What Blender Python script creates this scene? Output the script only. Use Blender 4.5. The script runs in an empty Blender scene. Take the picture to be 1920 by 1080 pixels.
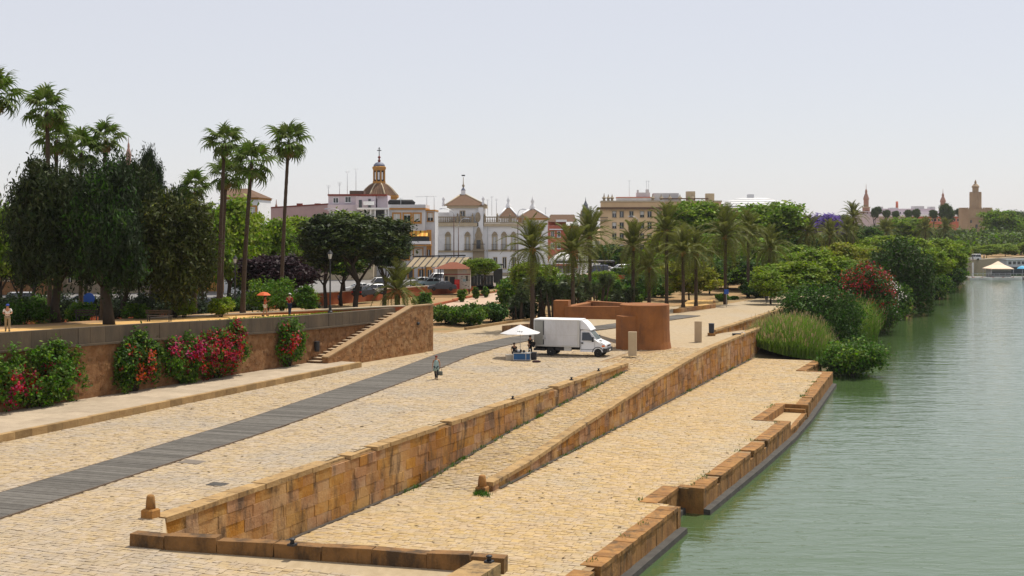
import bpy, bmesh, math, random
import numpy as np
from mathutils import Vector, Matrix, Euler
R = math.radians
SC = bpy.context.scene
COL = SC.collection
rnd = random.Random(7)

# ------------------------------------------------------------------ camera
CAMH, HY, F = 11.0, 422.0, 2400.0          # eye height over the quay, horizon row and focal length in px of the 1920 px photograph
cam = bpy.data.cameras.new('camera')
camo = bpy.data.objects.new('camera', cam); COL.objects.link(camo)
camo.location = (0, 0, CAMH); camo.rotation_euler = (R(90), 0, 0)
cam.sensor_width = 36; cam.lens = 36 * F / 1920
cam.shift_y = -(540 - HY) / 1920
cam.clip_start = 0.5; cam.clip_end = 9000
SC.camera = camo

# ------------------------------------------------------------------ world and sun
SUN_EL, SUN_AZ = R(64), R(44)               # azimuth measured from +Y towards +X
w = bpy.data.worlds.new('World'); SC.world = w; w.use_nodes = True
nt = w.node_tree; nt.nodes.clear()
sky = nt.nodes.new('ShaderNodeTexSky'); sky.sky_type = 'NISHITA'; sky.sun_disc = False
sky.sun_elevation = SUN_EL; sky.sun_rotation = SUN_AZ
sky.air_density = 1.0; sky.dust_density = 0.4; sky.ozone_density = 1.2; sky.altitude = 10
hz = nt.nodes.new('ShaderNodeMixRGB'); hz.inputs[0].default_value = 0.72
hz.inputs[2].default_value = (8.45, 8.3, 8.75, 1)
bg = nt.nodes.new('ShaderNodeBackground'); bg.inputs[1].default_value = 0.10
wo = nt.nodes.new('ShaderNodeOutputWorld')
nt.links.new(sky.outputs[0], hz.inputs[1]); nt.links.new(hz.outputs[0], bg.inputs[0]); nt.links.new(bg.outputs[0], wo.inputs[0])
sl = bpy.data.lights.new('sun', 'SUN'); sl.energy = 5.0; sl.angle = R(0.5); sl.color = (1.0, 0.94, 0.84)
so = bpy.data.objects.new('sun', sl); COL.objects.link(so)
sd = Vector((math.cos(SUN_EL) * math.sin(SUN_AZ), math.cos(SUN_EL) * math.cos(SUN_AZ), math.sin(SUN_EL)))
so.rotation_euler = sd.to_track_quat('Z', 'Y').to_euler(); so.location = (0, 0, 60)
SC.view_settings.view_transform = 'Standard'; SC.view_settings.look = 'None'
SC.view_settings.exposure = 0.0; SC.view_settings.gamma = 1; SC.view_settings.use_curve_mapping = False
SC.cycles.max_bounces = 6; SC.cycles.diffuse_bounces = 3; SC.cycles.glossy_bounces = 2
SC.cycles.transmission_bounces = 2; SC.cycles.transparent_max_bounces = 4; SC.cycles.volume_bounces = 0

# ------------------------------------------------------------------ frames
QA = R(-22.5)                                # the river runs 22.5 degrees right of the view: (s across, t along)
CQ, SQ = math.cos(QA), math.sin(QA)
def Q(s, t, z=0.0): return Vector((s * CQ - t * SQ, s * SQ + t * CQ, z))
def toQ(x, y): return (x * CQ + y * SQ, -x * SQ + y * CQ)
def G(px, py, z=0.0):                        # where the sight line through a photo pixel meets the level z
    Y = F * (CAMH - z) / (py - HY); return Vector(((px - 960) / F * Y, Y, z))
def XZ(px, py, Y): return Vector(((px - 960) / F * Y, Y, CAMH - (py - HY) / F * Y))
def lerp(a, b, k): return a + (b - a) * k
def interp(x, pts):
    if x <= pts[0][0]: return pts[0][1]
    for (a, fa), (b, fb) in zip(pts, pts[1:]):
        if x <= b: return lerp(fa, fb, (x - a) / (b - a))
    return pts[-1][1]
ZL, ZW = -2.73, -4.05
def s_wall(t): return -54.8 + .0786 * (t - 55.8)
def z_par(t): return interp(t, [(40, 5.15), (56, 4.9), (68, 4.62), (83, 4.08), (98, 3.9)])
def z_ter(t): return interp(t, [(50, 4.3), (66, 4.2), (85, 3.78), (99, 3.5)])
def z_ramp(t): return interp(t, [(60.4, ZL), (72, -1.78), (97.8, -.45), (112, 0)])
def terr(s, t):                              # height of the land left of the quay
    n = s_wall(t) - s
    if t <= 99.7:
        zt = z_ter(t)
        return zt if n < 11 else lerp(zt, .86, min(1, (n - 11) / 31))
    return -.05
def land(x, y):
    s, t = toQ(x, y); n = s_wall(t) - s
    if n > 44.5: return .9
    if n > 0 and t <= 99.7: return terr(s, t)
    return 0.0

# ------------------------------------------------------------------ materials
def srgb(r, g, b): return tuple(((c / 255) / 12.92 if c / 255 <= .04045 else ((c / 255 + .055) / 1.055) ** 2.4) for c in (r, g, b))
MATS = {}
def mat(name, c1, c2=None, scale=1.5, rough=.85, c3=None, s3=.25, k3=.5, isl=0.0, hue=0.0, bump=0.0, bscale=12, metal=0.0, spec=.3, transl=0.0, stretch=None, detail=6, c3lim=(.45, .65), c4=None, s4=1.5, k4=.8, c4lim=(.56, .68), st4=(1, 1, .35)):
    if name in MATS: return MATS[name]
    m = bpy.data.materials.new(name); m.use_nodes = True; MATS[name] = m
    n = m.node_tree.nodes; L = m.node_tree.links; n.clear()
    out = n.new('ShaderNodeOutputMaterial'); p = n.new('ShaderNodeBsdfPrincipled')
    p.inputs['Roughness'].default_value = rough; p.inputs['Metallic'].default_value = metal
    p.inputs['Specular IOR Level'].default_value = spec
    col = None
    geo = n.new('ShaderNodeNewGeometry'); pos = geo.outputs['Position']
    if stretch:
        mp = n.new('ShaderNodeMapping'); mp.inputs['Scale'].default_value = stretch; L.new(pos, mp.inputs[0]); pos = mp.outputs[0]
    def rgb(c):
        x = n.new('ShaderNodeRGB'); x.outputs[0].default_value = (*c, 1); return x.outputs[0]
    def mix(f, a, b, typ='MIX'):
        x = n.new('ShaderNodeMixRGB'); x.blend_type = typ
        L.new(f, x.inputs[0]) if not isinstance(f, float) else setattr(x.inputs[0], 'default_value', f)
        L.new(a, x.inputs[1]); L.new(b, x.inputs[2]); return x.outputs[0]
    def noise(s, d=detail):
        x = n.new('ShaderNodeTexNoise'); x.inputs['Scale'].default_value = s; x.inputs['Detail'].default_value = d; x.inputs['Roughness'].default_value = .65
        L.new(pos, x.inputs['Vector']); return x.outputs['Fac']
    def mr(v, a, b, c=0., d=1.):
        x = n.new('ShaderNodeMapRange'); x.inputs[1].default_value = a; x.inputs[2].default_value = b; x.inputs[3].default_value = c; x.inputs[4].default_value = d
        L.new(v, x.inputs[0]); return x.outputs[0]
    col = rgb(c1)
    if c2: col = mix(mr(noise(scale), .35, .65), col, rgb(c2))
    if c3:
        f = mr(noise(s3), c3lim[0], c3lim[1], 0, k3); col = mix(f, col, rgb(c3))
    if c4:                                              # stains and lichen with a shape of their own
        m4 = n.new('ShaderNodeMapping'); m4.inputs['Scale'].default_value = st4; L.new(geo.outputs['Position'], m4.inputs[0])
        x4 = n.new('ShaderNodeTexNoise'); x4.inputs['Scale'].default_value = s4; x4.inputs['Detail'].default_value = 8; x4.inputs['Roughness'].default_value = .7; L.new(m4.outputs[0], x4.inputs['Vector'])
        col = mix(mr(x4.outputs['Fac'], c4lim[0], c4lim[1], 0, k4), col, rgb(c4))
    if isl or hue:
        oi = n.new('ShaderNodeObjectInfo'); ad = n.new('ShaderNodeMath'); ad.operation = 'ADD'
        L.new(geo.outputs['Random Per Island'], ad.inputs[0]); L.new(oi.outputs['Random'], ad.inputs[1])
        fr = n.new('ShaderNodeMath'); fr.operation = 'FRACT'; L.new(ad.outputs[0], fr.inputs[0])
        hs = n.new('ShaderNodeHueSaturation'); L.new(mr(fr.outputs[0], 0, 1, 1 - isl, 1 + isl), hs.inputs['Value'])
        if hue:
            m2 = n.new('ShaderNodeMath'); m2.operation = 'MULTIPLY'; m2.inputs[1].default_value = 7.31; L.new(fr.outputs[0], m2.inputs[0])
            f2 = n.new('ShaderNodeMath'); f2.operation = 'FRACT'; L.new(m2.outputs[0], f2.inputs[0])
            L.new(mr(f2.outputs[0], 0, 1, .5 - hue, .5 + hue), hs.inputs['Hue'])
            L.new(mr(f2.outputs[0], 0, 1, .85, 1.12), hs.inputs['Saturation'])
        L.new(col, hs.inputs['Color']); col = hs.outputs[0]
    L.new(col, p.inputs['Base Color'])
    if bump:
        b = n.new('ShaderNodeBump'); b.inputs['Strength'].default_value = bump; b.inputs['Distance'].default_value = .05
        L.new(noise(bscale, 4), b.inputs['Height']); L.new(b.outputs[0], p.inputs['Normal'])
    sh = p.outputs[0]
    if transl:
        t = n.new('ShaderNodeBsdfTranslucent'); L.new(col, t.inputs[0]); mx = n.new('ShaderNodeMixShader'); mx.inputs[0].default_value = transl
        L.new(sh, mx.inputs[1]); L.new(t.outputs[0], mx.inputs[2]); sh = mx.outputs[0]
    L.new(sh, out.inputs['Surface'])
    return m

# ------------------------------------------------------------------ mesh builder
class B:
    def __init__(s): s.v = []; s.f = []; s.sm = []; s.mi = []; s.k = 0
    def add(s, vs, fs, sm=False):
        o = len(s.v); s.v += [tuple(v) for v in vs]; s.f += [tuple(i + o for i in f) for f in fs]; s.sm += [sm] * len(fs); s.mi += [s.k] * len(fs); return s
    def m(s, k): s.k = k; return s
    def box(s, x0, x1, y0, y1, z0, z1, rz=0, c=None):
        vs = [(x, y, z) for z in (z0, z1) for y in (y0, y1) for x in (x0, x1)]
        if rz:
            cx, cy = c or ((x0 + x1) / 2, (y0 + y1) / 2); a, b = math.cos(rz), math.sin(rz)
            vs = [(cx + (x - cx) * a - (y - cy) * b, cy + (x - cx) * b + (y - cy) * a, z) for x, y, z in vs]
        return s.add(vs, [(0, 2, 3, 1), (4, 5, 7, 6), (0, 1, 5, 4), (2, 6, 7, 3), (0, 4, 6, 2), (1, 3, 7, 5)])
    def hexa(s, vs): return s.add(vs, [(0, 3, 2, 1), (4, 5, 6, 7), (0, 1, 5, 4), (1, 2, 6, 5), (2, 3, 7, 6), (3, 0, 4, 7)])
    def frus(s, x0, x1, y0, y1, z0, X0, X1, Y0, Y1, z1):
        return s.hexa([(x0, y0, z0), (x1, y0, z0), (x1, y1, z0), (x0, y1, z0), (X0, Y0, z1), (X1, Y0, z1), (X1, Y1, z1), (X0, Y1, z1)])
    def chbox(s, x0, x1, y0, y1, z0, z1, b=.04):    # box with chamfered upper edges
        s.hexa([(x0, y0, z0), (x1, y0, z0), (x1, y1, z0), (x0, y1, z0), (x0, y0, z1 - b), (x1, y0, z1 - b), (x1, y1, z1 - b), (x0, y1, z1 - b)])
        s.f.pop(-5); s.sm.pop(); s.mi.pop()
        o = len(s.v) - 4
        s.v += [(x0 + b, y0 + b, z1), (x1 - b, y0 + b, z1), (x1 - b, y1 - b, z1), (x0 + b, y1 - b, z1)]
        for i in range(4):
            j = (i + 1) % 4; s.f.append((o + i, o + j, o + 4 + j, o + 4 + i)); s.sm.append(False); s.mi.append(s.k)
        s.f.append((o + 4, o + 5, o + 6, o + 7)); s.sm.append(False); s.mi.append(s.k); return s
    def prism(s, poly, z0, z1):
        n = len(poly); vs = [(x, y, z0) for x, y in poly] + [(x, y, z1) for x, y in poly]
        return s.add(vs, [tuple(range(n))[::-1], tuple(range(n, 2 * n))] + [(i, (i + 1) % n, (i + 1) % n + n, i + n) for i in range(n)])
    def side(s, prof, y0, y1, y0t=None, y1t=None, zt=None):   # profile in xz extruded along y; above zt it narrows
        n = len(prof); a = lambda z, lo, hi: lo if (zt is None or z <= zt) else hi
        vs = [(x, a(z, y0, y0t), z) for x, z in prof] + [(x, a(z, y1, y1t), z) for x, z in prof]
        return s.add(vs, [tuple(range(n)), tuple(range(n, 2 * n))[::-1]] + [(i, i + n, (i + 1) % n + n, (i + 1) % n) for i in range(n)])
    def tube(s, pts, rad, n=8, caps=True, sm=True):
        pts = [Vector(p) for p in pts]; rad = rad if isinstance(rad, (list, tuple)) else [rad] * len(pts); vs = []; fs = []
        for i, p in enumerate(pts):
            d = (pts[min(i + 1, len(pts) - 1)] - pts[max(i - 1, 0)])
            d = d.normalized() if d.length > 1e-9 else Vector((0, 0, 1))
            a = d.orthogonal().normalized() if i == 0 else (a - d * a.dot(d)).normalized()
            b = d.cross(a)
            vs += [p + (a * math.cos(q) + b * math.sin(q)) * rad[i] for q in (2 * math.pi * k / n for k in range(n))]
        for i in range(len(pts) - 1):
            fs += [(i * n + k, i * n + (k + 1) % n, (i + 1) * n + (k + 1) % n, (i + 1) * n + k) for k in range(n)]
        s.add(vs, fs, sm)
        if caps: 
            o = len(s.v) - len(vs); s.f += [tuple(o + k for k in range(n))[::-1], tuple(o + len(vs) - n + k for k in range(n))]; s.sm += [False] * 2; s.mi += [s.k] * 2
        return s
    def lathe(s, prof, n=16, c=(0, 0), sm=False, ph=0, sx=1, sy=1):
        vs = [(c[0] + sx * r * math.cos(2 * math.pi * (k + ph) / n), c[1] + sy * r * math.sin(2 * math.pi * (k + ph) / n), z) for r, z in prof for k in range(n)]
        fs = [(i * n + k, i * n + (k + 1) % n, (i + 1) * n + (k + 1) % n, (i + 1) * n + k) for i in range(len(prof) - 1) for k in range(n)]
        s.add(vs, fs, sm); o = len(s.v) - len(vs)
        s.f += [tuple(o + k for k in range(n))[::-1], tuple(o + len(vs) - n + k for k in range(n))]; s.sm += [False] * 2; s.mi += [s.k] * 2; return s
    def ball(s, c, r, n=10, m=6, sm=True):
        rx, ry, rz = r if isinstance(r, (tuple, list)) else (r, r, r)
        vs = [(c[0], c[1], c[2] - rz)] + [(c[0] + rx * math.sin(a) * math.cos(b), c[1] + ry * math.sin(a) * math.sin(b), c[2] - rz * math.cos(a)) for a in (math.pi * i / m for i in range(1, m)) for b in (2 * math.pi * k / n for k in range(n))] + [(c[0], c[1], c[2] + rz)]
        fs = [(0, 1 + (k + 1) % n, 1 + k) for k in range(n)]
        for i in range(m - 2): fs += [(1 + i * n + k, 1 + i * n + (k + 1) % n, 1 + (i + 1) * n + (k + 1) % n, 1 + (i + 1) * n + k) for k in range(n)]
        t = len(vs) - 1; fs += [(t, t - n + k, t - n + (k + 1) % n) for k in range(n)]
        return s.add(vs, fs, sm)
    def mesh(s, name, mats):
        me = bpy.data.meshes.new(name); me.from_pydata(s.v, [], s.f)
        for m in (mats if isinstance(mats, (list, tuple)) else [mats]): me.materials.append(m)
        me.polygons.foreach_set('use_smooth', s.sm); me.polygons.foreach_set('material_index', s.mi); me.update(); return me
    def obj(s, name, mats, parent=None, loc=(0, 0, 0), rot=(0, 0, 0), **kw): return ob(name, s.mesh(name, mats), parent, loc, rot, **kw)
def ob(name, me, parent=None, loc=(0, 0, 0), rot=(0, 0, 0), scale=None, **kw):
    o = bpy.data.objects.new(name, me); COL.objects.link(o); o.location = loc; o.rotation_euler = rot
    if scale: o.scale = scale
    if parent: o.parent = parent
    for k, v in kw.items(): o[k] = v
    return o
def thing(name, label, cat, loc=(0, 0, 0), rz=0, group=None):
    o = bpy.data.objects.new(name, None); COL.objects.link(o); o.location = loc; o.rotation_euler = (0, 0, rz); o.empty_display_size = .3
    o['label'] = label; o['category'] = cat
    if group: o['group'] = group
    return o
def tag(o, label, cat, group=None):
    o['label'] = label; o['category'] = cat
    if group: o['group'] = group
    return o
def copy_tree(o, parent=None):
    c = o.copy(); COL.objects.link(c); c.parent = parent
    for ch in list(o.children): copy_tree(ch, c)
    return c
def quads(name, V, mats, mi=None):           # V: (n,4,3) array of separate quads
    n = len(V); me = bpy.data.meshes.new(name)
    me.vertices.add(n * 4); me.vertices.foreach_set('co', np.ascontiguousarray(V, dtype=np.float32).ravel())
    me.loops.add(n * 4); me.loops.foreach_set('vertex_index', np.arange(n * 4, dtype=np.int32))
    me.polygons.add(n); me.polygons.foreach_set('loop_start', np.arange(0, n * 4, 4, dtype=np.int32)); me.polygons.foreach_set('loop_total', np.full(n, 4, dtype=np.int32))
    for m in (mats if isinstance(mats, (list, tuple)) else [mats]): me.materials.append(m)
    if mi is not None: me.polygons.foreach_set('material_index', np.asarray(mi, dtype=np.int32))
    me.update(); me.validate(); return me
HAZE = 0.00006
def haze_box():
    b = B().box(-1900, 1900, -60, 1900, ZW - 1.2, 62); m = bpy.data.materials.new('thin summer haze'); m.use_nodes = True; n = m.node_tree.nodes; n.clear()
    v = n.new('ShaderNodeVolumePrincipled'); v.inputs['Color'].default_value = (.86, .88, .92, 1); v.inputs['Density'].default_value = HAZE; v.inputs['Anisotropy'].default_value = 0.2
    o = n.new('ShaderNodeOutputMaterial'); m.node_tree.links.new(v.outputs[0], o.inputs['Volume']); b.obj('haze', m, kind='stuff')

# ------------------------------------------------------------------ palette
M_sett = mat('limestone sett', (.44, .315, .165), (.375, .26, .125), 1.2, c3=(.38, .30, .19), s3=.2, k3=.8, c4=(.25, .18, .10), s4=.5, k4=.35, st4=(1, .5, 1), isl=.085, hue=.003, bump=.3, bscale=18, rough=.9)
M_sett2 = mat('pale limestone sett', (.41, .315, .195), (.345, .255, .15), 1.0, c3=(.33, .275, .205), s3=.16, k3=.9, c4=(.22, .17, .12), s4=.45, k4=.4, st4=(1, .5, 1), isl=.085, hue=.003, bump=.3, bscale=18, rough=.9)
M_joint = mat('sandy joint', (.30, .20, .10), (.22, .14, .07), 3, rough=1, bump=.3)
M_quayfar = mat('worn limestone paving', (.39, .30, .185), (.32, .24, .14), 2.2, c3=(.35, .29, .21), s3=.09, k3=.6, rough=.95, bump=.6, bscale=4, stretch=(1, .45, 1))
M_ashlar = mat('orange ashlar', (.37, .185, .058), (.27, .118, .032), .38, c3=(.46, .30, .135), s3=.30, k3=.6, isl=.08, hue=.003, bump=.7, bscale=9, rough=.92, c3lim=(.48, .60), c4=(.085, .05, .025), s4=1.2, k4=.9, c4lim=(.49, .64))
M_coping = mat('weathered coping stone', (.38, .25, .11), (.29, .18, .075), 1.2, isl=.12, bump=.7, bscale=8, rough=.95, c4=(.10, .07, .04), s4=1.6, k4=.8, st4=(1, 1, 1), c4lim=(.52, .66))
M_edge = mat('river edge sandstone', (.33, .17, .052), (.23, .11, .035), 1.4, isl=.14, bump=.7, bscale=8, rough=.92, c4=(.07, .05, .028), s4=1.5, k4=.8, c4lim=(.50, .66))
M_mortar = mat('mortar', (.22, .12, .045), (.16, .085, .03), 3, rough=1)
M_ledge = mat('grey ledge concrete', (.075, .07, .06), (.05, .045, .04), 2, rough=.9, bump=.3)
M_brick = mat('old brown brick', (.215, .102, .038), (.15, .068, .026), 5.0, c3=(.30, .175, .08), s3=2.0, k3=.6, isl=.22, rough=.95, bump=.9, bscale=14, c4=(.06, .035, .02), s4=.9, k4=.6)
M_parapet = mat('grey rendered parapet', (.118, .088, .056), (.085, .063, .04), 1.4, c3=(.06, .05, .038), s3=.8, k3=.6, isl=.08, rough=.95, bump=.3, stretch=(1, 1, .35))
M_stairw = mat('stair wall masonry', (.29, .145, .055), (.21, .10, .038), 3.2, c3=(.34, .21, .10), s3=1.3, k3=.6, isl=.2, rough=.95, bump=1.0, bscale=9, c4=(.09, .055, .03), s4=1.1, k4=.6)
M_step = mat('stone tread', (.45, .34, .22), (.38, .28, .18), 2, rough=.9)
M_walk = mat('grey boardwalk', (.135, .125, .110), (.105, .096, .083), 3, isl=.20, rough=.95, bump=.2, spec=.1)
M_side = mat('sidewalk slab', (.40, .32, .225), (.33, .26, .18), 1.3, isl=.10, rough=.9, bump=.2)
M_kerb = mat('kerb stone', (.34, .225, .10), (.25, .155, .065), 2, isl=.22, rough=.95, bump=.5)
M_soil = mat('dry ochre soil', (.36, .22, .10), (.27, .165, .08), .8, c3=(.12, .13, .05), s3=.15, k3=.6, rough=1, bump=.4)
M_path = mat('albero sand path', (.56, .34, .115), (.48, .29, .10), 1.2, rough=1)
M_grassg = mat('lawn ground', (.075, .11, .022), (.11, .13, .03), 1.5, rough=1)
M_asph = mat('pale asphalt', (.21, .20, .19), (.17, .165, .16), .6, rough=.95)
M_redwall = mat('terracotta rendered wall', (.36, .105, .035), (.29, .08, .028), 1.5, c3=(.20, .06, .03), s3=.6, k3=.5, rough=.95)
M_pink = mat('pinkish paving', (.48, .35, .25), (.42, .30, .21), 1.0, rough=.95)
M_cortop = mat('rust concrete', (.31, .125, .04), (.235, .093, .03), .7, c3=(.16, .07, .035), s3=.45, k3=.6, rough=.95, bump=.7, bscale=7, c4=(.11, .055, .03), s4=.9, k4=.55)
M_white = mat('white paint', (.78, .78, .77), rough=.35, spec=.5)
M_whitew = mat('whitewashed wall', (.80, .80, .80), (.73, .735, .74), .5, rough=.9)
M_glass = mat('dark glass', (.02, .025, .03), rough=.06, spec=.8)
M_black = mat('black rubber', (.018, .018, .018), rough=.7)
M_dark = mat('dark metal', (.03, .03, .032), rough=.5)
M_steel = mat('galvanised steel', (.45, .46, .47), rough=.4, metal=.6)
M_stone = mat('carved stone', (.33, .27, .19), (.26, .21, .14), 2, rough=.95, bump=.4)
M_ochre = mat('ochre trim', (.47, .23, .06), (.41, .20, .05), 1, rough=.9)
M_tile = mat('clay roof tile', (.15, .088, .052), (.11, .065, .04), 3, rough=.95, isl=.15)
M_trunk = mat('grey bark', (.052, .040, .028), (.035, .027, .02), 3, rough=1, bump=.8, bscale=10)
M_palmt = mat('palm bark', (.085, .058, .038), (.055, .038, .025), 4, rough=1, bump=.8, bscale=10, stretch=(1, 1, 3))
M_glow = mat('lantern glass', (.62, .6, .55), rough=.3)

# ------------------------------------------------------------------ water, land
def water_mat():
    m = bpy.data.materials.new('green river water'); m.use_nodes = True; n = m.node_tree.nodes; L = m.node_tree.links
    p = n['Principled BSDF']; p.inputs['Roughness'].default_value = .05; p.inputs['IOR'].default_value = 1.5; p.inputs['Specular IOR Level'].default_value = .5
    g = n.new('ShaderNodeNewGeometry'); mp = n.new('ShaderNodeMapping'); mp.inputs['Scale'].default_value = (.55, 1.5, 1); mp.inputs['Rotation'].default_value = (0, 0, R(8))
    L.new(g.outputs['Position'], mp.inputs[0])
    a = n.new('ShaderNodeTexNoise'); a.inputs['Scale'].default_value = 1.1; a.inputs['Detail'].default_value = 4; a.inputs['Distortion'].default_value = .6
    b = n.new('ShaderNodeTexNoise'); b.inputs['Scale'].default_value = .22; b.inputs['Detail'].default_value = 2
    c = n.new('ShaderNodeTexNoise'); c.inputs['Scale'].default_value = .02; c.inputs['Detail'].default_value = 3
    for x in (a, b): L.new(mp.outputs[0], x.inputs['Vector'])
    L.new(g.outputs['Position'], c.inputs['Vector'])
    ad = n.new('ShaderNodeMath'); ad.operation = 'MULTIPLY_ADD'; ad.inputs[1].default_value = 1.6; L.new(b.outputs[0], ad.inputs[0]); L.new(a.outputs[0], ad.inputs[2])
    bp = n.new('ShaderNodeBump'); bp.inputs['Strength'].default_value = .30; bp.inputs['Distance'].default_value = .16
    L.new(ad.outputs[0], bp.inputs['Height']); L.new(bp.outputs[0], p.inputs['Normal'])
    mx = n.new('ShaderNodeMixRGB'); mx.inputs[1].default_value = (.048, .088, .026, 1); mx.inputs[2].default_value = (.068, .104, .042, 1)
    L.new(c.outputs[0], mx.inputs[0]); L.new(mx.outputs[0], p.inputs['Base Color']); return m
b = B(); b.add([(-60, -40, ZW), (4000, -40, ZW), (4000, 6000, ZW), (-60, 6000, ZW)], [(0, 1, 2, 3)])
b.obj('river_water', water_mat(), kind='structure')
BANK = [(-16.5, -40), (-16.5, 131.5), (-19, 140), (-22, 165), (-22, 420), (-12, 455), (10, 520), (60, 640), (200, 900), (700, 1600), (2600, 4200)]
# far land: everything left of the far bank
far_poly = [(-31, 165), (-30.6, 234), (-22.3, 235)] + BANK[4:] + [(-400, 6000), (-3000, 4000), (-3000, 60), (-96, 60), (-94, 128), (-80, 165)]
bb = B(); P = [Q(s, t, -.09) for s, t in far_poly]; bb.add(P, [tuple(range(len(P)))[::-1]])
bb.obj('ground', M_soil, kind='structure')

# left-hand terrace and the slope behind it, one draped sheet
bb = B(); ts = [0, 20, 35, 50, 58, 66, 74, 82, 90, 96, 99.6, 99.8, 108, 118, 130, 145, 165, 190, 220, 260]
ns = [0.45, 3.2, 7.6, 11, 14, 18, 24, 30, 36, 42, 43.9]
grid = [[(s_wall(t) - n, t, (terr(s_wall(t) - n, t))) for n in ns] for t in ts]
for i in range(len(ts) - 1):
    for j in range(len(ns) - 1):
        q = [grid[i][j], grid[i + 1][j], grid[i + 1][j + 1], grid[i][j + 1]]; bb.add([Q(*p) for p in q], [(0, 1, 2, 3)])
bb.obj('terrace_ground', M_soil, kind='structure')
def strip(name, m, n0, n1, t0, t1, dz, steps=14):
    bb = B()
    for i in range(steps):
        a, c = lerp(t0, t1, i / steps), lerp(t0, t1, (i + 1) / steps)
        vs = [Q(s_wall(x) - n, x, z_ter(x) + dz) for x, n in ((a, n0), (c, n0), (c, n1), (a, n1))]; bb.add(vs, [(0, 1, 2, 3)])
    return bb.obj(name, m, kind='structure')
strip('terrace_lawn', M_grassg, .46, 3.4, 20, 99, .012)
strip('terrace_path', M_path, 3.4, 8.2, 20, 99, .016)
# street sheet behind the low red wall
bb = B(); bb.add([Q(s, t, .9) for s, t in ((s_wall(-10) - 44, -10), (s_wall(262) - 44, 262), (-62, 330), (-60, 700), (-700, 900), (-700, -10))], [tuple(range(6))]); bb.obj('street', M_asph, kind='structure')
bb = B(); bb.add([Q(s_wall(t) - n, t, .906) for t, n in ((90, 45.2), (262, 45.2), (262, 48), (90, 48))], [(0, 1, 2, 3)]); bb.obj('street_pavement', M_pink, kind='structure')
# the pink ramp path that climbs from the quay towards the street
bb = B(); T = [104, 112, 122, 135, 150, 168, 186, 205, 225]; S0 = [-57.5, -60, -63.5, -67.5, -71, -74.5, -77.5, -80, -83]
for i in range(len(T) - 1):
    vs = [Q(s, t, max(terr(s, t), 0) + .03) for s, t in ((S0[i] + 3, T[i]), (S0[i + 1] + 2, T[i + 1]), (S0[i + 1] - 3.4, T[i + 1]), (S0[i] - 4, T[i]))]; bb.add(vs, [(0, 1, 2, 3)])
bb.obj('ramp_path', M_pink, kind='structure')
bb = B()
for i in range(len(T) - 1):
    a, c = [Q(s, t, max(terr(s, t), 0)) for s, t in ((S0[i] - 4.1, T[i]), (S0[i + 1] - 3.5, T[i + 1]))]; a2, c2 = [Q(s, t, max(terr(s, t), 0)) for s, t in ((S0[i] - 4.5, T[i]), (S0[i + 1] - 3.9, T[i + 1]))]
    u = Vector((0, 0, .3)); bb.hexa([a, c, c2, a2, a + u, c + u, c2 + u, a2 + u])
bb.obj('ramp_kerb', M_redwall, kind='structure')

# ------------------------------------------------------------------ quay sheets
def sheet(name, m, poly, z, **kw):
    bb = B(); bb.add([Q(s, t, z) for s, t in poly], [tuple(range(len(poly)))]); return bb.obj(name, m, kind='structure', **kw)
upper_poly = [(-15.9, -30), (-15.9, 37.3), (-27.5, 35.75), (-30.45, 39.45), (-31, 39.45), (-31, 97.8), (-33, 97.8), (-33, 112), (-27.7, 112), (-28.0, 128), (-31, 128), (-31, 166), (-30, 200), (-30, 262), (-39, 262), (-38, 230), (-39, 198), (-41, 174), (-47.5, 167), (-54, 148), (-55.5, 130), (-56.5, 118), (-57, 104), (-51, 100), (-57, -30)]
quay = sheet('quay_pavement', [M_quayfar], upper_poly, -.034)
lowq = sheet('lower_quay_pavement', [M_joint], [(-16.6, 36), (-16.6, 61), (-17.6, 61), (-17.6, 65.3), (-16.3, 65.3), (-16.3, 89.8), (-18.9, 89.8), (-18.9, 98.9), (-16.6, 98.9), (-18.1, 121.8), (-20.6, 121.8), (-20.6, 132), (-28, 131.7), (-28.3, 110), (-26.8, 60.6), (-30.4, 60.6), (-30.4, 36)], ZL - .034)
# ramp between the two walls
rampq = B(); rt = [60.4, 66, 72, 80, 90, 97.8, 104, 112.02]
def s_w2(t): return interp(t, [(60, -26.5), (131, -28.0)])
for a, c in zip(rt, rt[1:]):
    rampq.add([Q(-30.5, a, z_ramp(a) - .034), Q(s_w2(a) + .2, a, z_ramp(a) - .034), Q(s_w2(c) + .2, c, z_ramp(c) - .034), Q(-30.5, c, z_ramp(c) - .034)], [(0, 1, 2, 3)])
    if a >= 97.8: rampq.add([Q(-33.02, a, -.034), Q(-30.5, a, z_ramp(a) - .034), Q(-30.5, c, z_ramp(c) - .034), Q(-33.02, c, -.034)], [(0, 1, 2, 3)])
rampq = rampq.obj('ramp_pavement', M_joint, kind='structure')

# ---- setts: real stones; nearest 300 per pavement are parts, the others one joined part
def unit_stone(k):
    r = random.Random(k); j = lambda a: r.uniform(-a, a); b = .09
    vs = [(-.5, -.5, -.03), (.5, -.5, -.03), (.5, .5, -.03), (-.5, .5, -.03)]
    vs += [(-.5 + j(.04), -.5 + j(.05), -.012), (.5 + j(.04), -.5 + j(.05), -.012), (.5 + j(.04), .5 + j(.05), -.012), (-.5 + j(.04), .5 + j(.05), -.012)]
    vs += [(x * (1 - b), y * (1 - b), j(.006)) for x, y in ((-.5, -.5), (.5, -.5), (.5, .5), (-.5, .5))]
    return vs
SF = [(0, 1, 5, 4), (1, 2, 6, 5), (2, 3, 7, 6), (3, 0, 4, 7), (4, 5, 9, 8), (5, 6, 10, 9), (6, 7, 11, 10), (7, 4, 8, 11), (8, 9, 10, 11)]
UST = [np.array(unit_stone(k)) for k in range(8)]
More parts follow.
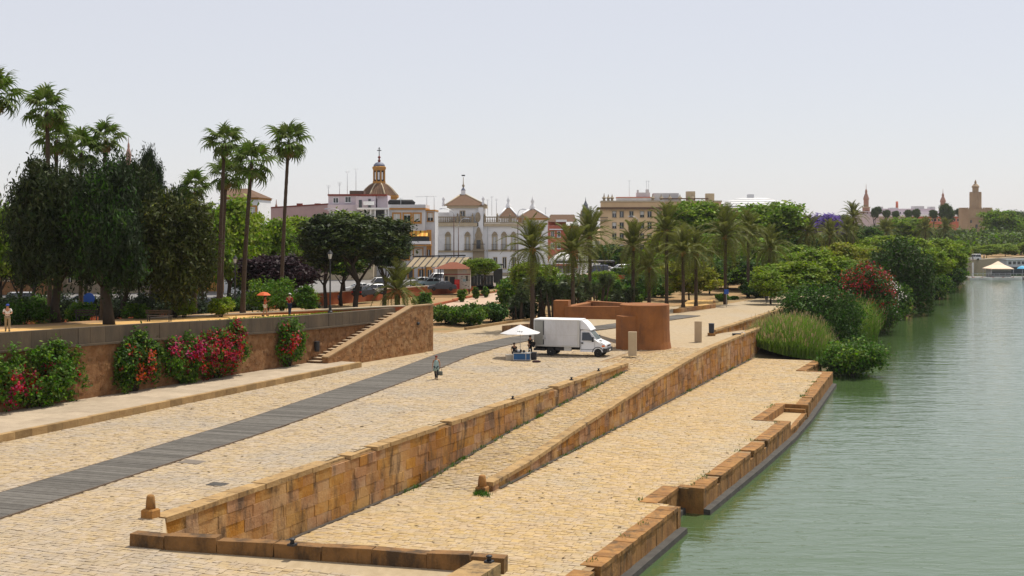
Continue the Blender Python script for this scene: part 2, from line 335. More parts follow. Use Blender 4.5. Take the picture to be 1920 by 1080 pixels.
def setts(parent, m, t0, t1, srange, zf, row=.42, wid=(.32, .66), skip=None, seed=1, gap=.015):
    r = random.Random(seed); st = []; t = t0; ri = 0
    while t < t1:
        d = row * r.uniform(.85, 1.15); ri += 1
        s0, s1 = srange(t + d / 2); s = s0 + r.uniform(0, .3)
        while s < s1 - .15:
            wd = min(r.uniform(*wid), s1 - s)
            if s1 - s - wd < .15: wd = s1 - s
            if not (skip and skip(s + wd / 2, t + d / 2)): st.append((s + wd / 2, t + d / 2 + r.uniform(-.015, .015), wd - gap, d - gap, r.randrange(8), r.uniform(-.009, .009)))
            s += wd
        t += d
    st2 = []
    for q in st:
        p = Q(q[0], q[1], zf(q[0], q[1])); px = 960 + F * p.x / p.y; py = HY + F * (CAMH - p.z) / p.y
        if -60 < px < 1980 and py < 1110: st2.append((p.y, q, p))
    st2.sort(key=lambda a: a[0])
    vis = [i for i, a in enumerate(st2) if 8 < 960 + F * a[2].x / a[2].y < 1912 and HY + F * (CAMH - a[2].z) / a[2].y < 1076][:300]; vs_ = set(vis)
    mesh = []
    for k in range(8):
        bb = B(); bb.add([tuple(v) for v in UST[k]], SF); mesh.append(bb.mesh('paving_stone', m))
    V = []; Fc = []; o = 0; ca, sa = math.cos(QA), math.sin(QA)
    for i, (y, q, p) in enumerate(st2):
        if i in vs_: ob('paving_stone', mesh[q[4]], parent, (p.x, p.y, p.z + q[5]), (0, 0, QA), (q[2], q[3], 1)); continue
        a = UST[q[4]]; x = a[:, 0] * q[2]; yv = a[:, 1] * q[3]
        V.append(np.stack([x * ca - yv * sa + p.x, x * sa + yv * ca + p.y, a[:, 2] + p.z + q[5]], 1)); Fc += [tuple(c + o for c in f) for f in SF]; o += 12
    if V:
        me = bpy.data.meshes.new('paving_setts'); me.from_pydata(np.concatenate(V).tolist(), [], Fc); me.materials.append(m); me.update()
        x = ob('paving_setts', me, parent); x['kind'] = 'stuff'
    return len(st2)
def walk_s(t): return interp(t, [(20, -36.1), (38, -37.7), (60, -39.9), (86.5, -43.9), (98, -46.0), (106, -46.7), (115, -46.6), (124, -45.2), (132, -43.3), (151, -39.9), (170, -36.6), (200, -34.6)])
WHALF = 1.5
def cross_t(s): return 35.45 + (s + 28.9) * (37.1 - 35.45) / 11.9
setts(quay, M_sett2, 22, 118, lambda t: ((-48.75 if t < 86 else -48.6 + min(0, -(t - 98) * .6)), (-15.95 if t < 35.4 else lerp(-27.55, -30.5, (t - 35.4) / 3.9) if t < 39.3 else -30.72) if t < 97.8 else -33.0), lambda s, t: 0.0, row=.25, wid=(.20, .42),
      skip=lambda s, t: abs(s - walk_s(t)) < WHALF + .12 or (s > -31.2 and t > cross_t(s) - .4 and not (s < lerp(-27.4, -30.3, (t - 35.4) / 3.9) and t < 39.4)) , seed=3)
def lq_s1(t): return (-16.95 if t < 61 else -18.5 if t < 65.3 else -17.05 if t < 89.7 else -18.95 if t < 99 else interp(t, [(99, -17.4), (121.3, -18.9)]) if t < 121.3 else -21.45)
def lq_s0(t): return -30.4 if t < 60.4 else s_w2(t) + .45
setts(lowq, M_sett, 38, 131.4, lambda t: (lq_s0(t), lq_s1(t)), lambda s, t: ZL, row=.27, wid=(.24, .48), skip=lambda s, t: t < cross_t(s) + .3, seed=5)
setts(rampq, M_sett, 60.4, 112, lambda t: ((-30.4 if t < 97.8 else -32.9), (s_w2(t) - .3)), lambda s, t: (z_ramp(t) if s > -30.5 else lerp(0, z_ramp(t), (s + 33) / 2.5)), row=.27, wid=(.22, .44), seed=6)

# ---- boardwalk planks across the quay
bw = thing('boardwalk', 'grey plank walkway running diagonally across the cobbled quay', 'walkway', Q(walk_s(70), 70, 0), 0)
L0 = Vector(bw.location); plank_me = B().chbox(-WHALF, WHALF, -.5, .5, -.03, .045, .012).mesh('plank', M_walk)
t = 30.0; k = 0
while t < 152:
    pit = .38 if t < 112 else .9
    a = walk_s(t - .5); c = walk_s(t + .5); sl_ = math.atan2(c - a, 1.0)
    p = Q(walk_s(t), t, rnd.uniform(-.004, .004)) - L0
    ob('plank', plank_me, bw, p, (0, 0, QA - sl_ * .6), (1, pit - .018, 1)); t += pit; k += 1
bb = B()                                             # steel edging along both sides
for sd_ in (-1, 1):
    tt = [30 + i * 4 for i in range(31)]
    for a, c in zip(tt, tt[1:]):
        p0, p1 = Q(walk_s(a) + sd_ * (WHALF + .05), a), Q(walk_s(c) + sd_ * (WHALF + .05), c); n_ = Q(.06, 0) ; u = Vector((0, 0, .05))
        bb.hexa([p0 - L0, p0 + n_ - L0, p1 + n_ - L0, p1 - L0, p0 + u - L0, p0 + n_ + u - L0, p1 + n_ + u - L0, p1 + u - L0])
bb.obj('edging', mat('rusty edging', (.12, .085, .06), rough=.8), bw)
# line of flat border stones that crosses the cobbles
bs = thing('paving_border', 'straight double line of flat border stones in the cobbles beside the long wall', 'paving border', Q(-33.2, 60, 0))
L0 = Vector(bs.location); me = B().chbox(-.09, .09, -.5, .5, -.02, .012, .01).mesh('border_stone', M_sett2); t = 26
while t < 96:
    for off in (-.14, .14): ob('border_stone', me, bs, Q(-33.2 + off - (t - 60) * .012, t + .4, .004) - L0, (0, 0, QA + .012), (1, .76, 1))
    t += .8
hatch = B().chbox(-.55, .55, -.4, .4, -.02, .014, .01).obj('manhole_cover', mat('cover metal', (.16, .13, .10), rough=.7), None, G(360, 866, .006), (0, 0, QA)); tag(hatch, 'rectangular brown access cover set in the cobbles beside the boardwalk', 'manhole cover')
hatch = B().chbox(-.4, .4, -.3, .3, -.02, .014, .01).obj('manhole_cover', M_ledge, None, G(408, 908, .006), (0, 0, QA)); tag(hatch, 'small grey access cover in the cobbles just above the long stone wall', 'manhole cover')

# ------------------------------------------------------------------ masonry walls of single blocks
def cube_block(k):
    r = random.Random(k); j = lambda a: r.uniform(-a, a); b = .014
    bm = bmesh.new(); bmesh.ops.create_cube(bm, size=1); bmesh.ops.bevel(bm, geom=bm.edges[:], offset=b, segments=1, affect='EDGES')
    for v in bm.verts: v.co += Vector((j(.012), j(.007), j(.009)))
    me = bpy.data.meshes.new('stone_block'); bm.to_mesh(me); bm.free(); return me
def blockset(m, n=6, name='stone_block'):
    o = []
    for k in range(n):
        me = cube_block(k); me.name = name; me.materials.append(m); o.append(me)
    return o
BL_ash = blockset(M_ashlar); BL_cop = blockset(M_coping, name='coping_stone'); BL_edge = blockset(M_edge, name='edge_stone')
BL_cross = blockset(mat('weathered stone darkened for shade', (.25, .13, .045), (.15, .08, .03), 1.2, isl=.08, bump=.9, bscale=6, rough=.95, c4=(.05, .035, .022), s4=1.2, k4=.85, c4lim=(.48, .62)), name='coping_stone')  # weathered stone, its colour darkened to carry the shade of the front face
def block(name, me, parent, L0, s0, s1, t0, t1, z0, z1, pitch=0.0, rz=0.0):
    c = Q((s0 + s1) / 2, (t0 + t1) / 2, (z0 + z1) / 2) - L0
    return ob(name, me, parent, c, Euler((pitch, 0, QA + rz), 'XYZ'), (s1 - s0, t1 - t0, z1 - z0))
rb = random.Random(21)
# wall 1: level top, the ramp climbs along its foot
w1 = thing('retaining_wall', 'long orange ashlar wall in the middle, its foot rising with the ramp', 'wall', Q(-30.75, 39.5, ZL)); L0 = Vector(w1.location)
bb = B(); bb.add([Q(s, t, z) - L0 for t, z0_ in ((39.4, ZL - .2), (97.6, ZL - .2)) for s, z in ((-31.1, z0_), (-30.56, z0_), (-30.56, -.18), (-31.1, -.18))], [(0, 1, 2, 3), (7, 6, 5, 4), (0, 4, 5, 1), (1, 5, 6, 2), (2, 6, 7, 3), (3, 7, 4, 0)])
bb.obj('wall_core', M_mortar, w1)
cz = [ZL - .1, -2.2, -1.7, -1.18, -.68, -.2]
for k in range(5):
    t = 39.5 - rb.uniform(0, .5)
    while t < 97.8:
        ln = rb.uniform(.75, 1.6); e = min(97.8, t + ln); st_ = max(t, 39.5)
        if cz[k + 1] > z_ramp(t) - .05 and e - st_ > .15:
            pr = rb.uniform(-.012, .022)
            block('stone_block', rb.choice(BL_ash), w1, L0, -30.9, -30.47 + pr, st_ + .003, e - .003, cz[k] + .003, cz[k + 1] - .003)
        t = e if e > t else t + ln
t = 39.5
while t < 97.8:
    ln = rb.uniform(.9, 1.9); e = min(97.8, t + ln)
    chip = any(abs(t + ln / 2 - q) < .8 for q in (52.6, 63.2, 81.0, 55.4))
    block('coping_stone', rb.choice(BL_cop), w1, L0, -31.2, -30.43 + rb.uniform(-.03, .02) - (.32 if chip else 0), t + .008, e - .008, -.2, rb.uniform(.0, .035) - (.1 if chip else 0), rb.uniform(-.008, .008), rb.uniform(-.01, .01))
    t = e
BB = B(); BB.hexa([Q(s, t, z) - L0 for z in (ZL - .2, -.04) for s, t in ((-31.05, 35.9), (-27.5, 35.9), (-30.4, 39.38), (-31.05, 39.38))]); BB.obj('wall_end', M_coping, w1)
# wall 2: its top follows the ramp, its foot stands on the lower quay
w2 = thing('retaining_wall', 'orange ashlar wall with sloping top between the ramp and lower quay, nearer the river', 'wall', Q(-26.5, 60.7, ZL)); L0 = Vector(w2.location)
def z_w2(t): return interp(t, [(60.5, ZL + .42), (66, -2.15), (75, -1.55), (90, -.78), (103, -.25), (112, .05), (131.5, .06)])
core = B(); tt = [60.6 + i * 2 for i in range(40)]
for a, c in zip(tt, tt[1:]):
    A0, A1, C0, C1 = s_w2(a) - .2, s_w2(a) + .21, s_w2(c) - .2, s_w2(c) + .21
    core.hexa([Q(A0, a, ZL - .2) - L0, Q(A1, a, ZL - .2) - L0, Q(C1, c, ZL - .2) - L0, Q(C0, c, ZL - .2) - L0, Q(A0, a, z_w2(a) - .2) - L0, Q(A1, a, z_w2(a) - .2) - L0, Q(C1, c, z_w2(c) - .2) - L0, Q(C0, c, z_w2(c) - .2) - L0])
core.obj('wall_core', M_mortar, w2)
t = 60.7; yaw2 = math.atan2(1.5, 71)
while t < 140.4:
    ln = rb.uniform(.8, 1.35); e = min(140.4, t + ln); tm = (t + e) / 2; top = z_w2(tm) - .19; H = top - (ZL - .06); nr = max(1, round(H / .52))
    s1 = s_w2(tm) + .29
    if H > .12:
        zz = [ZL - .06 + H * (i + (rb.uniform(-.16, .16) if 0 < i < nr else 0)) / nr for i in range(nr + 1)]
        for a, c in zip(zz, zz[1:]): block('stone_block', rb.choice(BL_ash), w2, L0, s1 - .4, s1 + rb.uniform(-.012, .02), t + .006, e - .006, a + .005, c - .005, 0, yaw2)
    block('coping_stone', rb.choice(BL_cop), w2, L0, s_w2(tm) - .32, s_w2(tm) + .33 + rb.uniform(-.02, .02), t + .006, e - .006, top, top + .21, math.atan2(z_w2(e) - z_w2(t), e - t), yaw2)
    t = e
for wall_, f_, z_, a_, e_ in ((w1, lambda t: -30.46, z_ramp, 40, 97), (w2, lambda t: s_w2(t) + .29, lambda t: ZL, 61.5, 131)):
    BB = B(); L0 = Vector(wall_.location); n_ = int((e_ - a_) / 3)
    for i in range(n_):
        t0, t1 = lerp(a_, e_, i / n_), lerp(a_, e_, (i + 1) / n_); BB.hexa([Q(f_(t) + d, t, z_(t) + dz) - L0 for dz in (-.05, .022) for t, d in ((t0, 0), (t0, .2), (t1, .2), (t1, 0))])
    BB.obj('foot_shade', mat('painted foot shade', (.07, .055, .04), (.045, .036, .028), 2, rough=.9), wall_)  # dark strip painted in place of the shade along the wall feet
# low wall 3 along the second ramp
w3 = thing('retaining_wall', 'short orange ashlar wall beyond the tall grass, starting behind the dark litter bin', 'wall', Q(-30.7, 127, 0)); L0 = Vector(w3.location)
def z_r2(t): return interp(t, [(128, 0), (140, -.55), (152, -1.4), (170, -2.2)])
t = 127
while t < 168:
    e = t + rb.uniform(.9, 1.5); top = .42 + rb.uniform(-.02, .02); lo = z_r2(e) - .2
    nr = max(1, round((top - .2 - lo) / .5))
    for i in range(nr): block('stone_block', rb.choice(BL_ash), w3, L0, -30.9, -30.45 + rb.uniform(-.01, .02), t + .006, e - .006, lo + (top - .2 - lo) * i / nr + .005, lo + (top - .2 - lo) * (i + 1) / nr - .005)
    block('coping_stone', rb.choice(BL_cop), w3, L0, -31, -30.38, t + .006, e - .006, top - .2, top); t = e
# second ramp, river bank slope
bb = B(); rr = [128, 134, 140, 146, 152, 160, 170]
for a, c in zip(rr, rr[1:]):
    bb.add([Q(-31, a, z_r2(a) - .02), Q(-27.8, a, z_r2(a) - .02), Q(-27.8, c, z_r2(c) - .02), Q(-31, c, z_r2(c) - .02)], [(0, 1, 2, 3)])
bb.obj('far_ramp', M_quayfar, kind='structure')
bb = B(); bt = [131.6, 140, 152, 165, 185, 210, 235]
def bank_in(t): return (-27.8, min(z_r2(t) - .02, lerp(ZL - .05, z_r2(t) - .02, min(1, (t - 131.6) / 14)))) if t < 160 else (-30.5, interp(t, [(160, -1.8), (172, -.06)]))
def bank_out(t): return interp(t, [(131, -19), (140, -19.5), (165, -21.5), (235, -22)])
for a, c in zip(bt, bt[1:]):
    (sa_, za), (sc_, zc) = bank_in(a), bank_in(c); oa, oc = bank_out(a), bank_out(c); NB = 4
    for i in range(NB):
        u, v = i / NB, (i + 1) / NB; g = lambda s0, s1, z0, k, t: Q(lerp(s0, s1, k), t, lerp(z0, ZW - .3, k))
        bb.add([g(sa_, oa, za, u, a), g(sa_, oa, za, v, a), g(sc_, oc, zc, v, c), g(sc_, oc, zc, u, c)], [(0, 1, 2, 3)])
bb.obj('riverbank_slope', mat('bank earth', (.13, .10, .05), (.08, .075, .03), 1, rough=1, bump=.6), kind='structure')
# far embankment wall
fw = thing('embankment_wall', 'brown stone river embankment running away under the far trees', 'wall', Q(-22, 230, ZW)); L0 = Vector(fw.location)
for a, c in ((230, 262), (262, 294), (294, 326), (326, 358), (358, 390), (390, 420)):
    BB = B(); BB.add([Q(s, t, z) - L0 for t in (a + .02, c - .02) for s, z in ((-23.5, ZW - .5), (-21.6, ZW - .5), (-22, -.6), (-23.5, -.6))], [(0, 1, 2, 3), (7, 6, 5, 4), (0, 4, 5, 1), (1, 5, 6, 2), (2, 6, 7, 3), (3, 7, 4, 0)]); BB.obj('wall_panel', M_edge, fw)
    BB = B(); BB.add([Q(s, t, z) - L0 for t in (a + .02, c - .02) for s, z in ((-23.6, -.6), (-21.8, -.6), (-21.8, .1), (-23.6, .1))], [(0, 1, 2, 3), (7, 6, 5, 4), (0, 4, 5, 1), (1, 5, 6, 2), (2, 6, 7, 3), (3, 7, 4, 0)]); BB.obj('coping', M_coping, fw)
for a, c in zip(BANK[4:8], BANK[5:9]):
    BB = B(); BB.add([Q(p[0] + k, p[1] - k * .3, z) - L0 for p in (a, c) for k, z in ((-3, ZW - .5), (.2, ZW - .5), (.2, .1), (-3, .1))], [(0, 1, 2, 3), (7, 6, 5, 4), (0, 4, 5, 1), (1, 5, 6, 2), (2, 6, 7, 3), (3, 7, 4, 0)]); BB.obj('wall_panel', M_stone, fw)

# river edge of the lower quay: coping, faces of upright stones, ledge at the water line
re_ = thing('quay_edge', 'orange stone river edge of the lower quay with stepped recesses', 'quay edge', Q(-16.4, 40, ZW)); L0 = Vector(re_.location)
def edge_run(t0, t1, sf, cop=.85, zt=ZL, ledge=True, seed=0):
    r = random.Random(seed); t = t0
    while t < t1 - .05:
        e = min(t1, t + r.uniform(.55, 1.05)); tm = (t + e) / 2; s1 = sf(tm); yw = -math.atan2(sf(t + .5) - sf(t - .5), 1)
        chip = r.random() < .06
        block('edge_stone', r.choice(BL_edge), re_, L0, s1 - .5, s1 + r.uniform(-.015, .02), t + .006, e - .006, ZW + .2, zt - .16 - (.2 if chip else 0), 0, yw)
        if not chip: block('coping_stone', r.choice(BL_edge), re_, L0, s1 - cop, s1 + .04 + r.uniform(-.02, .02), t + .006, e - .006, zt - .16, zt + r.uniform(.015, .05), 0, yw)
        t = e
    if ledge:
        BB = B(); nseg = max(1, int((t1 - t0) / 6))
        for i in range(nseg):
            a, c = lerp(t0, t1, i / nseg), lerp(t0, t1, (i + 1) / nseg)
            BB.hexa([Q(sf(a) - .3, a, ZW - .4) - L0, Q(sf(a) + .42, a, ZW - .4) - L0, Q(sf(c) + .42, c, ZW - .4) - L0, Q(sf(c) - .3, c, ZW - .4) - L0, Q(sf(a) - .3, a, ZW + .32) - L0, Q(sf(a) + .38, a, ZW + .26) - L0, Q(sf(c) + .38, c, ZW + .26) - L0, Q(sf(c) - .3, c, ZW + .32) - L0])
        BB.obj('ledge', M_ledge, re_)
e1 = lambda t: -16.4 + .02 * (t - 47) * .1
edge_run(36, 61.0, lambda t: -16.38, seed=1)
edge_run(61.0, 65.3, lambda t: -17.6, seed=2)
e3 = lambda t: interp(t, [(65, -16.3), (80, -16.15), (92, -16.25), (99, -16.6), (122, -18.1)])
edge_run(65.3, 90.0, e3, seed=3)
edge_run(90.0, 98.9, e3, cop=.3, zt=ZL - .56, seed=4)
edge_run(98.9, 121.8, e3, seed=5)
edge_run(121.8, 131.6, lambda t: -20.6, seed=6)
BB = B()                                             # returns of the recesses, sunken landing
def qb(s0, s1, t0, t1, z0, z1): BB.hexa([Q(*p) - L0 for p in ((s0, t0, z0), (s1, t0, z0), (s1, t1, z0), (s0, t1, z0), (s0, t0, z1), (s1, t0, z1), (s1, t1, z1), (s0, t1, z1))])
qb(-17.62, -16.34, 60.5, 61.02, ZW - .3, ZL - .05); BB.obj('recess_return', M_edge, re_); BB = B(); qb(-17.66, -16.26, 65.28, 65.9, ZW - .3, ZL + .03); BB.obj('recess_return', M_edge, re_)
BB = B(); qb(-18.3, -16.55, 90.1, 98.7, ZL - .9, ZL - .55); BB.obj('landing_floor', M_sett, re_)
BB = B(); qb(-18.2, -16.62, 98.2, 98.65, ZL - .55, ZL - .27); BB.obj('landing_step', M_edge, re_)
BB = B(); qb(-18.2, -16.45, 98.65, 98.95, ZL - .9, ZL + .02); BB.obj('landing_back', M_edge, re_)
t = 89.8
while t < 98.8:
    e = t + 1.01; block('coping_stone', rb.choice(BL_edge), re_, L0, -18.95, -18.2, t + .006, e - .006, ZL - .9, ZL + .035); t = e
BB = B(); qb(-18.2, -16.25, 89.75, 90.05, ZL - .9, ZL + .028); BB.obj('landing_front', M_edge, re_)
BB = B(); qb(-20.6, -18.05, 121.4, 121.84, ZW - .3, ZL + .03); BB.obj('recess_return', M_edge, re_)
# near parapet walls in the bottom of the picture
cw = thing('parapet_wall', 'low weathered stone parapet in the foreground closing the end of the lower quay', 'wall', Q(-28.9, 35.4, 0)); L0 = Vector(cw.location)
BB = B(); BB.hexa([Q(s, cross_t(s) + dt, z) - L0 for z in (ZL - .2, -.04) for s, dt in ((-31.2, .08), (-16.3, .08), (-16.3, .5), (-31.2, .5))]); BB.obj('wall_core', M_mortar, cw)
s = -28.9; ywc = math.atan2(1.65, 11.9)
while s < -15.75:
    ln = rb.uniform(1.2, 2.2); e = min(-15.75, s + ln)
    if -15.75 - e < .6: e = -15.75
    tm = cross_t((s + e) / 2)
    me = rb.choice(BL_cross); o = block('coping_stone', me, cw, L0, s + .006, e - .006, tm, tm + .5, -.05, .45 + rb.uniform(-.04, .03), 0, ywc); o.rotation_euler.y = rb.uniform(-.03, .03)
    s = e
for k in range(3):
    for s0 in range(8): block('stone_block', rb.choice(BL_ash), cw, L0, -30.6 + s0 * 1.8, -28.8 + s0 * 1.8 - .012, cross_t(-29.7 + s0 * 1.8) + .3, cross_t(-29.7 + s0 * 1.8) + .56, ZL - .05 + k * .9 + .006, ZL + .85 + k * .9 - .006 - (.1 if k == 2 else 0), 0, ywc)
pw = thing('parapet_wall', 'short stone parapet at the bottom edge running towards the viewer beside the river steps', 'wall', Q(-15.95, 30, 0)); L0 = Vector(pw.location)
t = 24
while t < 36.7:
    e = t + 1.3 if t + 1.3 < 36.2 else 36.75
    block('coping_stone', rb.choice(BL_cop), pw, L0, -16.55, -15.6, t + .006, e - .006, -.05, .46); block('stone_block', rb.choice(BL_edge), pw, L0, -16.4, -15.66, t + .006, e - .006, -1.4, -.05); block('stone_block', rb.choice(BL_edge), pw, L0, -16.4, -15.64, t + .006, e - .006, ZL - .2, -1.4); t = e
# stone posts at the wall heads
def post(loc, label, h, r, base):
    p = thing('stone_post', label, 'stone post', loc, QA)
    B().chbox(-base, base, -base * .9, base * .9, -.1, .33, .05).obj('base', M_ashlar, p)
    B().lathe([(r * 1.12, .3), (r, .3 + h * .5), (r * .9, .3 + h * .86), (r * .62, .3 + h)], 12, sm=True).obj('shaft', M_edge, p); return p
post(Q(-31.0, 39.3, 0), 'tapered stone post at the near end of the long orange wall', .55, .17, .26)
post(Q(-26.55, 60.1, ZL), 'rounded stone post at the near end of the sloping wall by the river', .6, .21, .28)
# mooring bollards
def bollard(loc, label, k=1.0):
    k *= .62
    p = thing('mooring_bollard', label, 'bollard', loc, QA, 'iron mooring bollards on the stone walls')
    B().box(-.2 * k, .2 * k, -.2 * k, .2 * k, -.02, .05).obj('base_plate', M_dark, p)
    B().lathe([(.13 * k, .05), (.1 * k, .05 + .12 * k), (.12 * k, .05 + .17 * k), (.17 * k, .05 + .2 * k), (.15 * k, .05 + .25 * k), (.05 * k, .05 + .29 * k)], 12, sm=True).obj('shaft', M_dark, p)
bollard(G(548, 1022, .45), 'iron mooring bollard on the foreground parapet, standing left of the corner')
bollard(G(917, 1054, .46), 'iron mooring bollard on the corner of the foreground parapet')
bollard(Q(-30.85, 74.6, .02), 'iron mooring bollard halfway along the long orange wall', .9)
bollard(Q(-30.85, 85.5, .02), 'iron mooring bollard on the long orange wall, second from the truck', .9)
bollard(Q(-30.85, 91.5, .02), 'iron mooring bollard on the long orange wall, closest to the truck', .9)

# ------------------------------------------------------------------ sidewalk, terrace wall, stairs
sw = thing('sidewalk', 'raised pale pavement along the foot of the brick terrace wall', 'pavement', Q(-48.8, 50, 0)); L0 = Vector(sw.location)
rb2 = random.Random(4); t = 20.0; me_slab = B().chbox(-.5, .5, -.5, .5, -.3, 0, .004).mesh('slab', M_side); me_k = B().chbox(-.5, .5, -.5, .5, -.5, .5, .03).mesh('kerb_stone', M_kerb)
while t < 87.2:
    e = min(87.3, t + 1.15); tm = (t + e) / 2; s0 = s_wall(tm) + .02; ws = -49.12 - s0
    ob('kerb_stone', me_k, sw, Q(-48.95, tm, .155 + rb2.uniform(-.01, .01)) - L0, (0, 0, QA), (.34, e - t - .014, .44))
    kk = 3
    for i in range(kk): ob('slab', me_slab, sw, Q(s0 + ws * (i + .5) / kk, tm, .35) - L0, (0, 0, QA), (ws / kk - .012, e - t - .012, 1))
    t = e
tw = thing('terrace_wall', 'brown brick terrace wall with grey parapet, flowering climbers hanging over it', 'wall', Q(s_wall(60), 60, 0)); L0 = Vector(tw.location)
BB = B(); tt = [16 + i * 4.1 for i in range(21)]
def wbox(BB, a, c, d0, d1, z0, z1):                  # d: distance in front of the wall line
    BB.hexa([Q(s_wall(x) + d, x, z) - L0 for zz in (z0, z1) for x, d, z in ((a, d0, zz(a)), (a, d1, zz(a)), (c, d1, zz(c)), (c, d0, zz(c)))])
for a, c in zip(tt, tt[1:]): wbox(BB, a, c, -.5, 0, lambda x: -.1, lambda x: z_par(x) - 1.16)
BB.obj('brick_face', M_brick, tw)
t = 16
while t < 97.5:
    e = min(98, t + rb2.uniform(.95, 1.5)); BB = B(); wbox(BB, t + .008, e - .008, -.42, .03 + rb2.uniform(-.012, .012), lambda x: z_par(x) - 1.05, lambda x: z_par(x) - .03); BB.obj('parapet_slab', M_parapet, tw)
    BB = B(); wbox(BB, t + .006, e - .006, -.44, .17, lambda x: z_par(x) - 1.165, lambda x: z_par(x) - 1.04); BB.obj('ledge_stone', M_parapet, tw)
    t = e
# courses of single brown stones in relief on the brick face
bmesh_r = [None] * 5
for k in range(5):
    me = cube_block(40 + k); me.name = 'brick'; me.materials.append(M_brick); bmesh_r[k] = me
t = 48
kcount = 0
for _ in range(300):
    t = rb2.uniform(50, 97); z = rb2.uniform(.5, z_par(t) - 1.35); ln = rb2.uniform(.25, .5); hh = rb2.uniform(.12, .22)
    ob('brick', rb2.choice(bmesh_r), tw, Q(s_wall(t) - .05, t, z) - L0, (0, 0, QA - .0786), (.14 + rb2.uniform(0, .03), ln, hh))
bin_ = thing('litter_bin', 'small dark litter bin fixed to the brick terrace wall beside the stairs', 'litter bin', Q(s_wall(86.3) + .22, 86.3, 1.15), QA)
B().lathe([(.16, 0), (.2, .1), (.21, .75), (.22, .8), (.17, .8)], 12).obj('bucket', M_dark, bin_); B().box(-.24, -.1, -.05, .05, .3, .6).obj('bracket', M_dark, bin_)
# stair wall
def s_st(t): return -50.75 + .1 * (t - 86.0)
stw = thing('stair_wall', 'tall brown masonry wall flanking the stairs, its top sloping down to the pavement', 'wall', Q(s_st(86), 86, 0)); L0 = Vector(stw.location)
prof = [(85.6, -.05), (100.9, -.05), (100.9, 3.98), (97.6, 4.0), (85.6, .75)]
BB = B(); n_ = len(prof); vs = [Q(s_st(t), t, z) - L0 for t, z in prof] + [Q(s_st(t) - .5, t, z) - L0 for t, z in prof]
BB.add(vs, [tuple(range(n_))[::-1], tuple(range(n_, 2 * n_))] + [(i, (i + 1) % n_, (i + 1) % n_ + n_, i + n_) for i in range(n_)]); BB.obj('wall_body', M_stairw, stw)
segs = [(85.55, .76), (88.6, 1.58), (91.6, 2.4), (94.6, 3.2), (97.6, 4.01), (100.95, 3.99)]
for (a, za), (c, zc) in zip(segs, segs[1:]):
    BB = B(); BB.hexa([Q(s_st(x) + d, x, z + dz) - L0 for dz in (0, .11) for x, d, z in ((a + .01, .05, za), (a + .01, -.55, za), (c - .01, -.55, zc), (c - .01, .05, zc))]); BB.obj('coping_slab', mat('stair coping', (.36, .24, .125), (.30, .19, .095), 2, rough=.9, isl=.1), stw)
STW = []
for k in range(4):
    q = cube_block(60 + k); q.name = 'wall_stone'; q.materials.append(M_stairw); STW.append(q)
for _ in range(260):
    t = rb2.uniform(86.5, 100.5); z = rb2.uniform(.2, min(3.7, max(.5, .5 + (t - 86) * .27)))
    ob('wall_stone', rb2.choice(STW), stw, Q(s_st(t) - .05, t, z) - L0, (0, 0, QA - .1), (.14 + rb2.uniform(0, .025), rb2.uniform(.3, .6), rb2.uniform(.16, .28)))
B().lathe([(.02, 0), (.12, .02), (.16, .1), (.05, .3)], 8).obj('drain_spout', M_dark, stw, Q(s_st(98.4) + .08, 98.4, 2.5) - L0, (R(60), 0, QA))
# steps
sc = thing('staircase', 'flight of pale stone steps between the terrace wall and the masonry stair wall', 'stairs', Q(-52, 86, 0), 0); L0 = Vector(sc.location); NS = 18
for i in range(NS):
    t0 = 85.4 + i * .66; z1 = .35 + (i + 1) * (3.5 - .35) / NS; a0 = s_wall(t0) + .04; a1 = s_st(t0) - .52
    BB = B(); BB.hexa([Q(s, t, z) - L0 for z in (-.05, z1 - .05) for s, t in ((a0, t0), (a1, t0), (a1, t0 + .66), (a0, t0 + .66))]); BB.obj('riser', M_brick, sc)
    BB = B(); BB.hexa([Q(s, t, z) - L0 for z in (z1 - .05, z1) for s, t in ((a0, t0 - .05), (a1, t0 - .05), (a1, t0 + .645), (a0, t0 + .645))]); BB.obj('tread', M_step, sc)
BB = B(); BB.hexa([Q(s, t, z) - L0 for z in (-.05, 3.41) for s, t in ((s_wall(97.3) - .4, 97.32), (s_st(97.3) - .52, 97.32), (s_st(100.9) - .52, 100.9), (s_wall(100.9) - .4, 100.9))]); BB.obj('top_landing', M_step, sc)
# terrace end wall and inner low wall
ew = thing('terrace_end_wall', 'rough brown wall closing the far end of the raised terrace', 'wall', Q(-62, 99.8, 0)); L0 = Vector(ew.location)
BB = B(); BB.hexa([Q(s, t, z) - L0 for t, z, s in ((99.6, -.1, -95), (99.6, -.1, -51.9), (100.1, -.1, -51.9), (100.1, -.1, -95))] + [Q(s, t, z) - L0 for t, z, s in ((99.6, .9, -95), (99.6, 3.6, -51.9), (100.1, 3.6, -51.9), (100.1, .9, -95))]); BB.obj('wall_body', M_stairw, ew)
iw = thing('low_wall', 'low terracotta kerb wall at the back of the terrace near the stair head', 'wall', Q(-62, 96, 3.4)); L0 = Vector(iw.location)
BB = B(); BB.hexa([Q(*p) - L0 for p in ((-63.8, 78, 3.3), (-51.6, 100.2, 3.3), (-52, 100.5, 3.3), (-64.2, 78.2, 3.3), (-63.8, 78, 3.82), (-51.6, 100.2, 3.86), (-52, 100.5, 3.86), (-64.2, 78.2, 3.82))]); BB.obj('wall_body', M_redwall, iw)
BB = B(); BB.hexa([Q(*p) - L0 for p in ((-63.72, 77.9, 3.82), (-51.52, 100.1, 3.86), (-52.1, 100.6, 3.86), (-64.3, 78.2, 3.82), (-63.72, 77.9, 3.92), (-51.52, 100.1, 3.96), (-52.1, 100.6, 3.96), (-64.3, 78.2, 3.92))]); BB.obj('coping', M_side, iw)
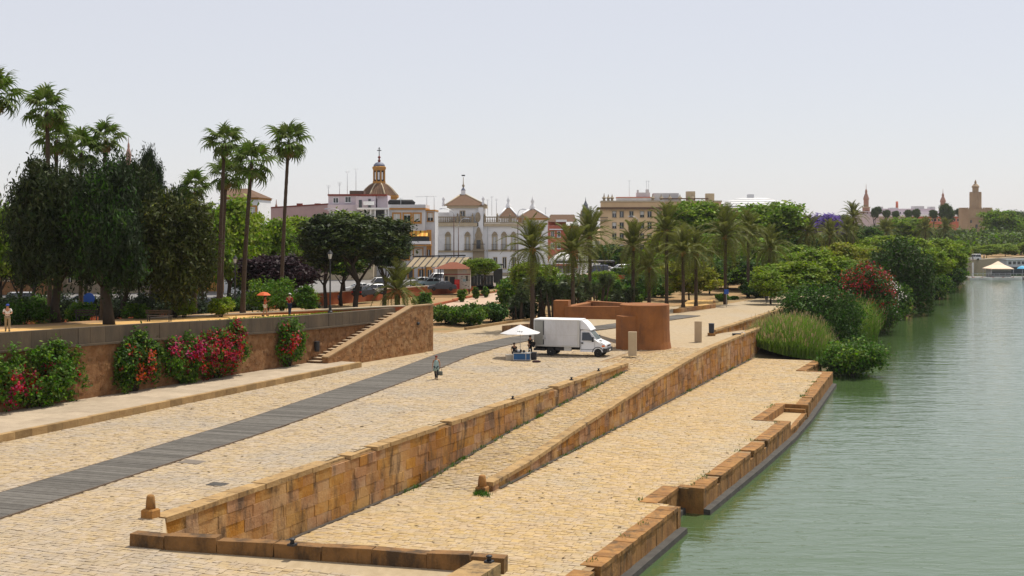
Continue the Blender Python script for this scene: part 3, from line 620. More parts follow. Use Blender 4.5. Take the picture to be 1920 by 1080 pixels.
# red street wall
rw = thing('street_wall', 'long terracotta boundary wall between the park and the street', 'wall', Q(s_wall(150) - 44, 150, 0)); L0 = Vector(rw.location); t = 70
while t < 196:
    e = t + 9
    BB = B(); BB.hexa([Q(s_wall(x) - n, x, z) - L0 for z in (-.1, 1) for x, n in ((t, 43.9), (e - .02, 43.9), (e - .02, 44.35), (t, 44.35))][:4] + [Q(s_wall(x) - n, x, interp(x, [(70, 2.0), (120, 1.9), (150, 1.65), (205, 1.2)])) - L0 for x, n in ((t, 43.9), (e - .02, 43.9), (e - .02, 44.35), (t, 44.35))]); BB.obj('wall_panel', M_redwall, rw)
    BB = B(); BB.hexa([Q(s_wall(x) - n, x, interp(x, [(70, 2.0), (120, 1.9), (150, 1.65), (205, 1.2)]) + dz) - L0 for dz in (0, .1) for x, n in ((t, 43.8), (e - .02, 43.8), (e - .02, 44.45), (t, 44.45))]); BB.obj('coping', M_pink, rw); t = e

# ------------------------------------------------------------------ vegetation
def leafmat(name, c, tr=.38, isl=.4, hue=.02, rough=.55, c2=None):
    return mat(name, c, c2, scale=.5, isl=isl, hue=hue, transl=tr, rough=rough, spec=.12)
LF_green = leafmat('bright leaves', (.155, .245, .014), c2=(.10, .18, .012))
LF_yel = leafmat('yellow-green leaves', (.27, .26, .018), c2=(.17, .20, .015))
LF_lime = leafmat('lime leaves', (.23, .30, .016), c2=(.15, .23, .013))
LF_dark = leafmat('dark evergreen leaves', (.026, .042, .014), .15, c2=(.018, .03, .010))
LF_pine = leafmat('pine needles', (.058, .082, .016), .22, c2=(.04, .058, .012))
LF_olive = leafmat('olive drooping leaves', (.075, .088, .020), .25, c2=(.05, .062, .015))
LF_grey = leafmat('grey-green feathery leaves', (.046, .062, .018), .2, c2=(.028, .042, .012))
LF_plum = leafmat('plum leaves', (.035, .014, .018), .2, c2=(.02, .012, .014))
LF_bush = leafmat('hedge leaves', (.075, .155, .015), .3, c2=(.05, .115, .012))
LF_deep = leafmat('deep green leaves', (.045, .10, .010), .28, c2=(.03, .07, .009))
LF_far = leafmat('distant leaves', (.07, .11, .02), .25, c2=(.048, .08, .016))
LF_jac = leafmat('jacaranda blossom', (.20, .13, .42), .3, c2=(.14, .09, .32))
LF_reed = leafmat('reed blades', (.19, .29, .035), .4, c2=(.12, .215, .022))
LF_reed2 = leafmat('dry seed heads', (.34, .25, .12), .3)
FL_red = leafmat('red blossom', (.36, .008, .010), .2, isl=.35)
FL_mag = leafmat('magenta blossom', (.36, .008, .06), .2, isl=.35, hue=.02)
FL_crim = leafmat('crimson bracts', (.27, .002, .010), .2, isl=.35, hue=.02)
FL_org = leafmat('orange blossom', (.45, .07, .02), .3, isl=.3)
FL_white = leafmat('white blossom', (.72, .66, .60), .3, isl=.2)
LF_palm = leafmat('fan palm leaf', (.085, .13, .018), .35, isl=.3)
LF_date = leafmat('date palm leaf', (.135, .15, .028), .3, isl=.3)
LF_dry = leafmat('dry palm leaf', (.26, .17, .08), .2, isl=.3)
LF_yuc = leafmat('yucca blades', (.07, .095, .035), .2, isl=.4, rough=.35)

def leaves(rng, P, Nn, size, aspect=1.6, jitter=.8):
    n = len(P); N = Nn * (1 - jitter * .5) + rng.normal(size=(n, 3)) * jitter * .7; N /= np.linalg.norm(N, axis=1, keepdims=True) + 1e-9
    T = np.cross(N, rng.normal(size=(n, 3))); T /= np.linalg.norm(T, axis=1, keepdims=True) + 1e-9; Bt = np.cross(N, T)
    s = size * rng.uniform(.6, 1.4, (n, 1)); a = T * s * aspect * .5; b = Bt * s * .5
    return np.stack([P - a, P + b * .9 + N * s * .12, P + a, P - b * .9 + N * s * .12], 1)
def clumps(rng, lobes, K, shell=.6):
    """centres of leaf clumps through a set of ellipsoid lobes (x,y,z,rx,ry,rz)"""
    L = np.array(lobes); wgt = (L[:, 3] * L[:, 4] * L[:, 5]) ** .67; idx = rng.choice(len(L), K, p=wgt / wgt.sum()); l = L[idx]
    d = rng.normal(size=(K, 3)); d /= np.linalg.norm(d, axis=1, keepdims=True)
    r = shell + (1 - shell) * rng.uniform(0, 1, (K, 1)) ** .7
    inner = rng.uniform(size=(K, 1)) < .2; r = np.where(inner, r * rng.uniform(.3, .8, (K, 1)), r)
    return l[:, :3] + d * r * l[:, 3:6], d
def crown(name, seed, lobes, K, per, size, crad, m, shell=.62, aspect=1.6, flatz=.7, m2=None, f2=0.):
    rng = np.random.default_rng(seed); C, D = clumps(rng, lobes, K, shell)
    cr = crad * rng.uniform(.6, 1.4, (K, 1)); P = np.repeat(C, per, 0) + rng.normal(size=(K * per, 3)) * np.repeat(cr, per, 0) * np.array([.6, .6, .6 * flatz])
    Nn = np.repeat(D, per, 0) * .6 + np.array([0, 0, .5]); V = leaves(rng, P, Nn, size, aspect)
    if m2 is not None:
        mi = (np.repeat(rng.uniform(size=K) < f2 * 2, per) & (rng.uniform(size=K * per) < .6)).astype(int); return quads(name, V, [m, m2], mi)
    return quads(name, V, m)
def round_lobes(rng, rx, rz, n, z0, flat=False):
    o = [(0, 0, z0, rx * .72, rx * .72, rz * .8)]
    for i in range(n):
        a = 2 * math.pi * (i + rng.uniform(-.3, .3)) / n; r = rx * rng.uniform(.45, .68); q = rng.uniform(.32, .52)
        o.append((r * math.cos(a), r * math.sin(a), z0 + rz * (rng.uniform(-.35, .45) if not flat else rng.uniform(-.2, .2)), rx * q, rx * q, rz * q * (1.1 if not flat else .9)))
    return o
def trunk_mesh(h, r, spread, seed, nb=6, m=None, lean=.03):
    rr = random.Random(seed); b = B(); k = [(rr.uniform(-lean, lean) * h * i, rr.uniform(-lean, lean) * h * i, h * i / 4) for i in range(5)]; k[0] = (0, 0, -.25)
    b.tube(k, [r * 1.35, r, r * .88, r * .75, r * .55], 9)
    for i in range(nb):
        a = 2 * math.pi * i / nb + rr.uniform(-.4, .4); s = k[2 + i % 2]; e = spread * rr.uniform(.5, .9)
        mid = (s[0] + math.cos(a) * e * .5, s[1] + math.sin(a) * e * .5, s[2] + h * .18); b.tube([s, mid, (s[0] + math.cos(a) * e, s[1] + math.sin(a) * e, s[2] + h * rr.uniform(.3, .5))], [r * .5, r * .33, r * .12], 6)
    return b.mesh('trunk', m or M_trunk)
# prototypes are built for a crown of radius 1 x height 1 (half-height) and scaled per tree with leaves sized for the distance
PROTO = {}
def proto(kind, var):
    key = (kind, var)
    if key in PROTO: return PROTO[key]
    rng = random.Random(var * 31 + len(kind)); s = var * 17 + 5
    K = dict(green=(LF_green, LF_lime), yellow=(LF_yel, LF_lime), lime=(LF_lime, LF_green), dark=(LF_dark, LF_deep), pine=(LF_pine, LF_dark), plum=(LF_plum, LF_plum), far=(LF_far, LF_deep), jac=(LF_jac, LF_jac), deep=(LF_deep, LF_green), olive=(LF_olive, LF_yel), grey=(LF_grey, LF_dark))
    m, m2 = K[kind]
    lob = round_lobes(rng, 1, 1, 9, 0) + [(rng.uniform(-.4, .4), rng.uniform(-.4, .4), .55, .42, .42, .4) for _ in range(3)]
    if kind == 'pine': me = crown('crown', s, lob, 260, 90, .052, .19, m, .7, 2.2, .6, m2, .2)
    elif kind == 'olive': me = crown('crown', s, lob, 300, 110, .042, .17, m, .6, 2.6, 1.3, m2, .06)
    elif kind in ('grey', 'dark'): me = crown('crown', s, lob, 330, 110, .036, .17, m, .55, 2.8, .9, m2, .2)
    else: me = crown('crown', s, lob, 260, 66, .078, .19, m, .66, 1.5, .62, m2, .18)
    PROTO[key] = me; return me
GROUPS = {}
def tree(kind, px, Y, wpx, top, bot, label, var=0, base=None, tr=None, group=None, cat='tree', name='broadleaf_tree', dx=0, depth=1.0, nb=6):
    x = (px - 960) / F * Y; z0 = land(x, Y) if base is None else base
    t = thing(name, label, cat, (x, Y, z0), rnd.uniform(0, 6.28), group)
    zt = CAMH - (top - HY) / F * Y; zb = max(CAMH - (bot - HY) / F * Y, z0 + .3); rx = wpx / F * Y / 2; rz = (zt - zb) / 2
    h = (zb - z0) + rz * .75; tr = tr or max(.12, min(.45, h * .035))
    tm = trunk_mesh(h, tr, rx * .7, int(px) + var, nb); ob('trunk', tm, t)
    ob('crown', proto(kind, var), t, (0, 0, zb - z0 + rz), (0, 0, 0), (rx * .92, rx * .92 * depth, rz * .9)); return t
def bush(kind, px, Y, wpx, top, label, base=None, size=.14, cat='shrub', name='round_shrub', group=None, stem=.0, K=60, per=70, squash=1.0, m=None, n=6):
    x = (px - 960) / F * Y; z0 = land(x, Y) if base is None else base
    t = thing(name, label, cat, (x, Y, z0), 0, group); zt = CAMH - (top - HY) / F * Y; rx = wpx / F * Y / 2; h = max(.4, zt - z0); rz = (h - stem) / 2
    rng = random.Random(int(px)); lob = [(0, 0, stem + rz, rx * .8, rx * .8 * squash, rz * .85)] + [(rx * .5 * math.cos(a), rx * .5 * squash * math.sin(a), stem + rz * rng.uniform(.7, 1.25), rx * .48, rx * .48, rz * .55) for a in (2 * math.pi * i / n for i in range(n))]
    if stem: lob = [(0, 0, stem + rz, rx * .95, rx * .95, rz * .98)]; size *= .75; K = 110
    M = dict(bush=(LF_bush, LF_green), deep=(LF_deep, LF_bush), lime=(LF_lime, LF_lime), dark=(LF_dark, LF_dark), plum=(LF_plum, LF_plum))[kind] if m is None else m
    ob('foliage', crown('foliage', int(px), lob, K, per, size, min(rx, rz) * .32, M[0], .75, 1.6, .8, M[1], .25), t)
    b = B()
    for i in range(4): a = i * 1.6 + rng.uniform(0, 1); b.tube([(math.cos(a) * .08, math.sin(a) * .08, -.1), (math.cos(a) * rx * .3, math.sin(a) * rx * .3, stem + rz * 1.1)], [.05, .02], 6)
    b.obj('stem', M_trunk, t); return t

# --- palms
def fan_leaf(seed):
    rr = random.Random(seed); b = B(); pet = .95
    b.m(1); b.tube([(0, 0, 0), (pet * .5, 0, .04), (pet, 0, 0)], [.035, .022, .016], 4, caps=False)
    b.m(0); n = 17
    for i in range(n):
        a = (i / (n - 1) - .5) * R(250); ln = .95 * (1 - .25 * abs(i / (n - 1) - .5) * 2) * rr.uniform(.85, 1.1); wd = .085
        d = Vector((math.cos(a), math.sin(a), 0)); s = Vector((-d.y, d.x, 0)); o = Vector((pet, 0, 0)); up = Vector((0, 0, 1))
        p0 = o; p1 = o + d * ln * .62 + up * .10; p2 = o + d * ln * .95 - up * .05 ; p3 = o + d * ln * 1.12 - up * rr.uniform(.3, .55)
        b.add([p0, p1 - s * wd, p1 + up * .035, p1 + s * wd, p2 - s * wd * .5, p2 + s * wd * .5, p3], [(0, 1, 2), (0, 2, 3), (1, 4, 2), (2, 4, 5), (2, 5, 3), (4, 6, 5)])
    return b
FAN = [fan_leaf(k).mesh('frond', [LF_palm, LF_palm]) for k in range(3)]; FANDRY = fan_leaf(9).mesh('dead_frond', [LF_dry, LF_dry])
def feather(seed, L=3.4, droop=1.0, m=None):
    rr = random.Random(seed); b = B(); n = 7; P = []
    for i in range(n + 1):
        u = i / n; P.append(Vector((L * (u - .10 * droop * u ** 3), 0, L * (.22 * math.sin(u * 1.7) * (1.4 - droop * .4) - .62 * droop * u ** 2.6))))
    b.tube(P, [.045, .04, .034, .028, .022, .016, .012, .006], 4, caps=False)
    k = 26
    for i in range(k):
        u = .14 + .86 * i / k; q = u * n; j = min(int(q), n - 1); p = P[j].lerp(P[j + 1], q - j); d = (P[j + 1] - P[j]).normalized()
        ln = .62 * math.sin(math.pi * (.12 + .84 * u)) ** .7 * rr.uniform(.85, 1.15) * L / 3.4
        for sd_ in (-1, 1):
            o = (Vector((0, sd_, 0)) * .8 + d * .55 + Vector((0, 0, .32 if u < .8 else .05))).normalized(); e = p + o * ln - Vector((0, 0, .14 * ln)); w_ = d * .045
            b.add([p - w_, p + w_, p + o * ln * .6 + w_ * .9, e], [(0, 1, 2, 3)])
    return b.mesh('frond', m or LF_date)
FEA = [feather(1, 3.4, .35), feather(2, 3.4, .8), feather(3, 3.3, 1.25), feather(4, 3.0, 1.7)]
def palm_trunk(h, r, lean=(0, 0), n=None, top=1.0):
    n = n or max(10, int(h / .45)); pts = []; rad = []
    for i in range(n + 1):
        u = i / n; pts.append((lean[0] * u ** 1.4, lean[1] * u ** 1.4, h * u - (.25 if i == 0 else 0))); rad.append(r * (1.35 - .35 * min(1, u * 8)) * lerp(1, top, u) * (1 + (.05 if i % 2 else -.05)))
    return B().tube(pts, rad, 9).mesh('trunk', M_palmt)
def fan_palm(px, Y, crown_py, label, base=None, lean_px=0, k=1.0, seed=0, r=.2, group='tall fan palms on the terrace'):
    x0 = (px - 960) / F * Y; z0 = land(x0, Y) if base is None else base; h = CAMH - (crown_py - HY) / F * Y - z0
    t = thing('fan_palm', label, 'palm tree', (x0, Y, z0), 0, group); lx = lean_px / F * Y
    ob('trunk', palm_trunk(h, r, (lx, 0), top=.72), t); rr = random.Random(seed + int(px)); n = 18; k *= 1.08
    for i in range(n):
        el = lerp(80, -62, (i / (n - 1)) ** .9) + rr.uniform(-9, 9); az = i * 137.5 + rr.uniform(-14, 14)
        e = Euler((rr.uniform(-.5, .5), -R(el), R(az)), 'XYZ'); sc_ = k * rr.uniform(.85, 1.12)
        ob('frond', FAN[rr.randrange(3)], t, (lx, 0, h + .1), e, (sc_, sc_, sc_))
    for i in range(7):
        e = Euler((0, R(rr.uniform(62, 82)), R(i * 51 + rr.uniform(-15, 15))), 'XYZ'); ob('dead_frond', FANDRY, t, (lx, 0, h - .15), e, (k * .55,) * 3)
    return t
def date_palm(px, Y, crown_py, label, base=None, k=1.0, seed=0, r=.24, lean_px=0, n=46, group='feather palms along the quay', low=-50):
    x0 = (px - 960) / F * Y; z0 = land(x0, Y) if base is None else base; crown_py += 16 if Y < 210 and k > .75 else 6; h = max(.5, CAMH - (crown_py - HY) / F * Y - z0); k *= 1.32
    t = thing('date_palm', label, 'palm tree', (x0, Y, z0), 0, group); lx = lean_px / F * Y
    ob('trunk', palm_trunk(h, r, (lx, 0), top=.9), t); rr = random.Random(seed + int(px) * 3)
    B().lathe([(r * .9, h - .5), (r * 1.7, h - .2), (r * 1.5, h + .1), (r * .5, h + .3)], 9, (lx, 0), True).obj('crown_shaft', mat('orange frond bases', (.30, .15, .04), (.2, .12, .04), 6, rough=1), t)
    for i in range(n):
        u = i / (n - 1); el = lerp(78, low, u ** .95) + rr.uniform(-7, 7); az = i * 137.5 + rr.uniform(-12, 12); me = FEA[0 if u < .3 else 1 if u < .6 else 2 if u < .85 else 3]
        sc_ = k * rr.uniform(.85, 1.1); ob('frond', me, t, (lx, 0, h), Euler((rr.uniform(-.4, .4), -R(el), R(az)), 'XYZ'), (sc_,) * 3)
    return t
FP = [(-6, 88, 180, 0, 1.05, 'fan palm cut by the left edge of the picture, only frond tips in view'), (94, 97, 208, -6, 1.05, 'tallest fan palm at far left, rising clear above the dark trees'), (104, 101, 262, 2, 1.0, 'fan palm with its crown just under the tallest palm at far left'),
      (152, 104, 286, 0, 1.0, 'fan palm half buried in the dark trees, right of the tallest palm'), (192, 106, 262, 6, .95, 'fan palm rising behind the dark trees, left of the slender spire'), (410, 112, 268, 11, 1.0, 'tall slender fan palm, left of the pair with crossed crowns'),
      (414, 118, 330, 10, 1.0, 'fan palm with lower crown directly behind the tall slender palm'), (455, 103, 306, 17, 1.05, 'fan palm leaning right with a thick drooping crown'), (525, 118, 268, 16, 1.12, 'isolated fan palm with clear sky around its crown, left of the pink building'),
      (366, 125, 352, 0, .95, 'short fan palm with dry skirt in front of the bright green trees')]
for i, (px, Y, cy, ln, k, lab) in enumerate(FP): fan_palm(px, Y, cy, lab, lean_px=ln, k=k, seed=i)
DP = [(998, 134, 452, .86, 'feather palm with orange crown base in front of the white palace'), (1074, 150, 458, .9, 'feather palm above the rust concrete pillar, left of its taller twin'), (1106, 168, 430, .95, 'tallest feather palm left of the yellow building'),
      (1187, 172, 447, .92, 'feather palm in front of the yellow building facade'), (1217, 176, 488, .8, 'shorter feather palm between the yellow facade and yellow-green tree'), (1250, 170, 418, .95, 'feather palm with dense dark crown at the right corner of the yellow building'),
      (1281, 165, 458, .85, 'left one of two close feather palms in the sandy planter'), (1305, 168, 462, .85, 'right one of two close feather palms in the sandy planter'), (1360, 178, 428, 1.1, 'big feather palm with wide grey-green crown right of the sandy planter'), (1403, 196, 420, .9, 'feather palm rising before the large round tree and the white roof'),
      (1443, 200, 452, .95, 'feather palm left of the lime bushes by the road'), (1516, 270, 432, 1.05, 'feather palm left of the purple tree, over the lime crowns'), (1556, 285, 436, 1.0, 'feather palm directly below the purple tree'), (1600, 330, 402, 1.05, 'feather palm with crown against the sky right of the purple tree'),
      (1588, 300, 432, 1.0, 'feather palm standing below and left of the skyline palm'), (1660, 400, 432, 1.2, 'distant feather palm over the willow'), (1735, 460, 426, 1.2, 'distant feather palm in front of the long white building'), (1772, 480, 424, 1.2, 'distant feather palm left of the stone tower')]
for i, (px, Y, cy, k, lab) in enumerate(DP): date_palm(px, Y, cy, lab, k=k, seed=i, base=0.0 if px > 960 else None)
date_palm(745, 150, 530, 'low feather palm with arching fronds beside the stair head', k=.92, seed=44, n=40, r=.35, group='feather palms along the quay')

# --- terrace trees (dark, against the light)
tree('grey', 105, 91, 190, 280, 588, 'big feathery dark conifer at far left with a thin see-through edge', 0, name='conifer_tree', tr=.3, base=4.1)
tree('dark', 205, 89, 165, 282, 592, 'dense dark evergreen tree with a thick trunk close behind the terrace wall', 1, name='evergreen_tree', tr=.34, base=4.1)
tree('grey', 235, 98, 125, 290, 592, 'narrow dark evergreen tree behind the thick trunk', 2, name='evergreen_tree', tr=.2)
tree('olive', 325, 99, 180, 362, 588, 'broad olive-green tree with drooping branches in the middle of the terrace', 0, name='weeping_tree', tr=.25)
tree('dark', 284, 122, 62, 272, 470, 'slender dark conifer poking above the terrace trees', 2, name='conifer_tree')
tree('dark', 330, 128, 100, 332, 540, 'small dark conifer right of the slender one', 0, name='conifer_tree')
tree('green', 0, 118, 110, 372, 540, 'leafy green tree cut by the left edge of the picture', 0)
tree('grey', 40, 120, 120, 400, 560, 'grey-green tree behind the hedge at far left', 1)
tree('lime', 430, 155, 150, 362, 545, 'bright lime tree between the fan palm trunks', 1)
tree('green', 380, 150, 120, 385, 555, 'green tree behind the weeping tree on the terrace', 0)
tree('green', 505, 170, 110, 402, 540, 'green street tree left of the isolated fan palm', 1)
tree('lime', 575, 178, 130, 400, 520, 'lime street tree below the pink building', 2)
tree('lime', 645, 185, 120, 390, 500, 'lime street tree right under the white penthouse', 0)
tree('green', 465, 162, 90, 420, 550, 'green street tree between the two right fan palms', 2)
tree('pine', 665, 148, 205, 392, 505, 'umbrella pine with very dark spreading crown beside the low feather palm', 0, name='pine_tree', tr=.3, nb=8)
tree('pine', 610, 152, 110, 425, 510, 'smaller dark pine left of the umbrella pine', 1, name='pine_tree', tr=.22)
tree('plum', 528, 140, 160, 474, 555, 'purple-leaved plum tree behind the round bushes', 1, name='plum_tree')
tree('green', 906, 200, 58, 482, 520, 'neat round street tree right of the kiosk', 1, tr=.12)
tree('green', 880, 206, 40, 486, 522, 'small round street tree just behind the kiosk', 2, tr=.1)
tree('lime', 1000, 160, 90, 488, 560, 'bushy green tree behind the trunk of the first feather palm', 0, tr=.12)
for a in [('green', 540, 190, 100, 440, 545, 'green street tree behind the plum tree', 1), ('dark', 720, 165, 110, 415, 515, 'dark round tree at the right end of the umbrella pine mass', 2), ('deep', 640, 175, 120, 440, 530, 'deep green tree filling the gap under the two pines', 0), ('deep', 470, 175, 100, 470, 560, 'deep green tree behind the purple plum tree', 1), ('deep', 60, 150, 120, 430, 545, 'deep green street tree behind the cars at far left', 2), ('deep', 160, 160, 110, 430, 545, 'deep green street tree behind the left trunks', 0), ('deep', 260, 165, 120, 440, 555, 'deep green street tree behind the thick trunk', 1), ('green', 345, 170, 100, 430, 545, 'green street tree behind the weeping tree', 2)]: tree(*a, group='street trees behind the terrace')
# round bushes on the terrace
for px, Y, wd, top, kind, lab in [(45, 90, 100, 556, 'deep', 'large clipped dark hedge bush behind the parapet at far left'), (150, 97, 52, 566, 'bush', 'clipped round bush between the two left trunks'), (255, 97, 50, 567, 'bush', 'pair-grown round bush right of the thick trunk'),
        (345, 99, 46, 564, 'lime', 'round ball-shaped bush on a short stem, left of the two on the lawn'), (414, 100, 48, 560, 'lime', 'round ball-shaped bush left of the leaning palm trunk'), (500, 106, 84, 520, 'bush', 'tall rounded bush behind the orange parasol'),
        (528, 110, 44, 515, 'bush', 'tall rounded bush right behind the man in red'), (575, 108, 38, 534, 'bush', 'upright bush with a narrow foot left of the park lantern'), (440, 112, 40, 556, 'deep', 'small dark bush behind the leaning palm trunk'), (75, 108, 60, 552, 'bush', 'loose green bush behind the clipped dark hedge')]:
    bush(kind, px, Y, wd, top, lab, group='rounded bushes on the terrace', stem=.3 if kind == 'lime' else 0., size=.13)
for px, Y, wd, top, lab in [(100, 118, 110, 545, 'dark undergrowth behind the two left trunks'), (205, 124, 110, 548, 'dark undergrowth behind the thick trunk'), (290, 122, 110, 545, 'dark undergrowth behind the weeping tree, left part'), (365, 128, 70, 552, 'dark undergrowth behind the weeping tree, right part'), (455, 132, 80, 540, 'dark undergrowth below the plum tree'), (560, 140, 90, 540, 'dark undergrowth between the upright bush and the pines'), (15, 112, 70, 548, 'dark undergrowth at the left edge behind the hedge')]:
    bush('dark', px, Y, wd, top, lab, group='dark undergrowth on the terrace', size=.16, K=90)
for px, Y, wd, top, lab in [(793, 168, 34, 545, 'leafy bush against the terracotta wall beside the low palm'), (866, 183, 16, 540, 'bush in front of the terracotta wall, left of three'), (892, 190, 13, 537, 'bush in front of the terracotta wall, middle of three'), (910, 194, 13, 536, 'bush in front of the terracotta wall, right of three')]:
    bush('bush', px, Y, wd, top, lab, group='bushes along the terracotta wall', size=.2, K=30)
# the long hedge on the quay and darker shrubs right of it
for px, Y, wd, top, kind, lab in [(838, 143, 70, 571, 'bush', 'left end of the long bright hedge on the quay'), (880, 141, 74, 569, 'bush', 'middle clump of the long bright hedge on the quay'), (925, 146, 62, 570, 'deep', 'right clump of the long hedge on the quay, darker'),
        (980, 150, 56, 562, 'dark', 'dark shrub behind the first feather palm trunk')]:
    bush(kind, px, Y, wd, top, lab, group='hedge clumps on the quay', size=.2, K=90, base=0, squash=1.3)
for px, Y, wd, top, kind, lab in [(960, 170, 60, 520, 'bush', 'loose green bush right of the long hedge, behind the first palm'), (1035, 178, 70, 508, 'bush', 'loose green bush behind the yucca thicket left of the second palm'), (1085, 185, 70, 512, 'deep', 'deep green bush behind the second feather palm'), (1135, 182, 70, 518, 'bush', 'loose green bush behind the tallest palm trunk'), (1200, 190, 90, 520, 'deep', 'deep green bush mass left of the dark-crowned palm'), (1240, 196, 70, 515, 'bush', 'loose green bush behind the dark-crowned palm'), (1420, 195, 60, 530, 'deep', 'deep green bush by the road right of the planter')]:
    bush(kind, px, Y, wd, top, lab, base=0, group='bushes behind the palms', size=.26, K=90)
# yuccas
YH = []
for k in range(3):
    rr = random.Random(k); V = []
    for i in range(90):
        d = Vector((rr.gauss(0, 1), rr.gauss(0, 1), rr.gauss(.25, .8))).normalized(); s = d.orthogonal().normalized(); ln = rr.uniform(.45, .75)
        V.append([d * .05 - s * .03, d * ln * .5 + s * .045, d * ln - Vector((0, 0, .1)), d * ln * .5 - s * .045])
    YH.append(quads('leaf_rosette', np.array([[list(p) for p in q] for q in V]), LF_yuc))
for px, Y, w_, top, lab in [(1003, 152, 60, 512, 'yucca thicket left of the palm beside the pillar'), (1040, 150, 66, 522, 'yucca thicket just behind the rust concrete pillar'), (1078, 156, 60, 524, 'yucca thicket around the foot of the second feather palm'), (1115, 160, 58, 515, 'yucca thicket with pale bare stems left of the lawn'), (970, 148, 34, 530, 'small yucca at the end of the long hedge'), (1170, 168, 36, 540, 'yucca on the lawn behind the rust concrete drum')]:
    x = (px - 960) / F * Y; t = thing('yucca', lab, 'yucca', (x, Y, 0), 0, 'yuccas behind the hedge'); rr = random.Random(px); hw = w_ / F * Y / 2; H = CAMH - (top - HY) / F * Y
    for i in range(max(4, int(w_ / 5))):
        a = (rr.uniform(-hw, hw), rr.uniform(-1.2, 1.2)); h = H * rr.uniform(.5, .92); b0 = (a[0] * .6, a[1] * .5, -.1)
        B().tube([b0, (a[0] * .8, a[1] * .8, h * .5), (a[0], a[1], h)], [.13, .1, .08], 6).obj('stem', M_palmt, t)
        s_ = rr.uniform(1.0, 1.5)
        for q in range(2): ob('leaf_rosette', YH[rr.randrange(3)], t, (a[0] + rr.uniform(-.2, .2) * q, a[1], h - q * .55), (0, 0, rr.uniform(0, 6)), (s_, s_, s_))
# --- right-hand park trees
PK = [('green', 1295, 262, 130, 372, 470, 'large round green tree right of the yellow building', 0), ('green', 1435, 272, 170, 374, 480, 'largest round green tree, in front of the white round roof', 1), ('lime', 1370, 268, 90, 398, 480, 'lime tree between the two large round trees', 2), ('yellow', 1258, 235, 110, 422, 520, 'yellowish tree below the large round tree', 0),
      ('yellow', 1292, 186, 118, 484, 560, 'low yellow-green tree spreading over the sandy planter', 1), ('green', 1345, 240, 120, 432, 540, 'green tree behind the big feather palm', 2), ('deep', 1390, 215, 110, 478, 565, 'deep green tree shading the road edge', 0), ('green', 1215, 215, 80, 470, 560, 'dark green tree behind the yellow-facade palms', 1),
      ('deep', 1330, 205, 90, 480, 565, 'deep green tree behind the planter', 2), ('deep', 1440, 230, 80, 480, 560, 'deep green tree between the palm and the lime crowns', 1), ('lime', 1482, 186, 130, 486, 560, 'broad lime crown nearest the road by the river', 0), ('lime', 1520, 205, 130, 464, 550, 'broad lime crown behind the nearest one by the road', 1), ('yellow', 1580, 240, 120, 450, 530, 'lime crown left of the dark willow', 2),
      ('lime', 1715, 262, 100, 442, 530, 'lime crown just right of the dark willow', 0), ('lime', 1755, 285, 100, 444, 530, 'lime crown in the middle of the river row', 1), ('green', 1790, 330, 60, 448, 520, 'last lime crown at the end of the river row', 2), ('lime', 1660, 300, 110, 438, 500, 'lime crown behind the dark willow', 2), ('yellow', 1805, 400, 40, 462, 505, 'small lime crown by the pontoon ramp', 1)]
for kind, px, Y, wd, top, bot, lab, var in PK: tree(kind, px, Y, wd, top, bot, lab, var, base=0, group='park trees along the river road', depth=.9)
for a in [('deep', 1255, 250, 120, 455, 540, 'deep green tree under the yellowish tree', 0), ('green', 1400, 250, 130, 440, 540, 'green tree below the largest round tree', 1), ('deep', 1300, 230, 120, 470, 552, 'deep green tree behind the two close palms', 2), ('deep', 1365, 222, 110, 500, 568, 'deep green low tree by the blue sign', 0), ('green', 1475, 260, 120, 455, 540, 'green tree behind the broad lime crowns', 2), ('deep', 1430, 205, 70, 505, 566, 'dark low tree at the road edge', 1), ('lime', 1625, 265, 90, 455, 545, 'lime crown at the left edge of the dark willow', 0), ('lime', 1748, 245, 84, 462, 545, 'low lime crown touching the right side of the willow', 1), ('yellow', 1640, 232, 90, 462, 545, 'yellowish crown between the oleander and the willow', 2), ('lime', 1785, 290, 64, 462, 530, 'low lime crown over the last bank bushes', 0), ('lime', 1445, 178, 70, 505, 566, 'small lime crown at the road edge before the cyclist', 1), ('green', 1560, 225, 110, 480, 565, 'green crown above the red oleander', 1), ('deep', 1500, 215, 120, 500, 572, 'deep green tree under the nearest lime crown', 2), ('green', 1770, 300, 90, 470, 535, 'green crown above the dark bank bushes', 0), ('deep', 1540, 300, 120, 435, 500, 'deep green tree under the purple tree', 1), ('deep', 1460, 300, 100, 430, 500, 'deep green tree left of the palm under the purple tree', 0)]: tree(*a, base=0, group='park trees along the river road')
for i, (px, Y, wd, top) in enumerate([(1150, 300, 90, 455), (1130, 200, 60, 505), (1195, 190, 60, 512), (1235, 205, 70, 500), (1160, 232, 60, 500)]):
    tree(['deep', 'green', 'deep', 'green', 'deep'][i], px, Y, wd, top, top + 55, ['dark street tree at the foot of the yellow building', 'small leafy tree left of the parked white car', 'low leafy tree behind the yellow-facade palm', 'low leafy tree left of the dark palm trunk', 'deep green tree near the parked white car'][i], i % 3, base=0, group='small trees by the street')
tree('jac', 1545, 320, 84, 398, 455, 'purple flowering jacaranda among the palms', 1, base=0, name='jacaranda_tree')
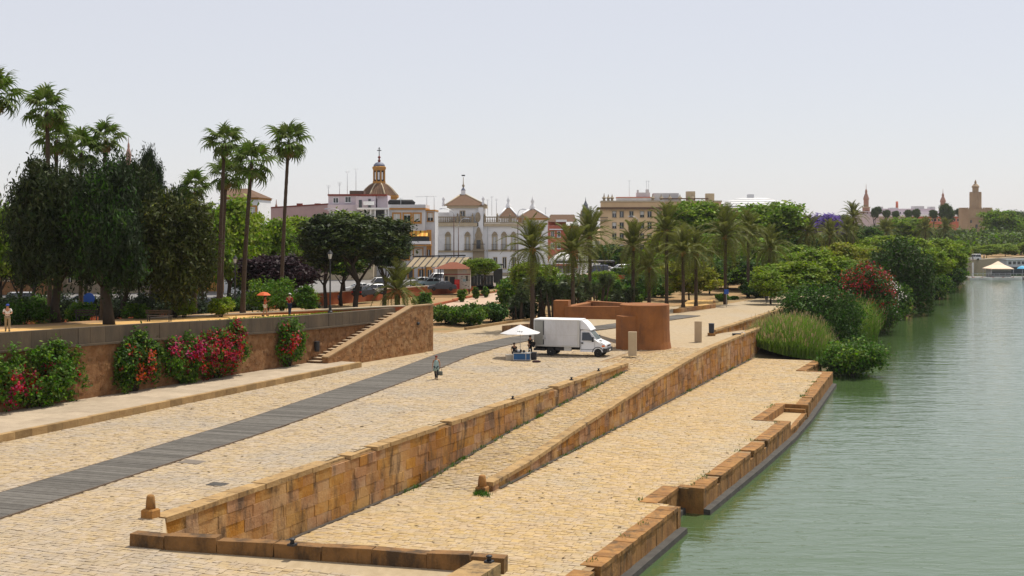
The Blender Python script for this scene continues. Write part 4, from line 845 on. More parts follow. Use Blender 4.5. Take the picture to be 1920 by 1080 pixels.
FT = [(1690, 470, 90, 405, 460, 'green', 'round green tree in front of the long white building'), (1640, 430, 90, 420, 470, 'far', 'grey-green tree left of the long white building'), (1590, 400, 80, 415, 470, 'far', 'grey-green tree under the skyline palm'), (1735, 520, 60, 426, 470, 'far', 'dull green tree before the red facade'), (1775, 540, 60, 428, 480, 'far', 'dull green tree left of the stone tower foot'), (1800, 560, 60, 432, 490, 'far', 'dull green tree at the foot of the stone tower'), (1845, 560, 60, 430, 490, 'far', 'dull green tree hiding the right foot of the stone tower'),
      (1880, 640, 80, 390, 480, 'green', 'tall round tree right of the stone tower'), (1915, 700, 60, 392, 480, 'far', 'tall tree at the right edge of the picture'), (1850, 430, 60, 458, 494, 'lime', 'low lime tree on the far promenade, left of three'), (1885, 450, 60, 456, 490, 'lime', 'low lime tree on the far promenade, middle of three'), (1922, 470, 60, 452, 488, 'lime', 'low lime tree on the far promenade, right of three'), (1620, 380, 70, 425, 470, 'deep', 'deep green tree behind the lime crowns'), (1485, 330, 80, 425, 470, 'deep', 'deep green tree left of the purple tree'), (1575, 520, 60, 400, 450, 'far', 'thin grey tree on the skyline left of the slim towers')]
for i, (px, Y, wd, top, bot, kind, lab) in enumerate(FT): tree(kind, px, Y, wd, top, bot, lab, i % 3, base=0, group='distant trees by the river bend', nb=3)
SKY = [(1643, 26, 382, 412, 'first skyline tree right of the slim left tower'), (1662, 22, 388, 412, 'second skyline tree right of the slim left tower'), (1680, 20, 390, 412, 'small skyline tree left of the brick chimney'), (1704, 22, 388, 412, 'skyline tree right of the brick chimney'), (1718, 22, 386, 412, 'skyline tree left of the white roof house'), (1776, 40, 374, 425, 'tall skyline tree in front of the right slim tower'), (1800, 24, 386, 412, 'skyline tree between the slim tower and stone tower'), (1813, 18, 388, 412, 'small skyline tree touching the stone tower'), (1750, 22, 388, 412, 'skyline tree right of the white roof house'), (1868, 40, 388, 440, 'skyline tree just right of the stone tower'), (1897, 50, 388, 440, 'skyline tree near the right edge')]
for i, (px, wd, top, bot, lab) in enumerate(SKY): tree('far', px, 800, wd * .75, top + 4, bot, lab, i % 3, base=2, group='skyline trees behind the white building', nb=2)
rng = np.random.default_rng(8); P = []                # far wood beyond the bend that reads as one mass
for i in range(420):
    px = rng.uniform(1560, 1990); Y = rng.uniform(470, 690); x = (px - 960) / F * Y; c = np.array([x, Y, rng.uniform(1.0, 6.5)]); P.append(c + rng.normal(size=(60, 3)) * [2.6, 2.6, 1.6])
P = np.concatenate(P); P[:, 2] = np.abs(P[:, 2]); o = ob('far_wood', quads('far_wood', leaves(rng, P, np.tile([0., -.3, .8], (len(P), 1)), 1.0, 1.5), [LF_far, LF_green], (rng.uniform(size=len(P)) < .3).astype(int))); o['kind'] = 'stuff'
# --- river bank plants
def bank_bush(name, label, m, px, py_base, Y, wpx, top, zb, K=110, per=80, size=.18, squash=1.0, extra=None, cat='shrub', n=8):
    x = (px - 960) / F * Y; t = thing(name, label, cat, (x, Y, zb)); zt = CAMH - (top - HY) / F * Y; rx = wpx / F * Y / 2; H = zt - zb; rr = random.Random(int(px))
    lob = [(0, 0, H * .5, rx * .75, rx * .75 * squash, H * .48)] + [(rx * .55 * math.cos(a), rx * .55 * squash * math.sin(a), H * rr.uniform(.25, .6), rx * .5, rx * .5, H * .36) for a in (2 * math.pi * i / n for i in range(n))]
    ob('foliage', crown('foliage', int(px), lob, K, per, size, min(rx, H) * .22, m[0], .72, 1.7, .8, m[1], .2), t)
    b = B()
    for i in range(6): a = i * 1.05; b.tube([(math.cos(a) * .15, math.sin(a) * .15, -.3), (math.cos(a) * rx * .35, math.sin(a) * rx * .35, H * .6)], [.09, .03], 6)
    b.obj('stem', M_trunk, t)
    if extra:
        for nm, mm, f, kk in extra:
            rng = np.random.default_rng(int(px) + kk); C, D = clumps(rng, lob, 150, .96); keep = np.array([f(c[0] / rx, c[1] / rx, c[2] / H) for c in C]); C = C[keep]; D = D[keep]
            if len(C):
                P = np.repeat(C, 26, 0) + rng.normal(size=(len(C) * 26, 3)) * rx * .09 + np.repeat(D, 26, 0) * size * .5
                o = ob('blossom', quads('blossom', leaves(rng, P, np.repeat(D, 26, 0), size * .85, 1.1), mm), t); o['kind'] = 'stuff'
    return t
bank_bush('bank_shrub', 'large dark green bush on the bank beside the road, behind the tall grass', (LF_deep, LF_bush), 1538, 640, 156, 158, 527, -3.4, K=190, size=.2, squash=.9)
bank_bush('bank_shrub', 'bright green shrub hanging over the water at the far corner of the lower quay', (LF_bush, LF_green), 1597, 712, 128, 118, 640, ZW + .1, K=120, size=.2)
bank_bush('bank_shrub', 'small green shrub above the overhanging shrub at the water', (LF_deep, LF_green), 1600, 640, 141, 44, 628, -3.2, K=50, size=.2)
bank_bush('oleander', 'red flowering oleander with a white flowering side towards the river', (LF_deep, LF_bush), 1625, 585, 178, 118, 494, -2.4, K=170, size=.25, cat='oleander', extra=[('red', FL_red, lambda x, y, z: x < .7 and z > .2, 1), ('red', FL_red, lambda x, y, z: x < .75 and y < .3 and z > .15, 3), ('white', FL_white, lambda x, y, z: x > .6 and z > .2, 2)])
bank_bush('bank_shrub', 'dull green shrub to the right of the oleander at the water', (LF_olive, LF_bush), 1642, 592, 182, 80, 560, ZW, K=80, size=.22)
for i, (px, Y, wd, top, zb, lab) in enumerate([(1772, 300, 40, 500, -3, 'dark bank bush beyond the willow, second from the pontoons'), (1745, 275, 50, 505, -3, 'dark bank bush just beyond the willow'), (1795, 330, 34, 492, -3.5, 'dark bank bush nearest the pontoons'), (1722, 250, 50, 505, -3.4, 'dark bank bush at the right foot of the willow')]):
    bank_bush('bank_shrub', lab, (LF_deep, LF_dark), px, 0, Y, wd, top, zb, K=60, size=.3)
for i, (px, Y, wd, top, lab) in enumerate([(1355, 186, 24, 549, 'round green bush beside the blue road sign'), (1375, 190, 20, 556, 'low bush right of the blue road sign'), (1480, 215, 70, 535, 'low green undergrowth beside the road end'), (1150, 176, 44, 552, 'low clipped bush on the lawn'), (1190, 178, 40, 548, 'low clipped bush right of the lawn')]):
    bush('bush', px, Y, wd, top, lab, base=0, size=.2, K=40, group='low bushes beside the river road')
for px, Y, wd, top, zb, lab in [(1665, 205, 90, 520, ZW + .3, 'deep green bank shrub between the oleander and the willow'), (1570, 205, 90, 505, -1.5, 'green bank shrub behind the large dark bush'), (1700, 235, 70, 510, ZW + .2, 'deep green bank shrub under the willow fronds'), (1750, 262, 70, 500, ZW + .2, 'green bank shrub just past the willow'), (1785, 310, 50, 492, ZW + .3, 'green bank shrub before the embankment wall')]:
    bank_bush('bank_shrub', lab, (LF_deep, LF_green), px, 0, Y, wd, top, zb, K=90, size=.28)
# weeping willow
rng = np.random.default_rng(11); t = thing('willow_tree', 'dark weeping willow hanging down to the river', 'tree', ((1688 - 960) / F * 215, 215, -2.2)); H = CAMH - (436 - HY) / F * 215 + 2.2; rx = 132 / F * 215 / 2
V = []
for i in range(520):
    a = rng.uniform(0, 6.28); r = rx * math.sqrt(rng.uniform(0, 1)) * .95; top = H * (1 - .42 * (r / rx) ** 2) * rng.uniform(.72, 1.0); bot = max(-1.7, top - H * rng.uniform(.35, .9)); n = int((top - bot) * 5); zz = rng.uniform(bot, top, n)
    V.append(np.stack([np.full(n, r * math.cos(a)), np.full(n, r * math.sin(a)), zz], 1) + rng.normal(size=(n, 3)) * .16)
P = np.concatenate(V); ob('crown', quads('crown', leaves(rng, P, np.tile([0., -.5, .4], (len(P), 1)), .27, 1.9), [LF_deep, LF_pine], (rng.uniform(size=len(P)) < .4).astype(int)), t)
ob('trunk', trunk_mesh(H * .7, .4, rx * .6, 3), t)
# tall grass and reeds on the bank
def reeds(name, label, px, Y, wpx, depth, top, zbase, n, seed, zt=None):
    rng = np.random.default_rng(seed); x0 = (px - 960) / F * Y; hw = wpx / F * Y / 2; V = []; mi = []; H0 = CAMH - (top - HY) / F * Y
    for i in range(n):
        u, v = rng.uniform(-1, 1), rng.uniform(-1, 1)
        if u * u + v * v > 1: continue
        x = x0 + u * hw + v * depth * .4; y = Y + v * depth; zb = zbase(x, y); h = max(.6, (H0 - zb) * (1 - .62 * (u * u + v * v)) * rng.uniform(.6, 1.05)); a = rng.uniform(0, 6.28); bend = rng.uniform(.15, .75) * h; d = np.array([math.cos(a), math.sin(a), 0]); s = np.array([-d[1], d[0], 0]) * rng.uniform(.018, .036); p = np.array([x, y, zb])
        m_ = p + d * bend * .3 + [0, 0, h * .6]; e = p + d * bend + [0, 0, h]
        V.append([p - s, p + s, m_ + s * .8, m_ - s * .8]); V.append([m_ - s * .8, m_ + s * .8, e + s * .15, e - s * .15]); mi += [0, 0]
        if rng.uniform() < .10: V.append([e - s, e + s, e + s * 1.3 + [0, 0, .4] + d * .1, e - s * 1.3 + [0, 0, .4] + d * .1]); mi.append(1)
    o = ob(name, quads(name, np.array(V), [LF_reed, LF_reed2], mi)); o['kind'] = 'stuff'; o['label'] = label; return o
reeds('tall_grass', 'tall feathery grass filling the bank at the end of the lower quay', 1480, 139.5, 146, 6.5, 588, lambda x, y: interp(toQ(x, y)[0], [(-28, -1.6), (-20, ZW + .1)]), 26000, 2)
reeds('tall_grass', 'paler tall reeds between the dark bush and the oleander', 1612, 166, 66, 4, 556, lambda x, y: interp(toQ(x, y)[0], [(-29, -1.6), (-21, ZW)]), 4500, 3)
# lawn grass tufts on the terrace and green lawn patch on the right
rng = np.random.default_rng(5); V = []
for i in range(9000):
    t_ = rng.uniform(48, 99); n_ = rng.uniform(.5, 3.4); p = np.array(Q(s_wall(t_) - n_, t_, z_ter(t_) - .02)); a = rng.uniform(0, 6.28); s = np.array([math.cos(a), math.sin(a), 0]) * .04; h = rng.uniform(.08, .2); V.append([p - s, p + s, p + s * .3 + [s[1], -s[0], h], p - s * .3 + [s[1], -s[0], h]])
o = ob('lawn_grass', quads('lawn_grass', np.array(V), LF_lime)); o['kind'] = 'stuff'
bb = B(); bb.add([G(px, py, .0) + Vector((0, 0, .02)) for px, py in ((1125, 566), (1195, 566), (1205, 550), (1135, 550))], [(0, 1, 2, 3)]); bb.obj('lawn', mat('bright lawn', (.12, .19, .02), (.09, .15, .02), 1), kind='structure')
# climbers over the terrace wall
def climber(t0, w_, ztop, zbot, label, lf, blooms, seed, thick=.7, K=90, zc=None):
    t = thing('bougainvillea', label, 'climbing plant', Q(s_wall(t0) + .1, t0, .35), QA - .0786); rng = np.random.default_rng(seed); H = ztop - zbot
    lob = [(.32, (i / 4 - .5) * w_ * .8 + rng.uniform(-.3, .3), zbot - .35 + H * (.5 + rng.uniform(-.12, .12)), thick * rng.uniform(.7, 1), w_ * .26, H * .5 * rng.uniform(.8, 1.05)) for i in range(5)]
    C, D = clumps(rng, lob, K, .6); C[:, 0] = np.abs(C[:, 0]) ; C[:, 2] = np.maximum(C[:, 2], .08)
    P = np.repeat(C, 60, 0) + rng.normal(size=(K * 60, 3)) * [.14, .24, .22]; P[:, 0] = np.abs(P[:, 0]) + .02; P[:, 2] = np.abs(P[:, 2]) + .02
    ob('foliage', quads('foliage', leaves(rng, P, np.repeat(D, 60, 0) + [.4, 0, .4], .15, 1.5), [lf, LF_green], (rng.uniform(size=len(P)) < .25).astype(int)), t)
    b = B()
    for i in range(5): y = (i / 4 - .5) * w_ * .5; b.tube([(.1, y * .4, -.02), (.25, y, H * .5), (.2, y * 1.3, H * .85)], [.05, .03, .015], 5)
    b.obj('stem', M_trunk, t)
    for m, frac, ylo, yhi, zlo, zhi in blooms:
        sel = (C[:, 1] / w_ > ylo) & (C[:, 1] / w_ < yhi) & ((C[:, 2] + .35 - zbot) / H > zlo) & ((C[:, 2] + .35 - zbot) / H < zhi) & (rng.uniform(size=K) < frac); c2 = C[sel]; d2 = D[sel]
        if len(c2):
            k = 44; P = np.repeat(c2, k, 0) + rng.normal(size=(len(c2) * k, 3)) * [.12, .22, .2] + np.repeat(np.abs(d2) * [1, 0, 0] + d2 * .3, k, 0) * .22; P[:, 0] = np.abs(P[:, 0]) + .08
            o = ob('blossom', quads('blossom', leaves(rng, P, np.repeat(d2, k, 0) + [.8, 0, .3], .15, 1.1), m), t); o['kind'] = 'stuff'
def tpx(px):                                          # distance along the wall that shows at photo column px
    a, c = 30., 99.
    for _ in range(40):
        m_ = (a + c) / 2; p = Q(s_wall(m_), m_)
        if 960 + F * p.x / p.y < px: a = m_
        else: c = m_
    return a
climber(tpx(62), 6.0, 3.95, .35, 'bougainvillea at far left, mostly green with scattered crimson flowers', LF_bush, [(FL_crim, .28, -.45, .3, .25, .75), (FL_mag, .08, -.5, .5, .1, .6)], 1, 1.0, 130)
climber(tpx(248), 2.6, 4.35, .35, 'climber with small orange flowers hanging over the wall', LF_deep, [(FL_org, .22, -.5, .5, .2, 1), (FL_red, .15, -.2, .6, .1, .5)], 2, .5, 80)
climber(tpx(338), 2.6, 3.55, .35, 'left half of the mass of crimson bougainvillea, with magenta flowers on top', LF_bush, [(FL_mag, .85, -.6, .6, .6, 1.1), (FL_crim, .3, -.6, .6, .2, .6)], 3, .8, 90)
climber(tpx(402), 3.8, 3.8, .35, 'right half of the mass of crimson bougainvillea, solid with red flowers', LF_bush, [(FL_crim, .9, -.6, .6, .35, 1.2), (FL_mag, .15, -.6, .3, .4, 1), (FL_crim, .25, -.5, .6, .05, .4)], 4, .85, 120)
climber(tpx(537), 2.1, 3.75, .35, 'narrow green climber with a few red flowers nearest the stairs', LF_bush, [(FL_red, .2, -.5, .6, .3, 1), (FL_crim, .12, -.5, .5, .5, 1)], 5, .5, 70)

# weeds in the joints and dry leaves lying about
rng = np.random.default_rng(77); V = []
def tuft(s, t, z, n, h):
    for _ in range(n):
        a = rng.uniform(0, 6.28); p = np.array(Q(s + rng.normal() * .12, t + rng.normal() * .2, z)); d = np.array([math.cos(a), math.sin(a), 0]); w_ = np.array([-d[1], d[0], 0]) * .022; hh = h * rng.uniform(.5, 1.2)
        V.append([p - w_, p + w_, p + w_ * .4 + d * hh * .6 + [0, 0, hh], p - w_ * .4 + d * hh * .6 + [0, 0, hh]])
for _ in range(46):
    t = rng.uniform(58, 96); tuft(-30.3, t, z_ramp(t), 16, .16)
for _ in range(34): t = rng.uniform(62, 131); tuft(s_w2(t) + .4, t, ZL, 14, .14)
for _ in range(26): t = rng.uniform(42, 120); tuft(lq_s1(t) - .02, t, ZL, 14, .13)
for _ in range(14): tuft(-26.5 + rng.normal() * .25, 59.7 + rng.normal() * .15, ZL, 18, .2)
o = ob('weeds', quads('weeds', np.array(V), LF_bush)); o['kind'] = 'stuff'
V = []
for _ in range(420):
    if rng.uniform() < .5: t = rng.uniform(45, 131); s = rng.uniform(lq_s0(t) + .3, lq_s1(t) - .3); z = ZL
    else: t = rng.uniform(40, 115); s = rng.uniform(-48, -33.2); z = 0
    p = np.array(Q(s, t, z + .03)); a = rng.uniform(0, 6.28); d = np.array([math.cos(a), math.sin(a), rng.uniform(-.1, .3)]) * rng.uniform(.03, .16); w_ = np.array([-d[1], d[0], 0]) * rng.uniform(.2, .7)
    V.append([p - d, p + w_, p + d, p - w_])
o = ob('dry_leaves', quads('dry_leaves', np.array(V), mat('dry leaf litter', (.09, .055, .03), (.16, .11, .05), 3, rough=1))); o['kind'] = 'stuff'

# ------------------------------------------------------------------ buildings (each stands where its sight lines meet its own distance)
class Bd:
    def __init__(s, name, label, cat, px, Y, z0=.9, group=None, rz=0.0):
        s.Y = Y; s.px0 = px; s.z0 = z0; s.o = thing(name, label, cat, ((px - 960) / F * Y, Y, z0), rz, group)
    def X(s, px): return (px - s.px0) / F * s.Y
    def Z(s, py): return CAMH - (py - HY) / F * s.Y - s.z0
    def base(s, py): return 0.0 if py is None else s.Z(py)
    def box(s, name, m, p0, p1, y0, y1, d0, d1, parent=None, **kw):
        b = B().box(s.X(p0), s.X(p1), d0, d1, s.base(y1), s.Z(y0)); return b.obj(name, m, parent or s.o, **kw)
    def window(s, p0, p1, y0, y1, d, frame, pane=None, fw=.14, shutter=None, rail=False, mull=True, pr=.10, parent=None, sill=True):
        x0, x1, z0, z1 = s.X(p0), s.X(p1), s.Z(y1), s.Z(y0); b = B(); f = d - pr
        b.box(x0 - fw, x0, f, d + .02, z0 - fw, z1 + fw); b.box(x1, x1 + fw, f, d + .02, z0 - fw, z1 + fw); b.box(x0, x1, f, d + .02, z1, z1 + fw); b.box(x0, x1, f, d + .02, z0 - fw, z0)
        w_ = b.obj('window', frame, parent or s.o)
        if shutter is not None:
            B().box(x0, x1, d - .05, d - .01, z0 + (z1 - z0) * (1 - shutter), z1).obj('shutter', M_shut, w_)
        if shutter is None or shutter < 1: B().box(x0, x1, d - .028, d - .004, z0, z1 - (0 if shutter is None else (z1 - z0) * shutter)).obj('pane', pane or M_glass, w_)
        if mull and (x1 - x0) > .5: B().box((x0 + x1) / 2 - .035, (x0 + x1) / 2 + .035, d - .065, d - .03, z0, z1).obj('mullion', M_whitew, w_)
        if sill: B().box(x0 - fw - .06, x1 + fw + .06, f - .1, f - .003, z0 - fw - .06, z0 - fw + .03).obj('sill', frame, w_)
        if rail:
            b = B(); zr = z0 + min(1.0, (z1 - z0) * .4); dd = f - .45
            for xx in np.linspace(x0 - .3, x1 + .3, 10): b.box(xx - .012, xx + .012, dd, dd + .024, z0 - .05, zr)
            b.box(x0 - .33, x1 + .33, dd - .01, dd + .035, zr, zr + .05); b.box(x0 - .33, x1 + .33, dd, f - .11, z0 - .16, z0 - .06)
            for xx in (x0 - .32, x1 + .29): b.box(xx, xx + .03, dd + .036, f - .11, zr, zr + .045)
            b.obj('balcony_rail', M_dark, w_)
        return w_
    def antenna(s, px, y0, y1, d=1.0, bars=3, arm=.5):
        b = B(); x = s.X(px); b.tube([(x, d, s.Z(y1)), (x, d, s.Z(y0))], .05, 5)
        for i in range(bars): b.box(x - arm * (1 - i * .15), x + arm * (1 - i * .15), d - .02, d + .02, s.Z(y0) - .12 - i * .22, s.Z(y0) - .08 - i * .22)
        return b.obj('antenna', M_steel, s.o)
M_shut = mat('roller shutter', (.55, .53, .48), (.48, .46, .42), 1, rough=.7)
M_pinkw = mat('pink rendered wall', (.47, .32, .29), (.42, .28, .26), .6, rough=.95)
M_lilac = mat('lilac white render', (.58, .50, .54), (.52, .45, .48), .6, rough=.95)
M_greyw = mat('grey white render', (.60, .60, .60), (.50, .50, .51), .4, rough=.95)
M_maroon = mat('maroon roof edge', (.20, .05, .035), rough=.9)
M_yellow = mat('cream yellow render', (.74, .54, .31), (.69, .49, .28), .35, rough=.95, c3=(.60, .42, .24), s3=.2, k3=.4)
M_salmon = mat('salmon render', (.52, .16, .10), (.46, .14, .09), .5, rough=.95)
M_cream = mat('cream stone trim', (.50, .42, .29), (.43, .35, .24), 1.2, rough=.95)
M_awn = mat('orange striped awning', (.62, .26, .03), (.5, .2, .03), 2, rough=.8)
M_canv = mat('white canvas', (.76, .75, .72), rough=.8)

# pink long building
b = Bd('pink_building', 'long low pink building behind the bright green street trees', 'building', 590, 262)
bb = B(); bb.hexa([(b.X(498), 0, 0), (b.X(700), 0, 0), (b.X(700), 9, 0), (b.X(498), 9, 0), (b.X(498), 0, b.Z(391)), (b.X(700), 0, b.Z(378)), (b.X(700), 9, b.Z(378)), (b.X(498), 9, b.Z(391))]); bb.obj('wall', M_pinkw, b.o)
bb = B(); bb.hexa([(b.X(497), -.15, b.Z(391) + .01), (b.X(701), -.15, b.Z(378) + .01), (b.X(701), 9.1, b.Z(378) + .01), (b.X(497), 9.1, b.Z(391) + .01), (b.X(497), -.15, b.Z(391) + .25), (b.X(701), -.15, b.Z(378) + .25), (b.X(701), 9.1, b.Z(378) + .25), (b.X(497), 9.1, b.Z(391) + .25)]); bb.obj('roof_edge', M_maroon, b.o)
for px in (558, 592): b.box('chimney', M_maroon, px - 5, px + 5, 381, 387, 2, 3.2)
for px in (520, 545, 570, 600, 630): b.window(px - 4, px + 4, 418, 432, 0, M_whitew)
# apartment block with ochre trims
b = Bd('apartment_block', 'white apartment block with ochre window trims, awning balcony and roof clutter', 'building', 740, 242)
b.box('wall', M_greyw, 676, 797, 393, None, 0, 12)
b.box('wall_bay', M_greyw, 797.1, 815, 396, None, 1.2, 12)
b.box('cornice', M_ochre, 728, 798, 390, 393, -.35, 12.2); b.box('parapet', M_greyw, 728, 798, 383.5, 389.9, -.15, 12); b.box('bay_cornice', M_ochre, 797.3, 815.5, 393, 396, .9, 12.1)
for px in (744, 763.5, 782): b.window(px - 6, px + 6, 401, 416, 0, M_ochre, fw=.28, shutter=.85 if px != 763.5 else .2)
b.window(801, 811, 399, 414, 1.2, M_ochre, fw=.12, shutter=.6)
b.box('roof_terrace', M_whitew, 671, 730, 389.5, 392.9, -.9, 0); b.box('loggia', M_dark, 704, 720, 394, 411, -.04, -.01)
for px in (688, 696, 704, 724, 729): b.box('column', M_whitew, px - .9, px + .9, 392.95, 412, -.75, -.45)
b.box('balcony_slab', M_whitew, 762, 808, 452, 457.5, -1.5, -.005); b.box('balcony_front', M_dark, 763, 806, 444, 452, -1.45, -1.38); b.box('balcony_slab', M_ochre, 758, 810, 458.5, 461, -1.7, -.01); b.box('opening', M_glass, 764, 799, 436, 451.8, -.05, -.012)
bb = B()
for i in range(10):
    x0, x1 = b.X(762 + i * 4.1), b.X(762 + (i + 1) * 4.1) - .02; bb.m(i % 2).hexa([(x0, -1.6, b.Z(443)), (x1, -1.6, b.Z(443)), (x1, -.02, b.Z(433)), (x0, -.02, b.Z(433)), (x0, -1.6, b.Z(443) + .05), (x1, -1.6, b.Z(443) + .05), (x1, -.02, b.Z(433) + .05), (x0, -.02, b.Z(433) + .05)])
bb.obj('awning', [M_awn, mat('yellow awning stripe', (.7, .42, .08), rough=.8)], b.o)
b.box('pilaster', M_ochre, 800, 809, 431, None, -.5, -.02); b.window(801.5, 807, 468, 480, -.5, M_ochre, fw=.06, sill=False)
for px, w_ in ((784, 8), (760, 7)): b.window(px - w_, px + w_, 466, 486, 0, M_ochre, fw=.2, shutter=.8)
for px in (770, 790, 806): b.window(px - 4, px + 4, 506, 522, -.005 if px < 800 else -.5, M_ochre, fw=.25)
for px in (704, 724): b.window(px - 5, px + 5, 424, 440, 0, M_ochre, fw=.25, shutter=.5)
# penthouse boxes and tanks
b.box('penthouse', M_lilac, 607, 662, 366, 383, 6, 14); b.box('roof_edge', M_maroon, 606, 690, 362.5, 365.8, 5.8, 14.2); b.box('penthouse', M_lilac, 662.2, 700, 367, 392, 4, 11); b.box('tank_house', mat('dark brick', (.10, .065, .05), rough=.95), 648, 675, 356, 366, 5.9, 9); b.box('penthouse', M_lilac, 702, 722, 365, 392, 5, 11); b.box('roof_edge', M_maroon, 672, 721, 363, 366.6, 3.8, 5.9)
b.box('door', M_glass, 668, 674, 374, 392, 3.96, 3.99); b.box('door', M_glass, 686, 691, 372, 392, 3.96, 3.99); b.box('awning', M_canv, 678, 698, 377, 384, 2.6, 3.95)
b.box('lower_terrace', M_lilac, 607, 700, 383.05, 395, 5, 13.9); b.box('roof_house', M_greyw, 610, 676, 395.1, None, 5.1, 13.5); b.window(640, 650, 368, 378, 6, M_whitew, fw=.08); b.window(617, 626, 370, 379, 6, M_whitew, fw=.08)
bb = B(); bb.tube([(b.X(724), 4, b.Z(380)), (b.X(727), 4, b.Z(379.5)), (b.X(770), 4, b.Z(379.5)), (b.X(775), 4, b.Z(381))], [.3, .62, .62, .25], 12); bb.obj('water_tank', M_black, b.o); b.box('tank_stand', M_greyw, 726, 773, 384.5, 392.8, 3.6, 4.4)
for px, y0, y1, d, n in ((606, 345, 366, 7, 3), (626, 338, 366, 8, 4), (641, 317, 366, 8, 2), (659, 313, 356, 7, 1), (786, 382, 390, 3, 2), (749, 370, 384, 3, 2), (797, 366, 390, 5, 1), (811, 366, 396, 5, 1)): b.antenna(px, y0, y1, d, n, .45)
bb = B(); bb.tube([(b.X(775), 5, b.Z(368)), (b.X(812), 5, b.Z(367))], .04, 4); bb.obj('wire', M_steel, b.o)
# dome church behind
b = Bd('domed_church', 'tiled church dome with an orange lantern and cross behind the white roofs', 'church', 711, 330)
r0 = b.X(748) - b.X(711)
B().lathe([(r0 * .86, b.Z(420)), (r0 * .86, b.Z(374))], 8, ph=.5).obj('drum', M_whitew, b.o)
B().lathe([(r0 * .9, b.Z(374)), (r0 * 1.04, b.Z(370)), (r0 * 1.04, b.Z(366.5))], 8, ph=.5).obj('drum_cornice', M_ochre, b.o)
dp = [(1.0, 366.4), (.86, 361), (.7, 354), (.5, 347.5), (.33, 344)]
for k in range(8):
    a0, a1 = 2 * math.pi * (k + .5) / 8, 2 * math.pi * (k + 1.5) / 8; BB = B()
    for j in range(6):
        u0, u1 = j / 6, (j + .9) / 6; vs = []
        for (q, py) in dp:
            for u, dr in ((u0, 1.0), ((u0 + u1) / 2, 1.035), (u1, 1.0)):
                p0 = Vector((math.cos(a0), math.sin(a0))); p1 = Vector((math.cos(a1), math.sin(a1))); p = p0.lerp(p1, u) * r0 * q * dr; vs.append((p.x, p.y, b.Z(py)))
        BB.add(vs, [(3 * i + c, 3 * i + c + 1, 3 * i + c + 4, 3 * i + c + 3) for i in range(4) for c in (0, 1)])
    BB.obj('roof_segment', M_tile, b.o)
    BB = B(); BB.tube([(r0 * q * 1.01 * math.cos(a0), r0 * q * 1.01 * math.sin(a0), b.Z(py)) for q, py in dp], .16, 5); BB.obj('rib', M_cream, b.o)
B().lathe([(r0 * x, b.Z(y)) for x, y in ((.97, 366.6), (.84, 361.3), (.68, 354.4), (.48, 348), (.33, 344))], 8, ph=.5).obj('dome_shell', M_tile, b.o)
rl = r0 * .31
B().lathe([(rl * 1.1, b.Z(344.5)), (rl * 1.1, b.Z(340)), (rl * .98, b.Z(339.9))], 8, ph=.5).obj('lantern_base', M_ochre, b.o)
B().lathe([(rl * .8, b.Z(340)), (rl * .8, b.Z(320))], 8, ph=.5).obj('lantern_core', M_dark, b.o)
for k in range(8):
    a = 2 * math.pi * (k + .5) / 8; B().tube([(rl * .92 * math.cos(a), rl * .92 * math.sin(a), b.Z(340)), (rl * .92 * math.cos(a), rl * .92 * math.sin(a), b.Z(320))], .2, 6, sm=False).obj('pillar', M_ochre, b.o)
    a = 2 * math.pi * (k) / 8; c_, s_ = math.cos(a), math.sin(a); BB = B(); BB.box(rl * .7, rl * .8, -.22, .22, b.Z(337), b.Z(323)); o = BB.obj('arch_frame', M_whitew, b.o, rot=(0, 0, a))
B().lathe([(rl * 1.0, b.Z(320)), (rl * 1.16, b.Z(316)), (rl * 1.16, b.Z(313)), (rl * .95, b.Z(312))], 8, ph=.5).obj('lantern_cornice', M_ochre, b.o)
B().lathe([(rl * .95, b.Z(312)), (rl * .9, b.Z(309)), (rl * .62, b.Z(305.5)), (rl * .2, b.Z(304))], 12, sm=True).obj('cupola', mat('slate blue tile', (.16, .17, .22), rough=.6), b.o)
B().lathe([(.25, b.Z(304.5)), (.4, b.Z(301)), (.2, b.Z(299)), (.18, b.Z(297)), (.42, b.Z(295)), (.1, b.Z(292))], 8, sm=True).obj('finial', M_maroon, b.o)
BB = B(); BB.box(-.09, .09, -.09, .09, b.Z(292.5), b.Z(276)); BB.box(-.55, .55, -.07, .07, b.Z(283), b.Z(281.5)); BB.box(-.3, .3, -.07, .07, b.Z(279.5), b.Z(278.5)); BB.obj('cross', M_dark, b.o)
